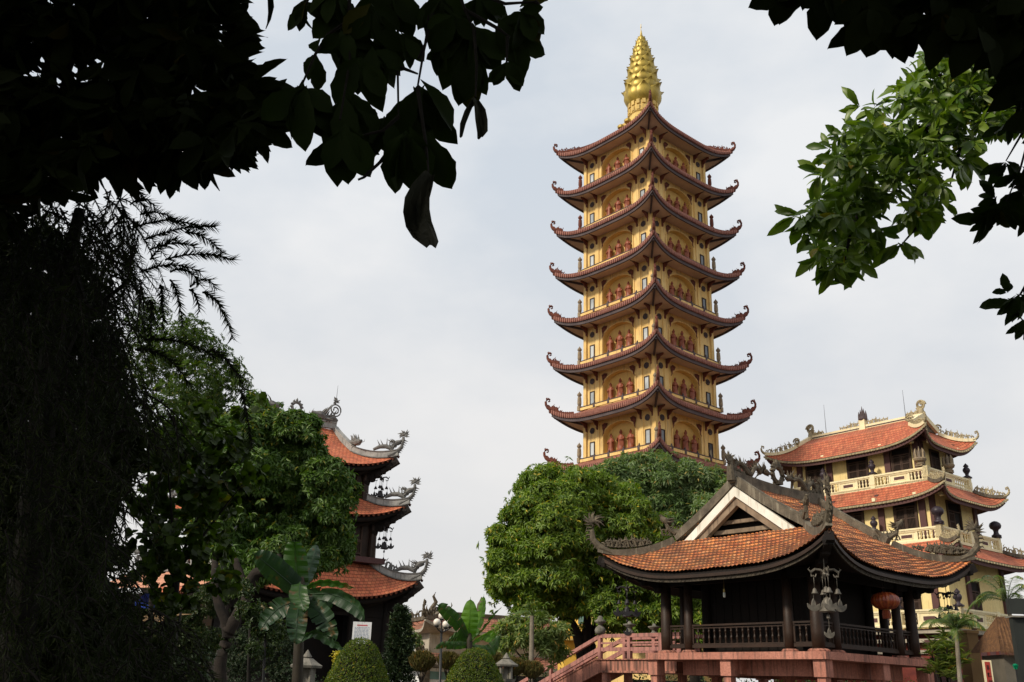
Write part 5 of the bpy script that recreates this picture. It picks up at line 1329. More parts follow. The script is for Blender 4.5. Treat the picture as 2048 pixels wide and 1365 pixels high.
# ---- dark mango tree left of the bell tower
Lm = [(540, 855, 46), (595, 870, 46), (625, 905, 36), (490, 880, 60), (560, 930, 70), (440, 860, 60), (400, 820, 42), (508, 800, 16), (530, 1140, 45), (480, 1160, 35), (600, 1130, 40), (650, 960, 44), (690, 975, 26), (600, 990, 72), (500, 970, 80), (655, 1020, 46), (420, 950, 80), (590, 1060, 72), (665, 1075, 42), (640, 1120, 40), (520, 1060, 85), (570, 1110, 55), (680, 1110, 26), (430, 1060, 70), (470, 1120, 50), (360, 900, 60), (615, 850, 22), (622, 1080, 40), (520, 825, 20), (545, 838, 22), (700, 1000, 14), (600, 905, 30)]
tb = at(452, 1420, 31); tb.z = 0; j = at(455, 1265, 31)
tree('mango_tree', 'dense dark green mango tree hiding the left half of the bell tower', 'tree', 33, pb(Lm, 34, seed=7, spread=1.2), None, 'mango_dark', 520, 8, .25, .30, T_LAN, tb, at(450, 1190, 31), .22, bark='bark', seed=7, droop=.9, spread=1.1,
     lmb=0, multi=[[tb, at(440, 1330, 31), j, at(432, 1190, 31), at(430, 1120, 31.5)], [j, at(475, 1230, 31), at(492, 1190, 31.2), at(470, 1120, 31.5)], [at(492, 1190, 31.2), at(510, 1150, 31), at(535, 1140, 31), at(560, 1110, 32)]])
# ---- feathery tree, left
rngf = np.random.default_rng(11)
def feathers(L, rng): pass
Fe = [(400, 700, 52), (440, 735, 42), (350, 690, 50), (330, 750, 60), (400, 770, 50), (300, 640, 45), (470, 745, 22), (350, 820, 60), (290, 720, 60), (430, 800, 30), (485, 765, 20), (380, 660, 34), (450, 780, 34)]
tb = at(300, 1420, 19); tb.z = 0
tree('feathery_tree', 'light feathery leaved tree against the sky left of centre', 'tree', 19, pb(Fe, 19, seed=9, spread=.8), None, 'feather_leaf', 900, 12, .085, .24, T2, tb, at(320, 900, 19), .05, seed=9, droop=.2, spread=1.4, inner=.15)
# ---- round leaved small tree in front
Rn = [(420, 900, 60), (350, 1000, 75), (430, 1010, 60), (385, 1110, 70), (330, 880, 55), (300, 1100, 60), (290, 960, 50), (300, 1010, 45), (470, 900, 36), (450, 1160, 30), (500, 950, 26), (515, 800, 14), (350, 1180, 45), (400, 830, 30), (480, 830, 16)]
tb = at(330, 1420, 12); tb.z = 0
tree('roundleaf_tree', 'small shaded tree with round yellow green leaves at the lower left', 'tree', 12, pb(Rn, 12, seed=12, spread=.5), None, 'round_leaf', 300, 6, .125, .85, T_RND, tb, at(350, 1150, 12), .08, bark='dark_bark', seed=12, droop=.4, spread=1.2, inner=.25)
# ---- low shrubs at the lower left
for i, (bl, Y, lab, mt, ln) in enumerate((
    ([(370, 1235, 50), (420, 1210, 40), (330, 1280, 60), (400, 1290, 60), (300, 1230, 40)], 37, 'leafy shrub with small glossy leaves left of the forked trunk', 'shrub_leaf', .09),
    ([(500, 1230, 32), (540, 1270, 36), (490, 1180, 20), (520, 1290, 40)], 27, 'leafy shrub in front of the forked trunk beside the banana plant', 'shrub_leaf', .1),
    ([(500, 1320, 60), (550, 1310, 50), (580, 1350, 40)], 34, 'dark fine leaved bush below the banana plant', 'conifer_leaf', .07),
    ([(250, 1330, 80), (350, 1360, 70), (150, 1340, 90)], 20, 'dark undergrowth bush at the bottom left', 'conifer_leaf', .12))):
    tb = at(bl[0][0], 1420, Y); tb.z = 0
    tree('shrub', lab, 'shrub', Y, pb(bl, Y, seed=20+i, spread=.5), None, mt, 620 if i < 3 else 300, 7, ln*1.15, .4, T2, tb, at(bl[0][0], bl[0][1]+30, Y), .05, bark='dark_bark', seed=20+i, droop=.1, spread=1.2)
# ---- plumeria, hedge and far greenery seen under the big tree
tb = at(1060, 1400, 46); tb.z = 0
tree('plumeria_tree', 'light green plumeria with open branches right of the centre banana plant', 'tree', 46, pb([(1050, 1275, 30), (1015, 1290, 26), (1090, 1290, 34), (1030, 1250, 22), (1115, 1270, 26), (1000, 1265, 16), (1075, 1245, 20), (1110, 1310, 24)], 46, seed=31, spread=.8), None, 'plumeria_leaf', 80, 8, .30, .28, T_LAN, tb, at(1060, 1335, 46), .09, bark='bark', seed=31, droop=-.1, spread=1.1)
tb = at(800, 1400, 70); tb.z = 0
tree('broadleaf_tree', 'pale sunlit tree behind the bell tower and the dark conifer', 'tree', 75, pb([(775, 1240, 26), (800, 1250, 26), (765, 1270, 30), (810, 1290, 30), (780, 1320, 40)], 78, seed=33, spread=1), None, 'pale_leaf', 60, 7, .34, .4, T2, tb, at(790, 1330, 78), .2, seed=33)
tb = at(1410, 1380, 66); tb.z = 0
tree('broadleaf_tree', 'sunlit tree with yellowing leaves seen between the pavilion posts', 'tree', 66, pb([(1375, 1200, 44), (1420, 1220, 44), (1350, 1240, 44), (1400, 1260, 50), (1300, 1260, 50), (1440, 1180, 30), (1300, 1210, 40), (1250, 1250, 40)], 66, seed=35, spread=2), None, 'mango_leaf', 70, 8, .36, .3, T_LAN, tb, at(1390, 1300, 66), .25, seed=35, droop=.8)
def hedge(name, label, x0, x1, ytop, Y, thick=1.2, mat='shrub_leaf', seed=1, cat='hedge', dens=90, ln=.16):
    rng = np.random.default_rng(seed); a = at(x0, ytop, Y); b = at(x1, ytop, Y); h = a.z; L = Leaves(); w = b.x-a.x
    root = thing(name, ((a.x+b.x)/2, Y, 0), label, cat)
    n = int(w*h*dens); P = np.stack([rng.uniform(a.x, b.x, n), Y+rng.uniform(-thick/2, thick/2, n), rng.random(n)**.8*h*(1+.08*np.sin(rng.uniform(0, 6, n)))], 1)
    L.add(T2, P, rdir(rng, n)+np.array([0, -.3, .2]), rdir(rng, n)+np.array([0, -.8, .6]), ln*rng.uniform(.6, 1.2, n), ln*.5*np.ones(n)); L.build('foliage', mat, root)
    m = MB(); m.b2((-w/2, -thick*.25, 0), (w/2, thick*.25, h*.85)); m.build('branches', 'dark_bark', root)
hedge('hedge', 'dark clipped hedge along the courtyard under the big mango tree', 960, 1180, 1335, 56, seed=2, ln=.2)
hedge('hedge', 'shaded hedge behind the pavilion stilts', 1260, 1860, 1345, 62, seed=3, ln=.22, dens=60)
hedge('hedge', 'dark hedge at the foot of the bell tower behind the shrubs', 300, 640, 1342, 44, seed=4, mat='conifer_leaf')
hedge('hedge', 'dark hedge row beyond the left shrubs', -500, 320, 1250, 60, seed=5, mat='conifer_leaf', dens=20, ln=.35)
# ---- clipped cones
def cone(px, top, half, Y, label, seed):
    rng = np.random.default_rng(seed); t = at(px, top, Y); s = mpp(px, top, Y); R = half*s*1.06; H = t.z
    root = thing('topiary_cone', (t.x, Y, 0), label, 'topiary', group='clipped topiary cones'); L = Leaves()
    hb = 1365-top; Hvis = hb*s
    def rad(z):
        q = np.clip(z/Hvis, 0, 1.35); return R*np.where(q < .12, (q/.12)**.5*.37, .37+.63*((q-.12)/.88)**.72)
    n = 26000; z = rng.random(n)**.7*H*.98; r = rad(z); ph = rng.uniform(0, 2*np.pi, n); lump = 1+.03*np.sin(ph*5+z*4)*np.sin(z*7)+.02*rng.normal(size=n)+(rng.random(n) > .985)*rng.random(n)*.12
    P = np.stack([t.x+np.cos(ph)*r*lump, Y+np.sin(ph)*r*lump, H-z], 1)
    o = np.stack([np.cos(ph), np.sin(ph), .45*np.ones(n)], 1)
    L.add(T2, P, o*.6+rdir(rng, n)*.8, o+rdir(rng, n)*.5, .055*rng.uniform(.6, 1.3, n), .03*rng.uniform(.7, 1.2, n)); L.build('foliage', 'topiary_leaf', root)
    m = MB(); zs = lin(.1, H*.95, 12); m.lathe((0, 0, 0), [(H-q-.03, max(.01, float(rad(np.array(q)))*.93)) for q in zs[::-1]], 20); m.build('core', 'dark_bark', root)
cone(722, 1277, 58, 24, 'tall clipped green topiary cone in front of the notice board', 41)
cone(952, 1297, 54, 27, 'clipped green topiary cone below the centre banana plant', 42)
# ---- small brown tipped cypresses
for i, (px, top, hw_, Y) in enumerate(((845, 1310, 22, 33), (897, 1312, 18, 33), (985, 1312, 20, 33), (1032, 1325, 17, 33.5), (1065, 1330, 18, 33.5))):
    rng = np.random.default_rng(50+i); t = at(px, top, Y); s = mpp(px, top, Y); H = t.z; R = hw_*s*1.15
    root = thing('dwarf_cypress', (t.x, Y, 0), ['brown green dwarf cypress left of the street lamp pole', 'brown green dwarf cypress between the street lamp and the middle topiary cone', 'brown green dwarf cypress touching the right side of the middle topiary cone', 'small brown dwarf cypress beside the stone lantern', 'small brown dwarf cypress next to the stair rail'][i], 'cypress', group='dwarf cypresses in the courtyard')
    L = Leaves(); n = 2600; q = rng.random(n)
    zc = H-.55*R*2.4*q; rr = R*np.sin(np.pi*np.clip(q*.80+.12, 0, 1))*rng.random(n)**.4; ph = rng.uniform(0, 6.283, n)
    P = np.stack([t.x+np.cos(ph)*rr, Y+np.sin(ph)*rr, zc], 1); d = np.stack([np.cos(ph)*.4, np.sin(ph)*.4, np.ones(n)], 1)
    L.add(T2, P, d+rdir(rng, n)*.3, rdir(rng, n), .17*rng.uniform(.6, 1.2, n), .035*np.ones(n)); L.build('foliage', 'brown_cypress', root)
    m = MB(); m.tube([(0, 0, 0), (.02, 0, H-R*1.6)], [.05, .03], 6)
    for k in range(6): a = k; m.tube([(0, 0, H-R*2.2), (math.cos(a)*R*.5, math.sin(a)*R*.5, H-R*.9)], [.025, .01], 4)
    m.build('trunk', 'bark', root)
# ---- dark layered conifer
def conifer():
    Y = 46; t = at(797, 1212, Y); b = at(792, 1400, Y); s = mpp(797, 1212, Y); rng = np.random.default_rng(61)
    root = thing('conifer', (b.x, Y, 0), 'dark layered conifer between the bell tower and the gate temple', 'conifer'); m = MB(); m.tube([(0, 0, 0), (t.x-b.x, 0, t.z)], [.12, .02], 7); L = Leaves(); H = t.z
    for k in range(30):
        z = H-.12-(H-.3)*(k/29)**1.0; r = min(34*s, (4+34*(k/29)**.55)*s)*1.1; n = 6
        for j in range(n):
            a = 2*PI*j/n+k*.7; e = Vector((math.cos(a)*r, math.sin(a)*r, z-.12+.25*(k % 2))); c0 = Vector(((t.x-b.x)*z/H, 0, z)); m.tube([c0, e], [.03, .008], 4)
            q = 80; tt = rng.random(q)**.7; P = np.array([b.x, Y, 0])+np.array(c0)+(np.array(e)-np.array(c0))*tt[:, None]+rng.normal(size=(q, 3))*.07
            L.add(T2, P, rdir(rng, q)+np.array([math.cos(a), math.sin(a), .3]), rdir(rng, q), .17*np.ones(q), .05*np.ones(q))
    m.build('trunk', 'dark_bark', root); L.build('foliage', 'conifer_leaf', root)
conifer()
# ---- banana plants: every blade is a part
def blade(root, base, pts, w, mat, tear=0, seed=0, nw=7, fold=.25, side=None):
    "blade along the curve pts with half width w, midrib and torn edges"
    rg = random.Random(seed); P = [Vector(p) for p in pts]; n = 26; sp = []
    for i in range(n):
        t = i/(n-1)*(len(P)-1); k = min(int(t), len(P)-2); f = t-k
        p0 = P[max(0, k-1)]; p1 = P[k]; p2 = P[k+1]; p3 = P[min(len(P)-1, k+2)]
        sp.append(.5*((2*p1)+(p2-p0)*f+(2*p0-5*p1+4*p2-p3)*f*f+(3*p1-p0-3*p2+p3)*f**3))
    m = MB()
    for sg in (-1, 1):
        rows = []
        for i in range(n):
            t = i/(n-1); d = (sp[min(i+1, n-1)]-sp[max(i-1, 0)]); S = Vector(side).normalized() if side else None
            a, b = frame_of(d)
            if S: b = S.cross(d).normalized() if S.cross(d).length > .01 else b; a = S
            ww = w*math.sin(PI*min(1, .08+t*1.0))**.45*(1 if t < .93 else (1-t)/.07*.7+.3) if t > .02 else w*.15
            rows.append([sp[i]+a*sg*ww*q-b*fold*ww*q*q+b*.02*math.sin(i*1.7)*q for q in lin(0, 1, nw)])
        i = 0
        while i < n-1:
            j = n-1
            if tear: j = min(n-1, i+rg.choice([2, 3, 4, 5, 9] if tear > 1 else [4, 8, 12, 26]))
            dz = rg.uniform(-.02, .05)*w*(1 if tear else 0); seg = rows[i:j+1]; k0 = len(m.v)
            for ri, r in enumerate(seg):
                for qi, p in enumerate(r): m.v.append(tuple(p-Vector((0, 0, dz*qi))+(sp[min(n-1, i+1)]-sp[i])*(-.25*qi/nw if (ri == len(seg)-1 and j < n-1) else 0)))
            for ri in range(len(seg)-1):
                for qi in range(nw-1): a0 = k0+ri*nw+qi; m.f.append((a0, a0+1, a0+nw+1, a0+nw))
            i = j
    m.tube([Vector(base)]+sp[::3]+[sp[-1]], [w*.10]+[w*.07*(1-.7*i/9) for i in range(len(sp[::3]))]+[w*.01], 5)
    return m.build('leaf', mat, root, smooth=False)
def banana(name, label, Y, base, crown_, blades, mats, stem_r, w):
    b = at(*base, Y); c = at(*crown_, Y); root = thing(name, (b.x, Y, 0), label, 'banana plant'); off = Vector((b.x, Y, 0))
    m = MB(); m.tube([Vector((0, 0, 0)), (c-off)*.5, c-off, (c-off)+Vector((0, 0, .25))], [stem_r*1.3, stem_r*1.05, stem_r*.8, stem_r*.4], 10); m.build('stem', 'banana_stem', root, smooth=True)
    for i, q in enumerate(blades):
        pts = [at(x, y, Y+d)-off for x, y, d in q['p']]
        blade(root, c-off, pts, q.get('w', w)*mpp(*crown_, Y), mats[q.get('m', 0)], tear=q.get('t', 1), seed=i, side=q.get('s'), fold=q.get('f', .25))
banana('banana_plant', 'large shaded banana plant with hanging torn leaves at lower left of the bell tower', 19, (602, 1400), (602, 1180), [
    dict(p=[(600, 1175, 0), (592, 1140, -.1), (590, 1100, -.2), (588, 1080, -.3)], w=24, s=(1, .2, 0), t=0),
    dict(p=[(604, 1175, 0), (618, 1140, .2), (628, 1110, .3), (633, 1085, .5)], w=17, m=1, s=(1, .6, 0), t=0),
    dict(p=[(602, 1185, 0), (560, 1150, -.2), (530, 1125, -.4), (505, 1105, -.5)], w=26, m=1, s=(.5, -.3, .8), t=0),
    dict(p=[(606, 1178, 0), (640, 1165, -.3), (680, 1168, -.6), (712, 1178, -.8)], w=11, s=(.2, -.8, .5), t=0),
    dict(p=[(604, 1190, 0), (660, 1188, -.2), (700, 1205, -.4), (722, 1225, -.5), (730, 1245, -.5)], w=16, m=1, s=(.4, -.3, .8), t=1),
    dict(p=[(600, 1165, -.3), (598, 1190, -.6), (603, 1205, -.8), (607, 1222, -.9)], w=20, s=(1, -.15, 0), t=1),
    dict(p=[(600, 1195, -.3), (595, 1230, -.7), (593, 1260, -.8), (592, 1292, -.8)], w=20, m=1, s=(1, .1, 0), t=2),
    dict(p=[(606, 1200, -.3), (640, 1225, -.6), (660, 1255, -.7), (672, 1282, -.7)], w=20, m=1, s=(.85, -.2, .45), t=2),
    dict(p=[(604, 1280, -.2), (630, 1265, -.5), (665, 1285, -.7), (692, 1302, -.8)], w=13, m=1, s=(.3, -.6, .6), t=1),
    dict(p=[(596, 1200, .2), (560, 1215, .4), (535, 1240, .5), (520, 1265, .5)], w=22, m=1, s=(.7, -.3, -.6), t=2),
    dict(p=[(604, 1200, .4), (630, 1190, .8), (650, 1200, 1.0), (660, 1225, 1.1)], w=20, m=1, s=(.7, .3, .6), t=2),
    ], ('banana_leaf', 'banana_dark'), .10, 20)
banana('banana_plant', 'banana plant with one broad upright leaf behind the middle topiary cone', 31, (940, 1400), (939, 1283), [
    dict(p=[(938, 1275, 0), (938, 1250, -.1), (940, 1225, -.1), (941, 1194, 0)], w=18, s=(1, .1, 0), t=0, f=.15),
    dict(p=[(941, 1280, .2), (958, 1245, .6), (965, 1215, .8), (968, 1188, .9)], w=10, s=(1, .5, 0), t=2),
    dict(p=[(934, 1278, 0), (915, 1245, -.3), (893, 1222, -.5), (873, 1208, -.6)], w=15, m=1, s=(.6, -.2, .8), t=2),
    dict(p=[(942, 1282, 0), (965, 1262, -.3), (985, 1235, -.5), (1003, 1215, -.6)], w=11, m=1, s=(.7, .2, .7), t=2),
    dict(p=[(944, 1286, .3), (970, 1270, .5), (985, 1275, .5), (998, 1262, .6)], w=13, m=0, s=(.6, .1, .8), t=1),
    dict(p=[(940, 1290, .4), (968, 1300, .6), (985, 1295, .7), (1003, 1265, .8)], w=15, m=1, s=(.5, .1, -.8), t=1),
    dict(p=[(935, 1290, 0), (910, 1290, -.3), (885, 1290, -.4), (868, 1298, -.5)], w=8, m=1, s=(0, -.3, 1), t=2),
    dict(p=[(935, 1285, .2), (915, 1275, .1), (900, 1280, .1), (885, 1295, .1)], w=10, m=1, s=(.3, -.3, 1), t=2),
    ], ('banana_bright', 'banana_leaf'), .12, 15)
# ---- palms
def palm(label, Y, base, top, fronds, fl, seed, r=.07, nl=46, ll=.42, group=None, trunk_kink=None):
    rng = np.random.default_rng(seed); rg = random.Random(seed); b = at(*base, Y); c = at(*top, Y); root = thing('palm_tree', (b.x, Y, 0), label, 'palm', group=group); off = Vector((b.x, Y, 0))
    b2 = Vector((b.x, Y, 0)); m = MB(); n = 22; pts = [(b2.lerp(c, i/(n-1))-off) for i in range(n)]; m.tube(pts, [r*(1.25-.45*i/(n-1))*(1.07 if i % 2 else 1) for i in range(n)], 9); m.build('trunk', 'palm_bark', root)
    for k in range(fronds):
        a = 2*PI*k/fronds+rg.uniform(-.3, .3); el = rg.uniform(.25, 1.35); L_ = fl*rg.uniform(.8, 1.1); dh = Vector((math.cos(a), math.sin(a), 0)); p = c.copy(); d = (dh*math.cos(el)+Vector((0, 0, math.sin(el)))); P = [p.copy()]
        for i in range(12): p = p+d*(L_/12); d = (d-Vector((0, 0, .07+.028*i))).normalized(); P.append(p.copy())
        m = MB(); m.tube([q-off for q in P], [.022*(1-.08*i) for i in range(13)], 4); fr = m.build('frond', 'palm_leaf', root); L = Leaves()
        side = dh.cross(Vector((0, 0, 1))); PP = []; DD = []
        for i in range(nl):
            t = .12+.86*i/nl; q = t*12; kk = int(q); pp = P[kk].lerp(P[min(12, kk+1)], q-kk); tang = (P[min(12, kk+1)]-P[kk]).normalized()
            for sg in (-1, 1): PP.append(pp); DD.append(side*sg*.9+tang*.7+Vector((0, 0, -.35+rg.uniform(-.25, .1))))
        nn = len(PP); tt = np.repeat(np.linspace(0, 1, nl), 2); l = ll*np.sin(np.pi*(.15+.8*tt))*rng.uniform(.85, 1.1, nn)
        L.add(T_NDL, np.array(PP), np.array(DD), rdir(rng, nn)*.3+np.array([0, 0, 1]), l, .017*np.ones(nn)*fl); L.build('leaflets', 'palm_leaf', fr)
        ob = [o for o in fr.children][-1]; ob.data.transform(Matrix.Translation(-off))
        
    return root
palm('short feathery palm in front of the brown column right of the pavilion', 33, (1918, 1400), (1912, 1262), 15, 1.35, 71, r=.075, group='palms at the right edge')
palm('feathery palm behind the thatched hut roof at the right edge', 42, (2055, 1400), (2015, 1205), 14, 2.3, 72, r=.09, group='palms at the right edge')
palm('slender grey trunk palm under the left side of the big mango tree', 44, (1062, 1400), (1064, 1232), 6, 1.0, 73, r=.11)
def spiky_bush(label, px, py, Y, R, seed, mat='dracaena_leaf'):
    rng = np.random.default_rng(seed); c = at(px, py, Y); root = thing('dracaena_bush', (c.x, Y, 0), label, 'shrub'); L = Leaves()
    C = []
    for k in range(46): C.append(np.array(c)+rng.normal(size=3)*R*.42*np.array([1, 1, 1.2]))
    C = np.array(C); C[:, 2] = np.clip(C[:, 2], .2, None); rosettes(L, rng, C, np.tile([[0, -.1, 1.]], (len(C), 1))+rdir(rng, len(C))*.4, 16, .42, .1, T_LAN, 1.0, .15); L.build('foliage', mat, root)
    m = MB()
    for k in range(9): e = Vector(C[k])-Vector((c.x, Y, 0)); m.tube([(0, 0, 0), e], [.05, .03], 5)
    m.build('stems', 'bark', root)
spiky_bush('yellow variegated dracaena bush below the right corner of the pavilion', 1890, 1320, 36, .85, 75)
# ================================================================ foreground foliage close to the camera
def twig(mb, px, r0=.012, r1=.004, n=4):
    pts = [at(x, y, Y) for x, y, Y in px]
    mb.tube(pts, [lerp(r0, r1, i/(len(pts)-1)) for i in range(len(pts))], n+2)
def hanging_branch():
    rng = np.random.default_rng(81); root = thing('hanging_branch', (0, 4.6, 0), 'dark branch of large drooping leaves hanging from the top centre', 'branch'); off = root.location.copy(); m = MB(); L = Leaves(); Y = 4.6
    tw = [[(800, -500, 5.2), (797, -60, 4.8), (795, 120, 4.7), (797, 234, 4.6)], [(880, -60, 4.8), (872, 0, 4.7), (848, 100, 4.6), (835, 175, 4.6)], [(700, -60, 4.6), (698, 60, 4.6), (700, 120, 4.6), (680, 240, 4.5)],
          [(700, 40, 4.6), (655, 70, 4.6), (630, 110, 4.5), (606, 165, 4.5)], [(793, 278, 4.6), (760, 325, 4.6), (728, 355, 4.5), (716, 360, 4.5)], [(797, 234, 4.6), (765, 262, 4.6), (720, 272, 4.6)], [(797, 130, 4.7), (762, 128, 4.7)], [(798, 134, 4.7), (835, 148, 4.6)],
          [(900, -60, 4.5), (930, 20, 4.4), (948, 60, 4.4)], [(930, 20, 4.4), (1000, 60, 4.4), (1020, 75, 4.4)], [(940, -20, 4.5), (1010, 8, 4.4), (1070, 4, 4.4)], [(1070, 4, 4.4), (1078, 8, 4.4)], [(835, 175, 4.6), (852, 290, 4.55), (857, 345, 4.5)], [(860, 20, 4.7), (850, 90, 4.65), (836, 118, 4.6)],
          [(948, 60, 4.4), (953, 130, 4.4), (951, 196, 4.4)], [(1015, 75, 4.4), (1013, 125, 4.4)], [(640, -60, 4.6), (612, 10, 4.6)]]
    for t in tw: twig(m, t, .013, .006)
    for v in range(len(m.v)): m.v[v] = (m.v[v][0]-off.x, m.v[v][1]-off.y, m.v[v][2])
    m.build('twigs', 'dark_bark', root)
    # (x, y, leaves, length px, direction (dx,dy) on the photo, spread)
    ros = [(630, 109, 5, 62, (-.3, -.2), 1.7), (606, 170, 8, 100, (0, 1), 1.1), (612, 10, 6, 62, (0, .3), 1.3), (700, 60, 8, 80, (0, 1), 1.1), (720, 120, 8, 85, (.2, 1), 1.0), (690, 20, 8, 80, (0, 1), 1.2), (740, 20, 8, 75, (.3, 1), 1.1), (742, 100, 7, 75, (.5, 1), 1.0), (700, 190, 7, 110, (0, 1), .8), (688, 250, 7, 92, (0, 1), .8),
           (838, 178, 8, 128, (0, 1), .85), (812, 262, 7, 95, (0, 1), .7), (855, 270, 6, 100, (.1, 1), .6), (770, 240, 6, 75, (-.3, 1), 1.0), (720, 272, 5, 60, (-.4, .6), 1.2), (877, 22, 6, 60, (0, 1), 1.2), (940, 55, 8, 105, (.1, 1), 1.0), (905, 30, 6, 70, (-.2, .8), 1.1), (1000, 50, 8, 85, (.7, .3), 1.0), (1020, 78, 6, 75, (.8, .3), .9), (1012, 125, 5, 52, (.3, 1), 1.1),
           (945, 95, 4, 110, (0, 1), .3), (890, 90, 3, 60, (-.3, .7), .7), (960, -10, 8, 75, (.2, .8), 1.2), (800, 70, 5, 66, (.4, 1), .9), (670, -10, 7, 70, (-.2, 1), 1.2), (780, -10, 8, 80, (.1, 1), 1.1), (1040, 20, 6, 62, (.7, .2), 1.1), (880, -10, 6, 80, (0, 1), 1), (780, 60, 5, 66, (0, 1), .8)]
    s = mpp(800, 150, Y); R = (ray(1024, 682)-ray(1023, 682)).normalized(); Dn = (ray(800, 160)-ray(800, 150)).normalized()
    for i, (x, y, n, ln, dr, sp) in enumerate(ros):
        for c in range(1):
            p = at(x, y, Y+rng.uniform(-.12, .12)); d = R*dr[0]+Dn*dr[1]
            rosettes(L, rng, np.array([p]), np.array([d]), n+1, ln*s, .56, T_OBO, sp, .40, .3, .75)
    L.build('leaves', 'hanging_leaf', root)
    # withered curled leaves
    def dry(pts, w, sd):
        P = [at(x, y, 4.5)-off for x, y in pts]; mm = MB(); rg = random.Random(sd); n = len(P)
        rows = []
        for i, p in enumerate(P):
            ww = w*s*math.sin(PI*min(1, (i+.6)/(n)))**.6; k = rg.uniform(-.3, .3)
            rows.append([p+R*(ww*q)+Vector((0, 1, 0))*(ww*.9*math.sin(q*2.6+i*.7)) for q in (-1, -.6, -.2, .2, .6, 1)])
        n0 = 0
        for r in rows: mm.v += [tuple(q) for q in r]
        for i in range(n-1):
            for j in range(5): a = i*6+j; mm.f.append((a, a+1, a+7, a+6))
        mm.build('withered_leaf', 'dry_leaf', root)
    dry([(858, 346), (846, 375), (836, 405), (834, 430), (838, 452), (848, 468), (858, 480), (862, 494)], 25, 1)
    dry([(951, 198), (960, 220), (963, 245), (965, 268), (960, 277)], 12, 2); dry([(948, 198), (935, 225), (926, 250), (922, 275)], 6, 3)
hanging_branch()
def poly_in(x, y, poly):
    c = False; n = len(poly)
    for i in range(n):
        x1, y1 = poly[i]; x2, y2 = poly[i-1]
        if (y1 > y) != (y2 > y) and x < (x2-x1)*(y-y1)/(y2-y1+1e-9)+x1: c = not c
    return c
def fill(rng, poly, n, Y0, Y1):
    xs = [p[0] for p in poly]; ys = [p[1] for p in poly]; out = []
    while len(out) < n:
        x = rng.uniform(min(xs), max(xs)); y = rng.uniform(min(ys), max(ys))
        if poly_in(x, y, poly): out.append(at(x, y, rng.uniform(Y0, Y1)))
    return np.array(out)
def to_local(mb, off):
    mb.v = [(a-off.x, b-off.y, c-off.z) for a, b, c in mb.v]; return mb
def shade_canopy(L, rng, cx, cy, rx, ry, z0, z1, n, ln, T, wr=.5):
    "unseen crown leaves overhead and behind, added to shade the foreground"
    a = rng.uniform(0, 2*np.pi, n); r = np.sqrt(rng.random(n)); P = np.stack([cx+np.cos(a)*r*rx, cy+np.sin(a)*r*ry, rng.uniform(z0, z1, n)], 1)
    L.add(T, P, rdir(rng, n)+np.array([0, 0, -.3]), rdir(rng, n)*.6+np.array([0, 0, 1]), ln*rng.uniform(.7, 1.2, n), ln*wr*np.ones(n))
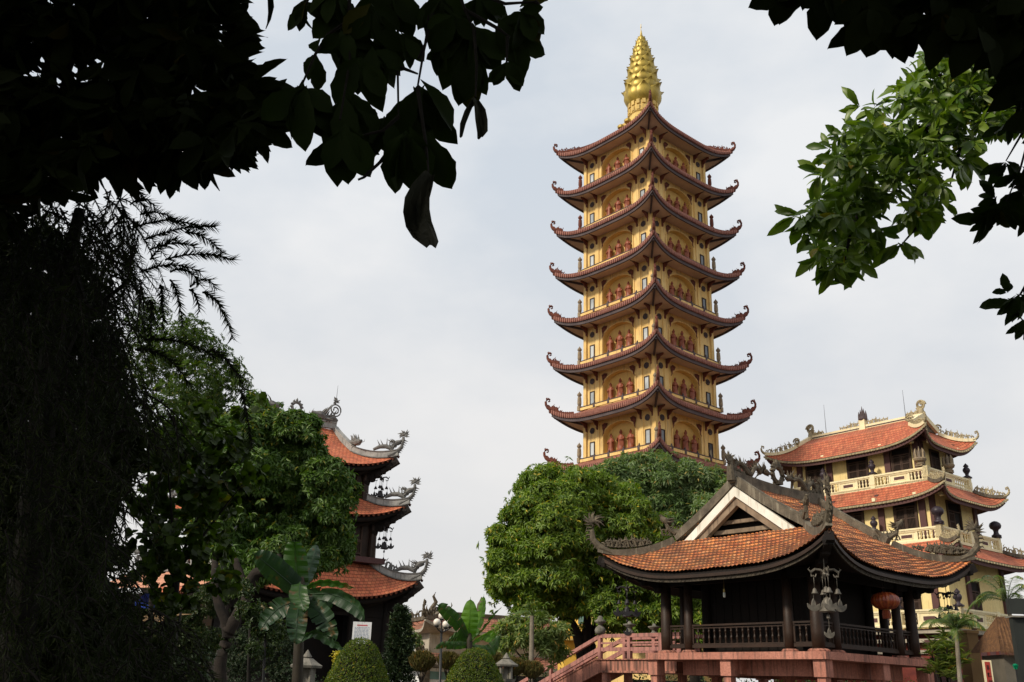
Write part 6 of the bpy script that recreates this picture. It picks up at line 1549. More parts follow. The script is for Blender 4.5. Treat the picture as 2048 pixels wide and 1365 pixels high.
# ---- black broadleaf tree over the upper left corner
def left_canopy():
    rng = np.random.default_rng(91); b = Vector((-7.6, 5.2, 0)); root = thing('shade_tree', b, 'black silhouetted broadleaf tree filling the upper left corner', 'tree'); off = root.location; m = MB(); L = Leaves()
    m.tube([b, b+Vector((.2, 0, 3)), b+Vector((.5, .2, 6)), b+Vector((1, .5, 8))], [.38, .32, .28, .2], 10)
    for q in ([(-40, 330, 7), (150, 250, 6.8), (330, 200, 6.6), (470, 190, 6.4)], [(-60, 60, 7), (150, 60, 6.8), (330, 40, 6.6), (430, 20, 6.5)], [(-60, 330, 7), (100, 330, 6.8), (250, 300, 6.6), (380, 300, 6.4)], [(60, 380, 7.2), (150, 100, 7), (200, -60, 7)]): twig(m, q, .05, .012)
    m.tube([b+Vector((.4, .2, 5)), at(-60, 330, 7)], [.16, .05], 7); m.tube([b+Vector((.6, .3, 6)), at(-60, 60, 7)], [.16, .05], 7)
    to_local(m, off).build('trunk', 'dark_bark', root, smooth=True)
    poly = [(-250, -250), (430, -250), (440, 0), (440, 40), (432, 90), (450, 120), (470, 165), (500, 185), (495, 235), (470, 270), (420, 290), (350, 285), (300, 295), (240, 290), (160, 310), (80, 370), (0, 430), (-250, 430)]
    holes = [[(95, 105), (150, 80), (190, 100), (195, 145), (150, 180), (110, 155)], [(40, 220), (80, 235), (72, 270), (45, 262)], [(10, 300), (65, 300), (60, 345), (10, 345)], [(90, 205), (130, 210), (118, 245)], [(215, 110), (245, 120), (235, 160)], [(-5, 20), (20, 25), (15, 70), (-5, 70)], [(330, 30), (350, 35), (345, 55)], [(100, 320), (150, 330), (140, 370), (95, 360)]]
    C = fill(rng, poly, 980, 5.6, 8.4)
    keep = []
    for c in C:
        v = Vector(c)-Vector((0, 0, EYE)); 
        f = F_proj(v); keep.append(not any(poly_in(f[0], f[1], h_) for h_ in holes))
    C = C[np.array(keep)]
    rosettes(L, rng, C, rdir(rng, len(C))*.7+np.array([.1, 0, -.7]), 7, .30, .36, T_OBC, 1.1, .35)
    # clear leaf fans on the rim
    s = mpp(400, 300, 6.4); R = (ray(1024, 682)-ray(1023, 682)).normalized(); Dn = (ray(800, 160)-ray(800, 150)).normalized()
    rim = [(500, 170, (.9, .2)), (480, 215, (1, .1)), (500, 245, (.9, .5)), (470, 275, (.7, .8)), (425, 285, (.4, 1)), (350, 300, (0, 1)), (345, 310, (.5, 1)), (285, 295, (.2, 1)), (250, 300, (-.1, 1)), (450, 110, (.9, 0)), (440, 60, (.8, -.1)), (430, 20, (.9, 0)), (420, -10, (.9, .2)), (395, 285, (.1, 1)), (310, 290, (.3, 1)), (490, 200, (1, .3)), (445, 150, (1, .2)), (455, 250, (.7, .7)), (210, 310, (0, 1)), (150, 320, (-.2, 1))]
    for x, y, d in rim: rosettes(L, rng, np.array([at(x, y, 6.4)]), np.array([R*d[0]+Dn*d[1]]), 8, 84*s, .36, T_OBO, .9, .05, .2, .7)
    shade_canopy(L, rng, -4, -1, 8, 9, 8.0, 10.5, 17000, .42, T_OBC[1])  # leaves out of view, put in to darken the foreground
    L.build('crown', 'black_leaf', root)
def F_proj(v):
    x, y, z = v; zc = y*math.cos(CP)+z*math.sin(CP); yc = -y*math.sin(CP)+z*math.cos(CP)
    u = CF*x/zc; w = -CF*yc/zc; c, s = math.cos(CR), math.sin(CR); return (1024+c*u-s*w, 682.5+s*u+c*w)
left_canopy()
# ---- weeping narrow leaved tree filling the left edge
def weeping():
    rng = np.random.default_rng(95); rg = random.Random(95); b = at(40, 1400, 8.2); b.z = 0; root = thing('weeping_bottlebrush', b, 'dark weeping tree with narrow needle leaves filling the left edge', 'tree'); off = root.location; m = MB(); L = Leaves()
    m.tube([b, at(60, 1100, 8.2), at(90, 800, 8.1), at(120, 600, 8), at(160, 420, 8)], [.16, .13, .11, .08, .05], 9)
    m.tube([b+Vector((-.5, .4, 0)), at(-20, 900, 8.6), at(-10, 500, 8.6)], [.12, .1, .05], 8)
    for t in ([(90, 800, 8.1), (160, 640, 8), (260, 560, 7.8)], [(60, 1100, 8.2), (160, 900, 7.8), (250, 860, 7.6)], [(120, 600, 8), (150, 540, 7.6), (180, 640, 7.5)], [(60, 1100, 8.2), (140, 1000, 8), (230, 1020, 7.8)]): twig(m, t, .05, .015)
    strands = []
    def strand(start, end, Y, sag, dens=1.0, Y2=None):
        a = at(start[0], start[1], Y); e = at(end[0], end[1], Y2 or Y); n = 14; mid = (a+e)/2+Vector((0, 0, sag)); pts = [a*(1-t)**2+mid*2*t*(1-t)+e*t*t for t in lin(0, 1, n)]
        m.tube(pts, [.009*(1-.06*i) for i in range(n)], 4); k = int((e-a).length*95*dens); P = []; D = []
        for i in range(k):
            t = (i+.5)/k*(n-1.001); j = int(t); p = pts[j].lerp(pts[j+1], t-j); tg = (pts[j+1]-pts[j]).normalized(); q = Vector(rdir(rng, 1)[0]); q = (q-tg*q.dot(tg)).normalized(); P.append(p); D.append(tg*.75+q*.75)
        k = len(P)
        if k: L.add(T_NDL, np.array(P), np.array(D), rdir(rng, k), .088*rng.uniform(.75, 1.15, k), .0105*np.ones(k))
    # hero strands against the sky (start, end)
    H = [((280, 430), (362, 452)), ((270, 455), (400, 455)), ((290, 480), (430, 455)), ((370, 465), (443, 505)), ((300, 500), (390, 495)), ((330, 520), (465, 520)), ((280, 545), (400, 545)), ((340, 545), (400, 570)), ((380, 575), (432, 578)), ((378, 580), (400, 625)), ((405, 585), (465, 678)), ((340, 560), (365, 655)), ((320, 570), (325, 665)), ((260, 410), (312, 420)), ((230, 380), (290, 400)), ((260, 390), (300, 440)), ((300, 600), (300, 700)), ((290, 680), (430, 715)), ((420, 700), (490, 780)), ((480, 780), (505, 900)), ((270, 700), (380, 770)), ((300, 520), (350, 480))]
    for i, (a, e) in enumerate(H): strand(a, e, 7.0+rg.uniform(-.3, .3), .08+rg.uniform(0, .1), 3.2)
    poly = [(-150, 380), (200, 370), (270, 400), (285, 480), (290, 560), (270, 640), (270, 760), (330, 800), (370, 860), (330, 940), (260, 1000), (230, 1110), (290, 1200), (380, 1260), (400, 1330), (420, 1420), (-150, 1420)]
    S = fill(rng, poly, 1900, 6.4, 9.8)
    for p in S:
        f = F_proj(Vector(p)-Vector((0, 0, EYE))); Y = p[1]; a = rg.uniform(-1.0, 1.0); l = rg.uniform(60, 170)
        e = (f[0]+math.sin(a)*l*.8+15, f[1]+abs(math.cos(a))*l)
        if e[0] > 300 and e[1] < 780 and rg.random() < .7: continue
        if 240 < e[0] and 920 < e[1] < 1120 and rg.random() < .85: continue
        strand((f[0], f[1]), e, Y, .1, .8)
    # denser small leafy filling deep in the crown
    C = fill(rng, [(-150, 440), (100, 440), (200, 560), (240, 760), (290, 880), (210, 1050), (210, 1150), (320, 1300), (350, 1420), (-150, 1420)], 5200, 8.4, 11.5); rosettes(L, rng, C, rdir(rng, len(C)), 6, .18, .25, T2, 1.3, .3)
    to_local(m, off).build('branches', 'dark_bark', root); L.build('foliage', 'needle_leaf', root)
weeping()
# ---- right: black leaves in the corner, sunlit branch, dangling sprays
def right_tree():
    rng = np.random.default_rng(101); R = (ray(1024, 682)-ray(1023, 682)).normalized(); Dn = (ray(800, 160)-ray(800, 150)).normalized()
    b = Vector((7.5, 6.0, 0)); root = thing('shade_tree', b, 'black silhouetted large leaves in the upper right corner', 'tree'); off = root.location; m = MB(); L = Leaves()
    m.tube([b, b+Vector((-.1, 0, 3)), b+Vector((-.5, -.2, 6)), at(2150, -150, 5.6)], [.34, .3, .25, .12], 9)
    for q in ([(2150, -150, 5.6), (1960, -20, 5.2), (1880, 30, 5)], [(2150, -150, 5.6), (1900, -60, 5), (1700, -60, 4.8)], [(2150, -150, 5.6), (2060, 100, 5.4), (2040, 260, 5.2)], [(1970, -30, 5.1), (1965, 30, 5.1), (1952, 70, 5.1)]): twig(m, q, .04, .012)
    s = mpp(1850, 50, 5)
    ros = [(1580, -40, 5, 90, (0, 1), .8), (1650, -30, 5, 85, (0, 1), .7), (1610, -60, 5, 90, (0, 1), .6), (1710, -30, 5, 90, (.3, 1), .7), (1690, -20, 4, 60, (0, 1), .6), (1740, 10, 6, 90, (0, 1), .9), (1780, 20, 7, 100, (0, 1), .9), (1760, -10, 7, 90, (0, 1), 1.1), (1830, 30, 6, 80, (0, 1), .8), (1880, 40, 6, 80, (-.2, 1), .9), (1800, 15, 6, 110, (0, 1), .7), (1850, 10, 7, 90, (.2, .8), 1.1), (1900, 20, 8, 90, (0, 1), 1.1), (1960, 60, 8, 95, (-.3, .8), 1.2), (2040, 60, 8, 100, (0, 1), 1.2), (1950, 0, 8, 100, (0, 1), 1.3), (2040, 0, 8, 100, (0, 1), 1.3), (1870, -20, 8, 90, (0, 1), 1.2), (2060, 160, 8, 90, (-.1, 1), 1.2)]
    for i, (x, y, n, ln, d, sp) in enumerate(ros): rosettes(L, rng, np.array([at(x, y, 5+rng.uniform(-.2, .2))]), np.array([R*d[0]+Dn*d[1]]), n, ln*s, .58, T_OBO, sp, .1, .25, .6)
    C = fill(rng, [(1830, -250), (2350, -250), (2350, 350), (2110, 330), (2080, 200), (2040, 110), (1930, 50), (1860, 10)], 420, 4.9, 6.6); rosettes(L, rng, C, rdir(rng, len(C))*.6+np.array([0, 0, -.7]), 7, .26, .5, T_OBC, 1.1, .3)
    shade_canopy(L, rng, 4.5, -1.5, 6, 5.5, 7.5, 10, 6500, .42, T_OBC[0])
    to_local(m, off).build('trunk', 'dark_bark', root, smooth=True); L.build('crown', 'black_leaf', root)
    # sunlit branch
    root = thing('leafy_branch', (at(1760, 350, 9).x, 9, 0), 'sunlit green leafy bough reaching in from the upper right', 'branch'); off = root.location; m = MB(); L = Leaves(); Y = 9
    for q in ([(2200, 20, 9.6), (2000, 150, 9.4), (1850, 260, 9), (1740, 370, 9), (1660, 450, 8.9), (1610, 440, 8.9)], [(1740, 370, 9), (1700, 470, 8.9), (1690, 520, 8.9)], [(1850, 260, 9), (1850, 380, 9), (1838, 450, 8.9), (1803, 490, 8.9)], [(1920, 200, 9.2), (1920, 300, 9), (1900, 370, 9)], [(1740, 370, 9), (1700, 330, 9), (1680, 300, 9)], [(1850, 260, 9), (1800, 250, 9), (1760, 230, 9)], [(1930, 190, 9.2), (1880, 150, 9), (1850, 150, 9)]): twig(m, q, .035, .008)
    to_local(m, off).build('twigs', 'dark_bark', root)
    poly = [(1905, 60), (1990, 50), (2080, 60), (2090, 200), (2050, 250), (1990, 260), (1940, 300), (1930, 340), (1890, 350), (1870, 420), (1840, 440), (1810, 430), (1800, 370), (1760, 400), (1740, 440), (1740, 500), (1700, 545), (1660, 545), (1625, 500), (1605, 450), (1630, 390), (1650, 340), (1680, 260), (1740, 210), (1780, 190), (1830, 130), (1860, 90)]
    C = fill(rng, poly, 480, 8.4, 9.8); D = rdir(rng, len(C))*.55+np.array([-.15, -.45, -.15]); rosettes(L, rng, C, D, 8, .20, .40, T_OBO, 1.1, .45, .4)
    s9 = mpp(1760, 350, 9)
    for x, y, n, ln, d, sp in ((1600, 430, 7, 46, (-.8, .5), .9), (1640, 510, 7, 46, (-.3, 1), .9), (1662, 530, 6, 44, (0, 1), .7), (1715, 520, 7, 52, (.4, .9), 1.0), (1802, 488, 8, 46, (0, 1), 1.2), (1660, 300, 6, 42, (-.7, .2), 1), (1640, 350, 6, 42, (-.7, .3), 1), (1720, 210, 6, 42, (-.6, -.1), 1), (1930, 320, 6, 50, (.3, .9), .9), (1755, 460, 6, 46, (.6, .6), .9), (1880, 400, 6, 44, (.3, 1), .9), (1850, 430, 6, 44, (-.2, 1), .8)):
        rosettes(L, rng, np.array([at(x, y, 8.9)]), np.array([R*d[0]+Dn*d[1]]), n, ln*s9*1.15, .38, T_OBO, sp, .05, .2, .6)
    L.build('leaves', 'lit_leaf', root)
    # dangling sprays at the right edge
    for k, (ros, tws, lab) in enumerate((
        ([(2012, 325, 6, 44, (-.3, .6), 1.3), (2030, 345, 6, 44, (0, 1), 1.1), (2010, 250, 5, 44, (-.4, 1), 1.1), (2000, 420, 7, 46, (-.2, 1), 1.1), (1975, 430, 6, 50, (-.5, .9), 1.0), (2020, 405, 7, 50, (-.1, 1), 1.2), (2040, 380, 7, 46, (0, 1), 1.2), (1990, 395, 6, 40, (-.6, 0), 1.1), (2046, 430, 5, 40, (.4, 1), .9)], [[(2120, 120, 7), (2070, 230, 7), (2040, 340, 7), (2010, 410, 7)], [(2060, 240, 7), (2012, 322, 7)]], 'green leaf spray hanging at the right edge below the corner leaves'),
        ([(2020, 600, 7, 46, (-.2, .9), 1.2), (2035, 590, 6, 44, (.2, .9), 1.1), (2015, 585, 4, 34, (-.5, -.6), .9), (2050, 640, 5, 50, (0, 1), .8), (2046, 600, 5, 44, (.2, .6), 1)], [[(2140, 420, 7), (2080, 520, 7), (2040, 590, 7), (2020, 602, 7)], [(2050, 575, 7), (2052, 630, 7)]], 'lowest small leaf spray at the right edge above the hall'))):
        c = at(2025, 400+200*k, 7); root = thing('leafy_branch', (c.x, 7, 0), lab, 'branch'); off = root.location; m = MB(); L = Leaves()
        for q in tws: twig(m, q, .016, .005)
        to_local(m, off).build('twigs', 'dark_bark', root); s7 = mpp(2020, 420, 7)
        for x, y, n, ln, d, sp in ros: rosettes(L, rng, np.array([at(x, y, 7+rng.uniform(-.15, .15))]), np.array([R*d[0]+Dn*d[1]]), n, ln*s7, .48, T_OBO, sp, .1, .2, .7)
        L.build('leaves', 'hanging_leaf' if k == 0 else 'hanging_leaf', root)
right_tree()
# ================================================================ small things
def lamp():
    Y = 32; b = at(880, 1400, Y); s = mpp(880, 1240, Y); top = at(883, 1258, Y)
    r = thing('street_lamp', (b.x, Y, 0), 'black street lamp with four white glass globes in the centre', 'street lamp'); off = Vector((b.x, Y, 0)); t = top-off
    m = MB(); m.tube([(0, 0, 0), (0, 0, .5), (t.x, 0, t.z)], [.09, .05, .04], 10); m.lathe((0, 0, 0), [(0, .16), (.2, .14), (.3, .08), (.5, .06)], 12); m.build('pole', 'black_metal', r, smooth=True)
    for i, (x, y, d) in enumerate(((884, 1232, 0), (874, 1245, -.35), (892, 1249, .0), (900, 1247, .3))):
        c = at(x, y, Y+d)-off; q = Vector((t.x, 0, t.z)); m = MB()
        m.tube([q-Vector((0, 0, .12)), q.lerp(c, .6)-Vector((0, 0, .16)), Vector((c.x, c.y, c.z-.16)), c-Vector((0, 0, .1))], [.02, .02, .02, .03], 6); m.lathe(c-Vector((0, 0, .15)), [(0, .06), (.05, .075)], 10); a = m.build('arm', 'black_metal', r)
        m = MB(); R = 7.2*s; m.lathe(c, [(R*math.sin(q_), R*math.cos(q_)) for q_ in lin(-PI/2+.05, PI/2-.05, 12)], 18); m.build('globe', 'lamp_glass', a, smooth=True)
    Y = 27; b = at(531, 1400, Y); s = mpp(530, 1220, Y); r = thing('street_lamp', (b.x, Y, 0), 'shaded street lamp with two yellowed globes left of the banana plant', 'street lamp'); off = Vector((b.x, Y, 0)); t = at(533, 1230, Y)-off
    m = MB(); m.tube([(0, 0, 0), (t.x, 0, t.z)], [.05, .035], 8); m.build('pole', 'black_metal', r)
    for x, y, rr in ((526, 1217, 7), (541, 1220, 5.5)):
        c = at(x, y, Y)-off; m = MB(); m.tube([t-Vector((0, 0, .05)), Vector((c.x, 0, t.z-.08)), c-Vector((0, 0, .08))], .018, 5); a = m.build('arm', 'black_metal', r); m = MB(); R = rr*s
        m.lathe(c, [(R*math.sin(q_), R*math.cos(q_)) for q_ in lin(-PI/2+.05, PI/2-.05, 12)], 16); m.build('globe', 'dusty_glass', a, smooth=True)
lamp()
def board():
    Y = 50; c = at(722, 1285, Y); s = mpp(722, 1280, Y); r = thing('notice_board', (c.x, Y, 0), 'white notice board with red title and grey text lines hanging by the bell tower', 'notice board', rz=.10)
    w, h = 37*s, 78*s; z = c.z; m = MB(); m.b2((-w/2, -.03, z-h/2), (w/2, .03, z+h/2)); m.b2((-.04, .03, 0), (.04, .1, z)); b = m.build('panel', 'white_paint', r)
    m = MB(); m.b2((-w*.28, -.036, z+h*.40), (w*.28, -.032, z+h*.43)); m.build('title', 'red_print', b)
    m = MB(); rg = random.Random(4)
    for i in range(24):
        zz = z+h*.36-i*h*.033; x = -w*.40
        while x < w*.38:
            l = min(w*.4-x, rg.uniform(.05, .16)); m.b2((x, -.036, zz-.012), (x+l, -.032, zz+.012)); x += l+.035
    m.build('text_lines', 'blue_print', b)
board()
def lanterns():
    for (px, top, Y, sc, lab) in ((1013, 1306, 29, .85, 'pale stone garden lantern right of the middle topiary cone'), (616, 1300, 22, 1.0, 'shaded stone garden lantern under the large banana plant')):
        t = at(px, top, Y); r = thing('stone_lantern', (t.x, Y, 0), lab, 'stone lantern'); H = t.z
        m = MB(); m.lathe((0, 0, 0), [(0, .3), (.15, .3), (.2, .16), (H-.85, .13), (H-.8, .26), (H-.72, .3)], 8); m.build('pedestal', 'stone', r)
        m = MB()
        for k in range(4): a = PI/4+k*PI/2; m.box((math.cos(a)*.2, math.sin(a)*.2, H-.55), (.07, .07, .34), rz=a)
        m.box((0, 0, H-.55), (.16, .16, .33)); m.build('light_box', 'stone', r)
        m = MB(); m.lathe((0, 0, H-.38), [(0, .34), (.05, .36), (.1, .27), (.2, .13)], 6); m.lathe((0, 0, H-.2), [(0, .07), (.05, .11), (.12, .06), (.2, .01)], 8); m.build('cap', 'stone', r)
lanterns()
def yellow_house():
    Y = 84; a = at(1128, 1290, Y); b = at(1330, 1290, Y); r = thing('yellow_house', (a.x, Y, 0), 'small bright yellow building with ornate balcony seen behind the mango trunks', 'building', rz=.03); w = b.x-a.x
    zt = at(1128, 1278, Y).z; m = MB(); m.b2((0, 0, 0), (w, 6, zt-.1)); m.build('wall', 'yellow_bright', r)
    m = MB(); m.b2((-.4, -.8, zt-.1), (w+.3, 6.2, zt+.15)); m.b2((-.4, -.8, zt+.15), (w+.3, -.6, zt+1.0)); sl = m.build('balcony', 'yellow_bright', r)
    m = MB(); m.b2((-.45, -.86, zt+.98), (w+.35, -.55, zt+1.12)); m.b2((-.45, -.86, zt-.14), (w+.35, -.6, zt+.02))
    for i in range(int(w/.45)):
        O = Vector((.1+i*.45, -.83, zt+.55)); put(m, arc2(0, 0, .17, .05, 0, 5.5, 8), O, (1, 0, 0), (0, 0, 1), .035, 4)
    m.build('balcony_scrollwork', 'gold_base', sl)
    m = MB(); m.b2((1.5, 1, zt+.1), (w*.55, 5.5, zt+3.2)); m.build('upper_wall', 'yellow_bright', r)
    m = MB(); m.b2((1.3, .95, zt+1.3), (2.9, .995, zt+2.5)); m.build('window', 'teal_panel', r)
surf('yellow_bright', (.85, .55, .10), (.75, .45, .07), sc=.6, dirt=(.5, .35, .1), streak=.2)
yellow_house()
def pink_roof_and_awning():
    Y = 46; c = at(300, 1200, Y); r = thing('bell_roof_side', (c.x, Y, 0), 'separate pale pinkish roof standing for the sunlit left side of the bell tower roof', 'building', rz=-.12); s = mpp(330, 1180, Y)  # separate low roof standing for the bell tower's sunlit lower roof side
    z0 = at(330, 1186, Y).z; z1 = at(330, 1140, Y).z; x0 = (200-300)*s; x1 = (425-300)*s
    m = MB(); m.grid(lambda a, t: (lerp(x0, x1, a)+t*.8, -1+t*2.4, lerp(z0, z1, t)+.25*a+(.3*(a-.5)**2)), lin(0, 1, 12), lin(0, 1, 6), lambda a, t: (a*(x1-x0), t*3)); rf = m.build('roof', 'sunlit_tiles', r, smooth=True)
    m = MB(); m.sweep([(lerp(x0, x1, a)+.8, 1.4, z1+.15+.25*a+(.3*(a-.5)**2)) for a in lin(0, 1, 9)], .3, .35); scrollwork(m, [(lerp(x0, x1, a)+.8, 1.4, z1+.3+.25*a) for a in lin(.05, .95, 9)], .45, seed=3, r=.05, step=.3); m.build('ridge', 'grey_ridge', rf)
    m = MB(); m.b2((x0+.3, -.5, 0), (x1-.3, 1.2, z0-.1)); m.build('wall', 'dark_wood', r)
    Y = 22; c = at(318, 1222, Y); s = mpp(318, 1222, Y); r = thing('tarpaulin_awning', (c.x, Y, 0), 'blue edged brown tarpaulin awning behind the left foliage', 'awning'); w = 46*s
    m = MB(); m.grid(lambda a, t: (lerp(-w, w, a), -.4+t*1.2, c.z+.02-(.30*math.sin(PI*(.15+.7*a))*(1-t))-.02*t), lin(0, 1, 14), lin(0, 1, 5)); cl = m.build('cloth', 'brown_plaster', r)
    m = MB(); m.grid(lambda a, t: (lerp(-w, w*.9, a), -.42, c.z+.02+t*.09+.05*math.sin(a*9)*t), lin(0, 1, 14), lin(0, 1, 3)); m.grid(lambda a, t: (-w*.8+a*w*.9, -.1-.3*t, c.z+.05+.3*math.sin(PI*a)*t), lin(0, 1, 10), lin(0, 1, 4)); m.build('edging', 'blue_tarp', cl)
    m = MB(); 
    for x in (-w*.95, w*.95): m.tube([(x, 0, 0), (x, 0, c.z)], .03, 6)
    m.build('pole', 'black_metal', r)
pink_roof_and_awning()
def right_corner():
    Y = 44; a = at(1938, 1290, Y); r = thing('brown_column', (a.x, Y, 0), 'square brown plastered column behind the short palm', 'column', rz=.3); s = mpp(1938, 1290, Y); m = MB(); m.b2((-13*s, -13*s, 0), (13*s, 13*s, at(1938, 1268, Y).z)); m.b2((-15*s, -15*s, at(1938, 1268, Y).z), (15*s, 15*s, at(1938, 1262, Y).z)); m.build('shaft', 'brown_plaster', r)
    Y = 40; c = at(1990, 1300, Y); s = mpp(1990, 1280, Y); r = thing('thatched_hut', (c.x, Y, 0), 'small hut with brown thatched roof at the right edge', 'hut', rz=.0); zb = at(1990, 1306, Y).z; zt = at(2010, 1235, Y).z
    x0, x1, xa, xb = -22*s, 70*s, 12*s, 50*s; m = MB()
    m.grid(lambda u, t: (lerp(lerp(x0, x1, u), lerp(xa, xb, u), t), -1.3+t*1.3+.03*math.sin(u*60), lerp(zb, zt, t)+.05*math.sin(PI*t)+.02*math.sin(u*47+t*9)), lin(0, 1, 60), lin(0, 1, 14))
    m.grid(lambda u, t: (lerp(x0, xa, t), lerp(-1.3, 1.3, u)*(1-t), lerp(zb, zt, t)), lin(0, 1, 10), lin(0, 1, 6)); rng = np.random.default_rng(5)
    rf = m.build('roof', 'thatch', r); L = Leaves(); n = 3500; u = rng.random(n); t = rng.random(n); P = np.stack([c.x+(x0+(x1-x0)*u)*(1-t)+(xa+(xb-xa)*u)*t, Y-1.32+t*1.3, zb+(zt-zb)*t+.03], 1); L.add(T_NDL, P, np.tile([[0, -.6, -1.]], (n, 1))+rdir(rng, n)*.25, np.tile([[0, -1., .4]], (n, 1)), .28*np.ones(n), .02*np.ones(n)); L.build('straw', 'thatch', r).parent = r
    m = MB(); m.b2((x0+.3, -.9, 0), (x1, .9, zb-.1)); m.build('wall', 'far_paint_dark', r)
    Y = 38; c = at(1976, 1345, Y); s = mpp(1976, 1345, Y); r = thing('scroll_board', (c.x, Y, 0), 'narrow red vertical board with dark characters in a pale frame', 'sign'); w = 8.5*s; zt = at(1976, 1321, Y).z
    m = MB(); m.b2((-w, -.04, .2), (w, .04, zt)); m.tube([(-w*.6, 0, 0), (-w*.6, 0, .2)], .04, 5); fr = m.build('frame', 'cream_trim', r); m = MB(); m.b2((-w*.62, -.05, .3), (w*.62, -.041, zt-.06)); p = m.build('panel', 'scroll_red', fr)
    m = MB(); rg = random.Random(7); z = zt-.2
    while z > .4:
        for k in range(3): x = rg.uniform(-w*.4, w*.1); m.b2((x, -.056, z-.02-k*.05), (x+rg.uniform(.06, .14), -.051, z-k*.05)); 
        for k in range(2): x = rg.uniform(-w*.3, w*.3); m.b2((x, -.058, z-.15), (x+.025, -.052, z+.02))
        z -= .27
    m.build('characters', 'ink', p)
    Y = 30; c = at(2030, 1262, Y); s = mpp(2030, 1262, Y); r = thing('sign_board', (c.x, Y, 0), 'plain dark grey board with a pale ledge at the far right edge', 'board', rz=-.05); z1 = at(2030, 1198, Y).z; z2 = at(2030, 1228, Y).z; z3 = at(2030, 1236, Y).z
    m = MB(); m.b2((-7*s, -.1, z2), (60*s, .1, z1)); m.build('upper_board', 'grey_board', r); m = MB(); m.b2((-8*s, -.25, z3), (60*s, .25, z3+.05)); m.build('ledge', 'stone', r); m = MB(); m.b2((-5*s, -.12, 0), (60*s, .12, z3-.02)); m.build('lower_board', 'grey_board', r)
    Y = 29; c = at(2031, 1333, Y); s = mpp(2031, 1333, Y); r = thing('green_lotus_lamp', (c.x, Y, 0), 'bright green glass lotus ornament at the lower right edge', 'ornament'); m = MB()
    for k in range(3):
        for j in range(7):
            a = 2*PI*j/7+k*.4; q = (.35+.3*k)*8*s; O = Vector((math.cos(a), math.sin(a), 0)); A = Vector((-math.sin(a), math.cos(a), 0))
            m.grid(lambda u, v: Vector((0, 0, c.z-6*s+k*2*s))*1+O*(q*v*(1.2-.2*k))+A*(u*3.6*s*math.sin(PI*(.1+.85*v)))+Vector((0, 0, v*v*(5+3*(2-k))*s)), lin(-1, 1, 4), lin(0, 1, 5))
    m.build('petals', 'green_glass', r, smooth=True); m = MB(); m.tube([(0, 0, 0), (0, 0, c.z-6*s)], .02, 5); m.build('stalk', 'black_metal', r)
    a = in_frame(HALL, -7.2, -6.5, -EYE); r = thing('lattice_wall', (a.x-1.5, a.y-6, 0), 'dark red lattice wall below the hall balcony', 'wall', rz=.05); h = at(1870, 1290, a.y-6).z; m = MB(); m.b2((-1.8, -.15, 0), (3.6, .15, h)); w_ = m.build('panel', 'red_lattice_wall', r)
    m = MB(); m.b2((-1.9, -.3, h), (3.7, .3, h+.25)); m.build('coping', 'plum_column', w_); m = MB()
    for i in range(9):
        for j in range(5): m.box((-1.4+i*.55, -.16, h-.45-j*.6), (.34, .06, .4))
    m.build('lattice', 'plum_column', w_)
    c = at(1882, 1297, 44); r = thing('stone_vase', (c.x, 44, 0), 'dark round stone vase on a plinth beside the lattice wall', 'vase'); m = MB(); m.b2((-.4, -.4, 0), (.4, .4, c.z-.4)); m.build('plinth', 'plum_column', r); m = MB(); m.lathe((0, 0, c.z-.4), [(0, .2), (.1, .3), (.35, .36), (.55, .25), (.65, .12), (.75, .2)], 14); m.build('vase_body', 'purple_trim', r, smooth=True)
surf('far_paint_dark', (.16, .14, .11), (.1, .09, .07), sc=1.5)
right_corner()
def flowers():
    Y = 41; rng = np.random.default_rng(3); c = at(674, 1318, Y); s = mpp(674, 1318, Y); r = thing('yellow_flower_vine', (c.x, Y, 0), 'hanging yellow flowering vine beside the bell tower post', 'vine'); L = Leaves(); n = 500; z = rng.random(n)
    P = np.stack([c.x+rng.normal(size=n)*4*s*(1-z*.6), Y+rng.normal(size=n)*.1, c.z+(14-45*z)*s], 1); L.add(T2, P, rdir(rng, n), rdir(rng, n), .12*np.ones(n), .08*np.ones(n)); L.build('blossoms', 'yellow_leaf', r)
    m = MB(); m.tube([(0, 0, 0), (0, 0, c.z+.4)], .02, 5); m.build('stem', 'bark', r)
flowers()
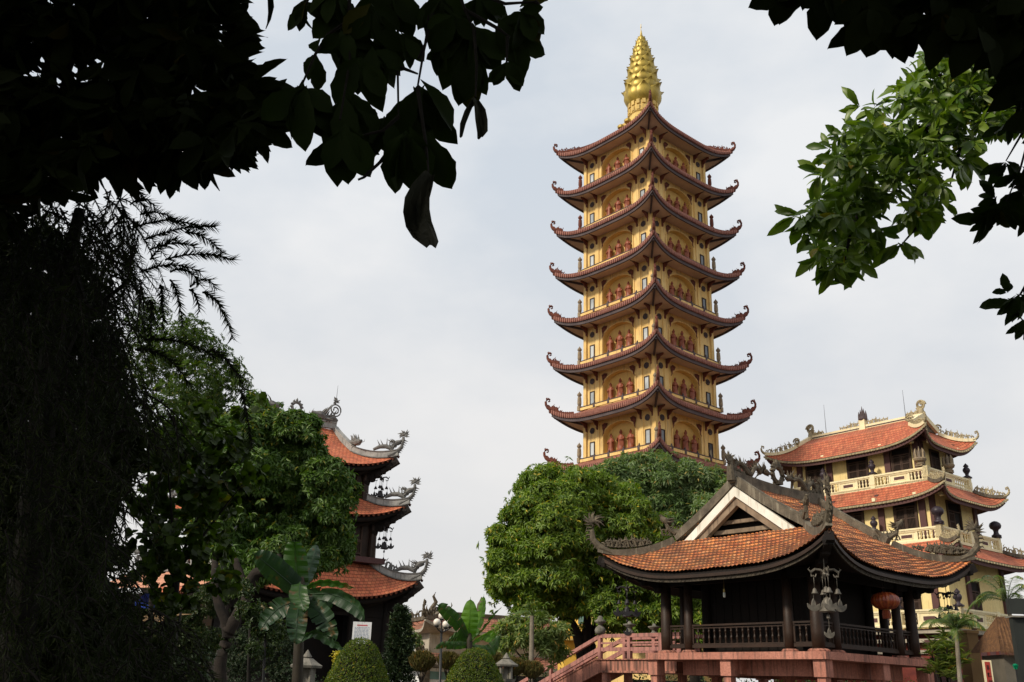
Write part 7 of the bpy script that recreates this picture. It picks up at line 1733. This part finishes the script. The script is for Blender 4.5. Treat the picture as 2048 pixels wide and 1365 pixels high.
# ---------------------------------------------------------------- ground, camera, light
def ground():
    mb = MB(); n = 60
    us = lin(-400, 400, n); vs = lin(-120, 900, n)
    mb.grid(lambda a, b: (a, b, 0), us, vs); o = mb.build('ground', 'ground_soil'); setp(o, 'dark bare soil and leaf litter under the trees', 'ground', kind='structure')
    mb = MB(); mb.grid(lambda a, b: (a, b, .004), lin(-16, 34, 4), lin(30, 110, 4)); o = mb.build('courtyard_paving', 'paving'); setp(o, 'grey paved temple courtyard', 'paving', kind='structure')
ground()
cam = bpy.data.cameras.new('camera'); co = bpy.data.objects.new('camera', cam); COL.objects.link(co)
cam.sensor_width = 36; cam.lens = CF/2048*36; cam.clip_end = 3000; cam.clip_start = .05
F0 = ray(1024, 682.5).normalized(); R0 = (ray(1025, 682.5)-ray(1023, 682.5)).normalized(); U0 = R0.cross(F0)
M = Matrix((R0, U0, -F0)).transposed().to_4x4(); M.translation = (0, 0, EYE); co.matrix_world = M
SC.camera = co
w = bpy.data.worlds.new('World'); SC.world = w; w.use_nodes = True; nt = w.node_tree
for n in list(nt.nodes): nt.nodes.remove(n)
out = nt.nodes.new('ShaderNodeOutputWorld'); bg = nt.nodes.new('ShaderNodeBackground'); nt.links.new(bg.outputs[0], out.inputs[0])
SUN_DIR = Vector((-.80, -.50, 0)).normalized()*math.cos(math.radians(37)); SUN_DIR.z = math.sin(math.radians(37))
sky = nt.nodes.new('ShaderNodeTexSky'); sky.sky_type = 'NISHITA'; sky.sun_disc = False; sky.sun_elevation = math.radians(37)
sky.sun_rotation = math.atan2(SUN_DIR.x, SUN_DIR.y); sky.dust_density = 3
tc = nt.nodes.new('ShaderNodeTexCoord'); sx = nt.nodes.new('ShaderNodeSeparateXYZ'); nt.links.new(tc.outputs['Generated'], sx.inputs[0])
n1 = noise(nt, tc.outputs['Generated'], 3.1, 6, (1, 1, 1.9)); f1 = ramp(nt, n1, .38, .62)
cl = mixc(nt, f1, (6.45, 6.98, 7.6), (8.6, 8.7, 8.8))
hz = ramp(nt, sx.outputs[2], .50, .06); hf = nd(nt, 'ShaderNodeMath', operation='MULTIPLY'); nt.links.new(hz, hf.inputs[0]); hf.inputs[1].default_value = .75
cl = mixc(nt, hf.outputs[0], cl, (8.15, 7.75, 7.35))
fin_ = mixc(nt, .92, sky.outputs[0], cl)
nt.links.new(fin_, bg.inputs[0]); bg.inputs[1].default_value = .106
sl = bpy.data.lights.new('sun', 'SUN'); sl.energy = 3.6; sl.angle = math.radians(7); sl.color = (1, .90, .74)
so = bpy.data.objects.new('sun', sl); COL.objects.link(so); so.rotation_euler = SUN_DIR.to_track_quat('Z', 'Y').to_euler()
SC.view_settings.view_transform = 'Standard'; SC.view_settings.look = 'None'; SC.view_settings.exposure = 0; SC.view_settings.gamma = 1
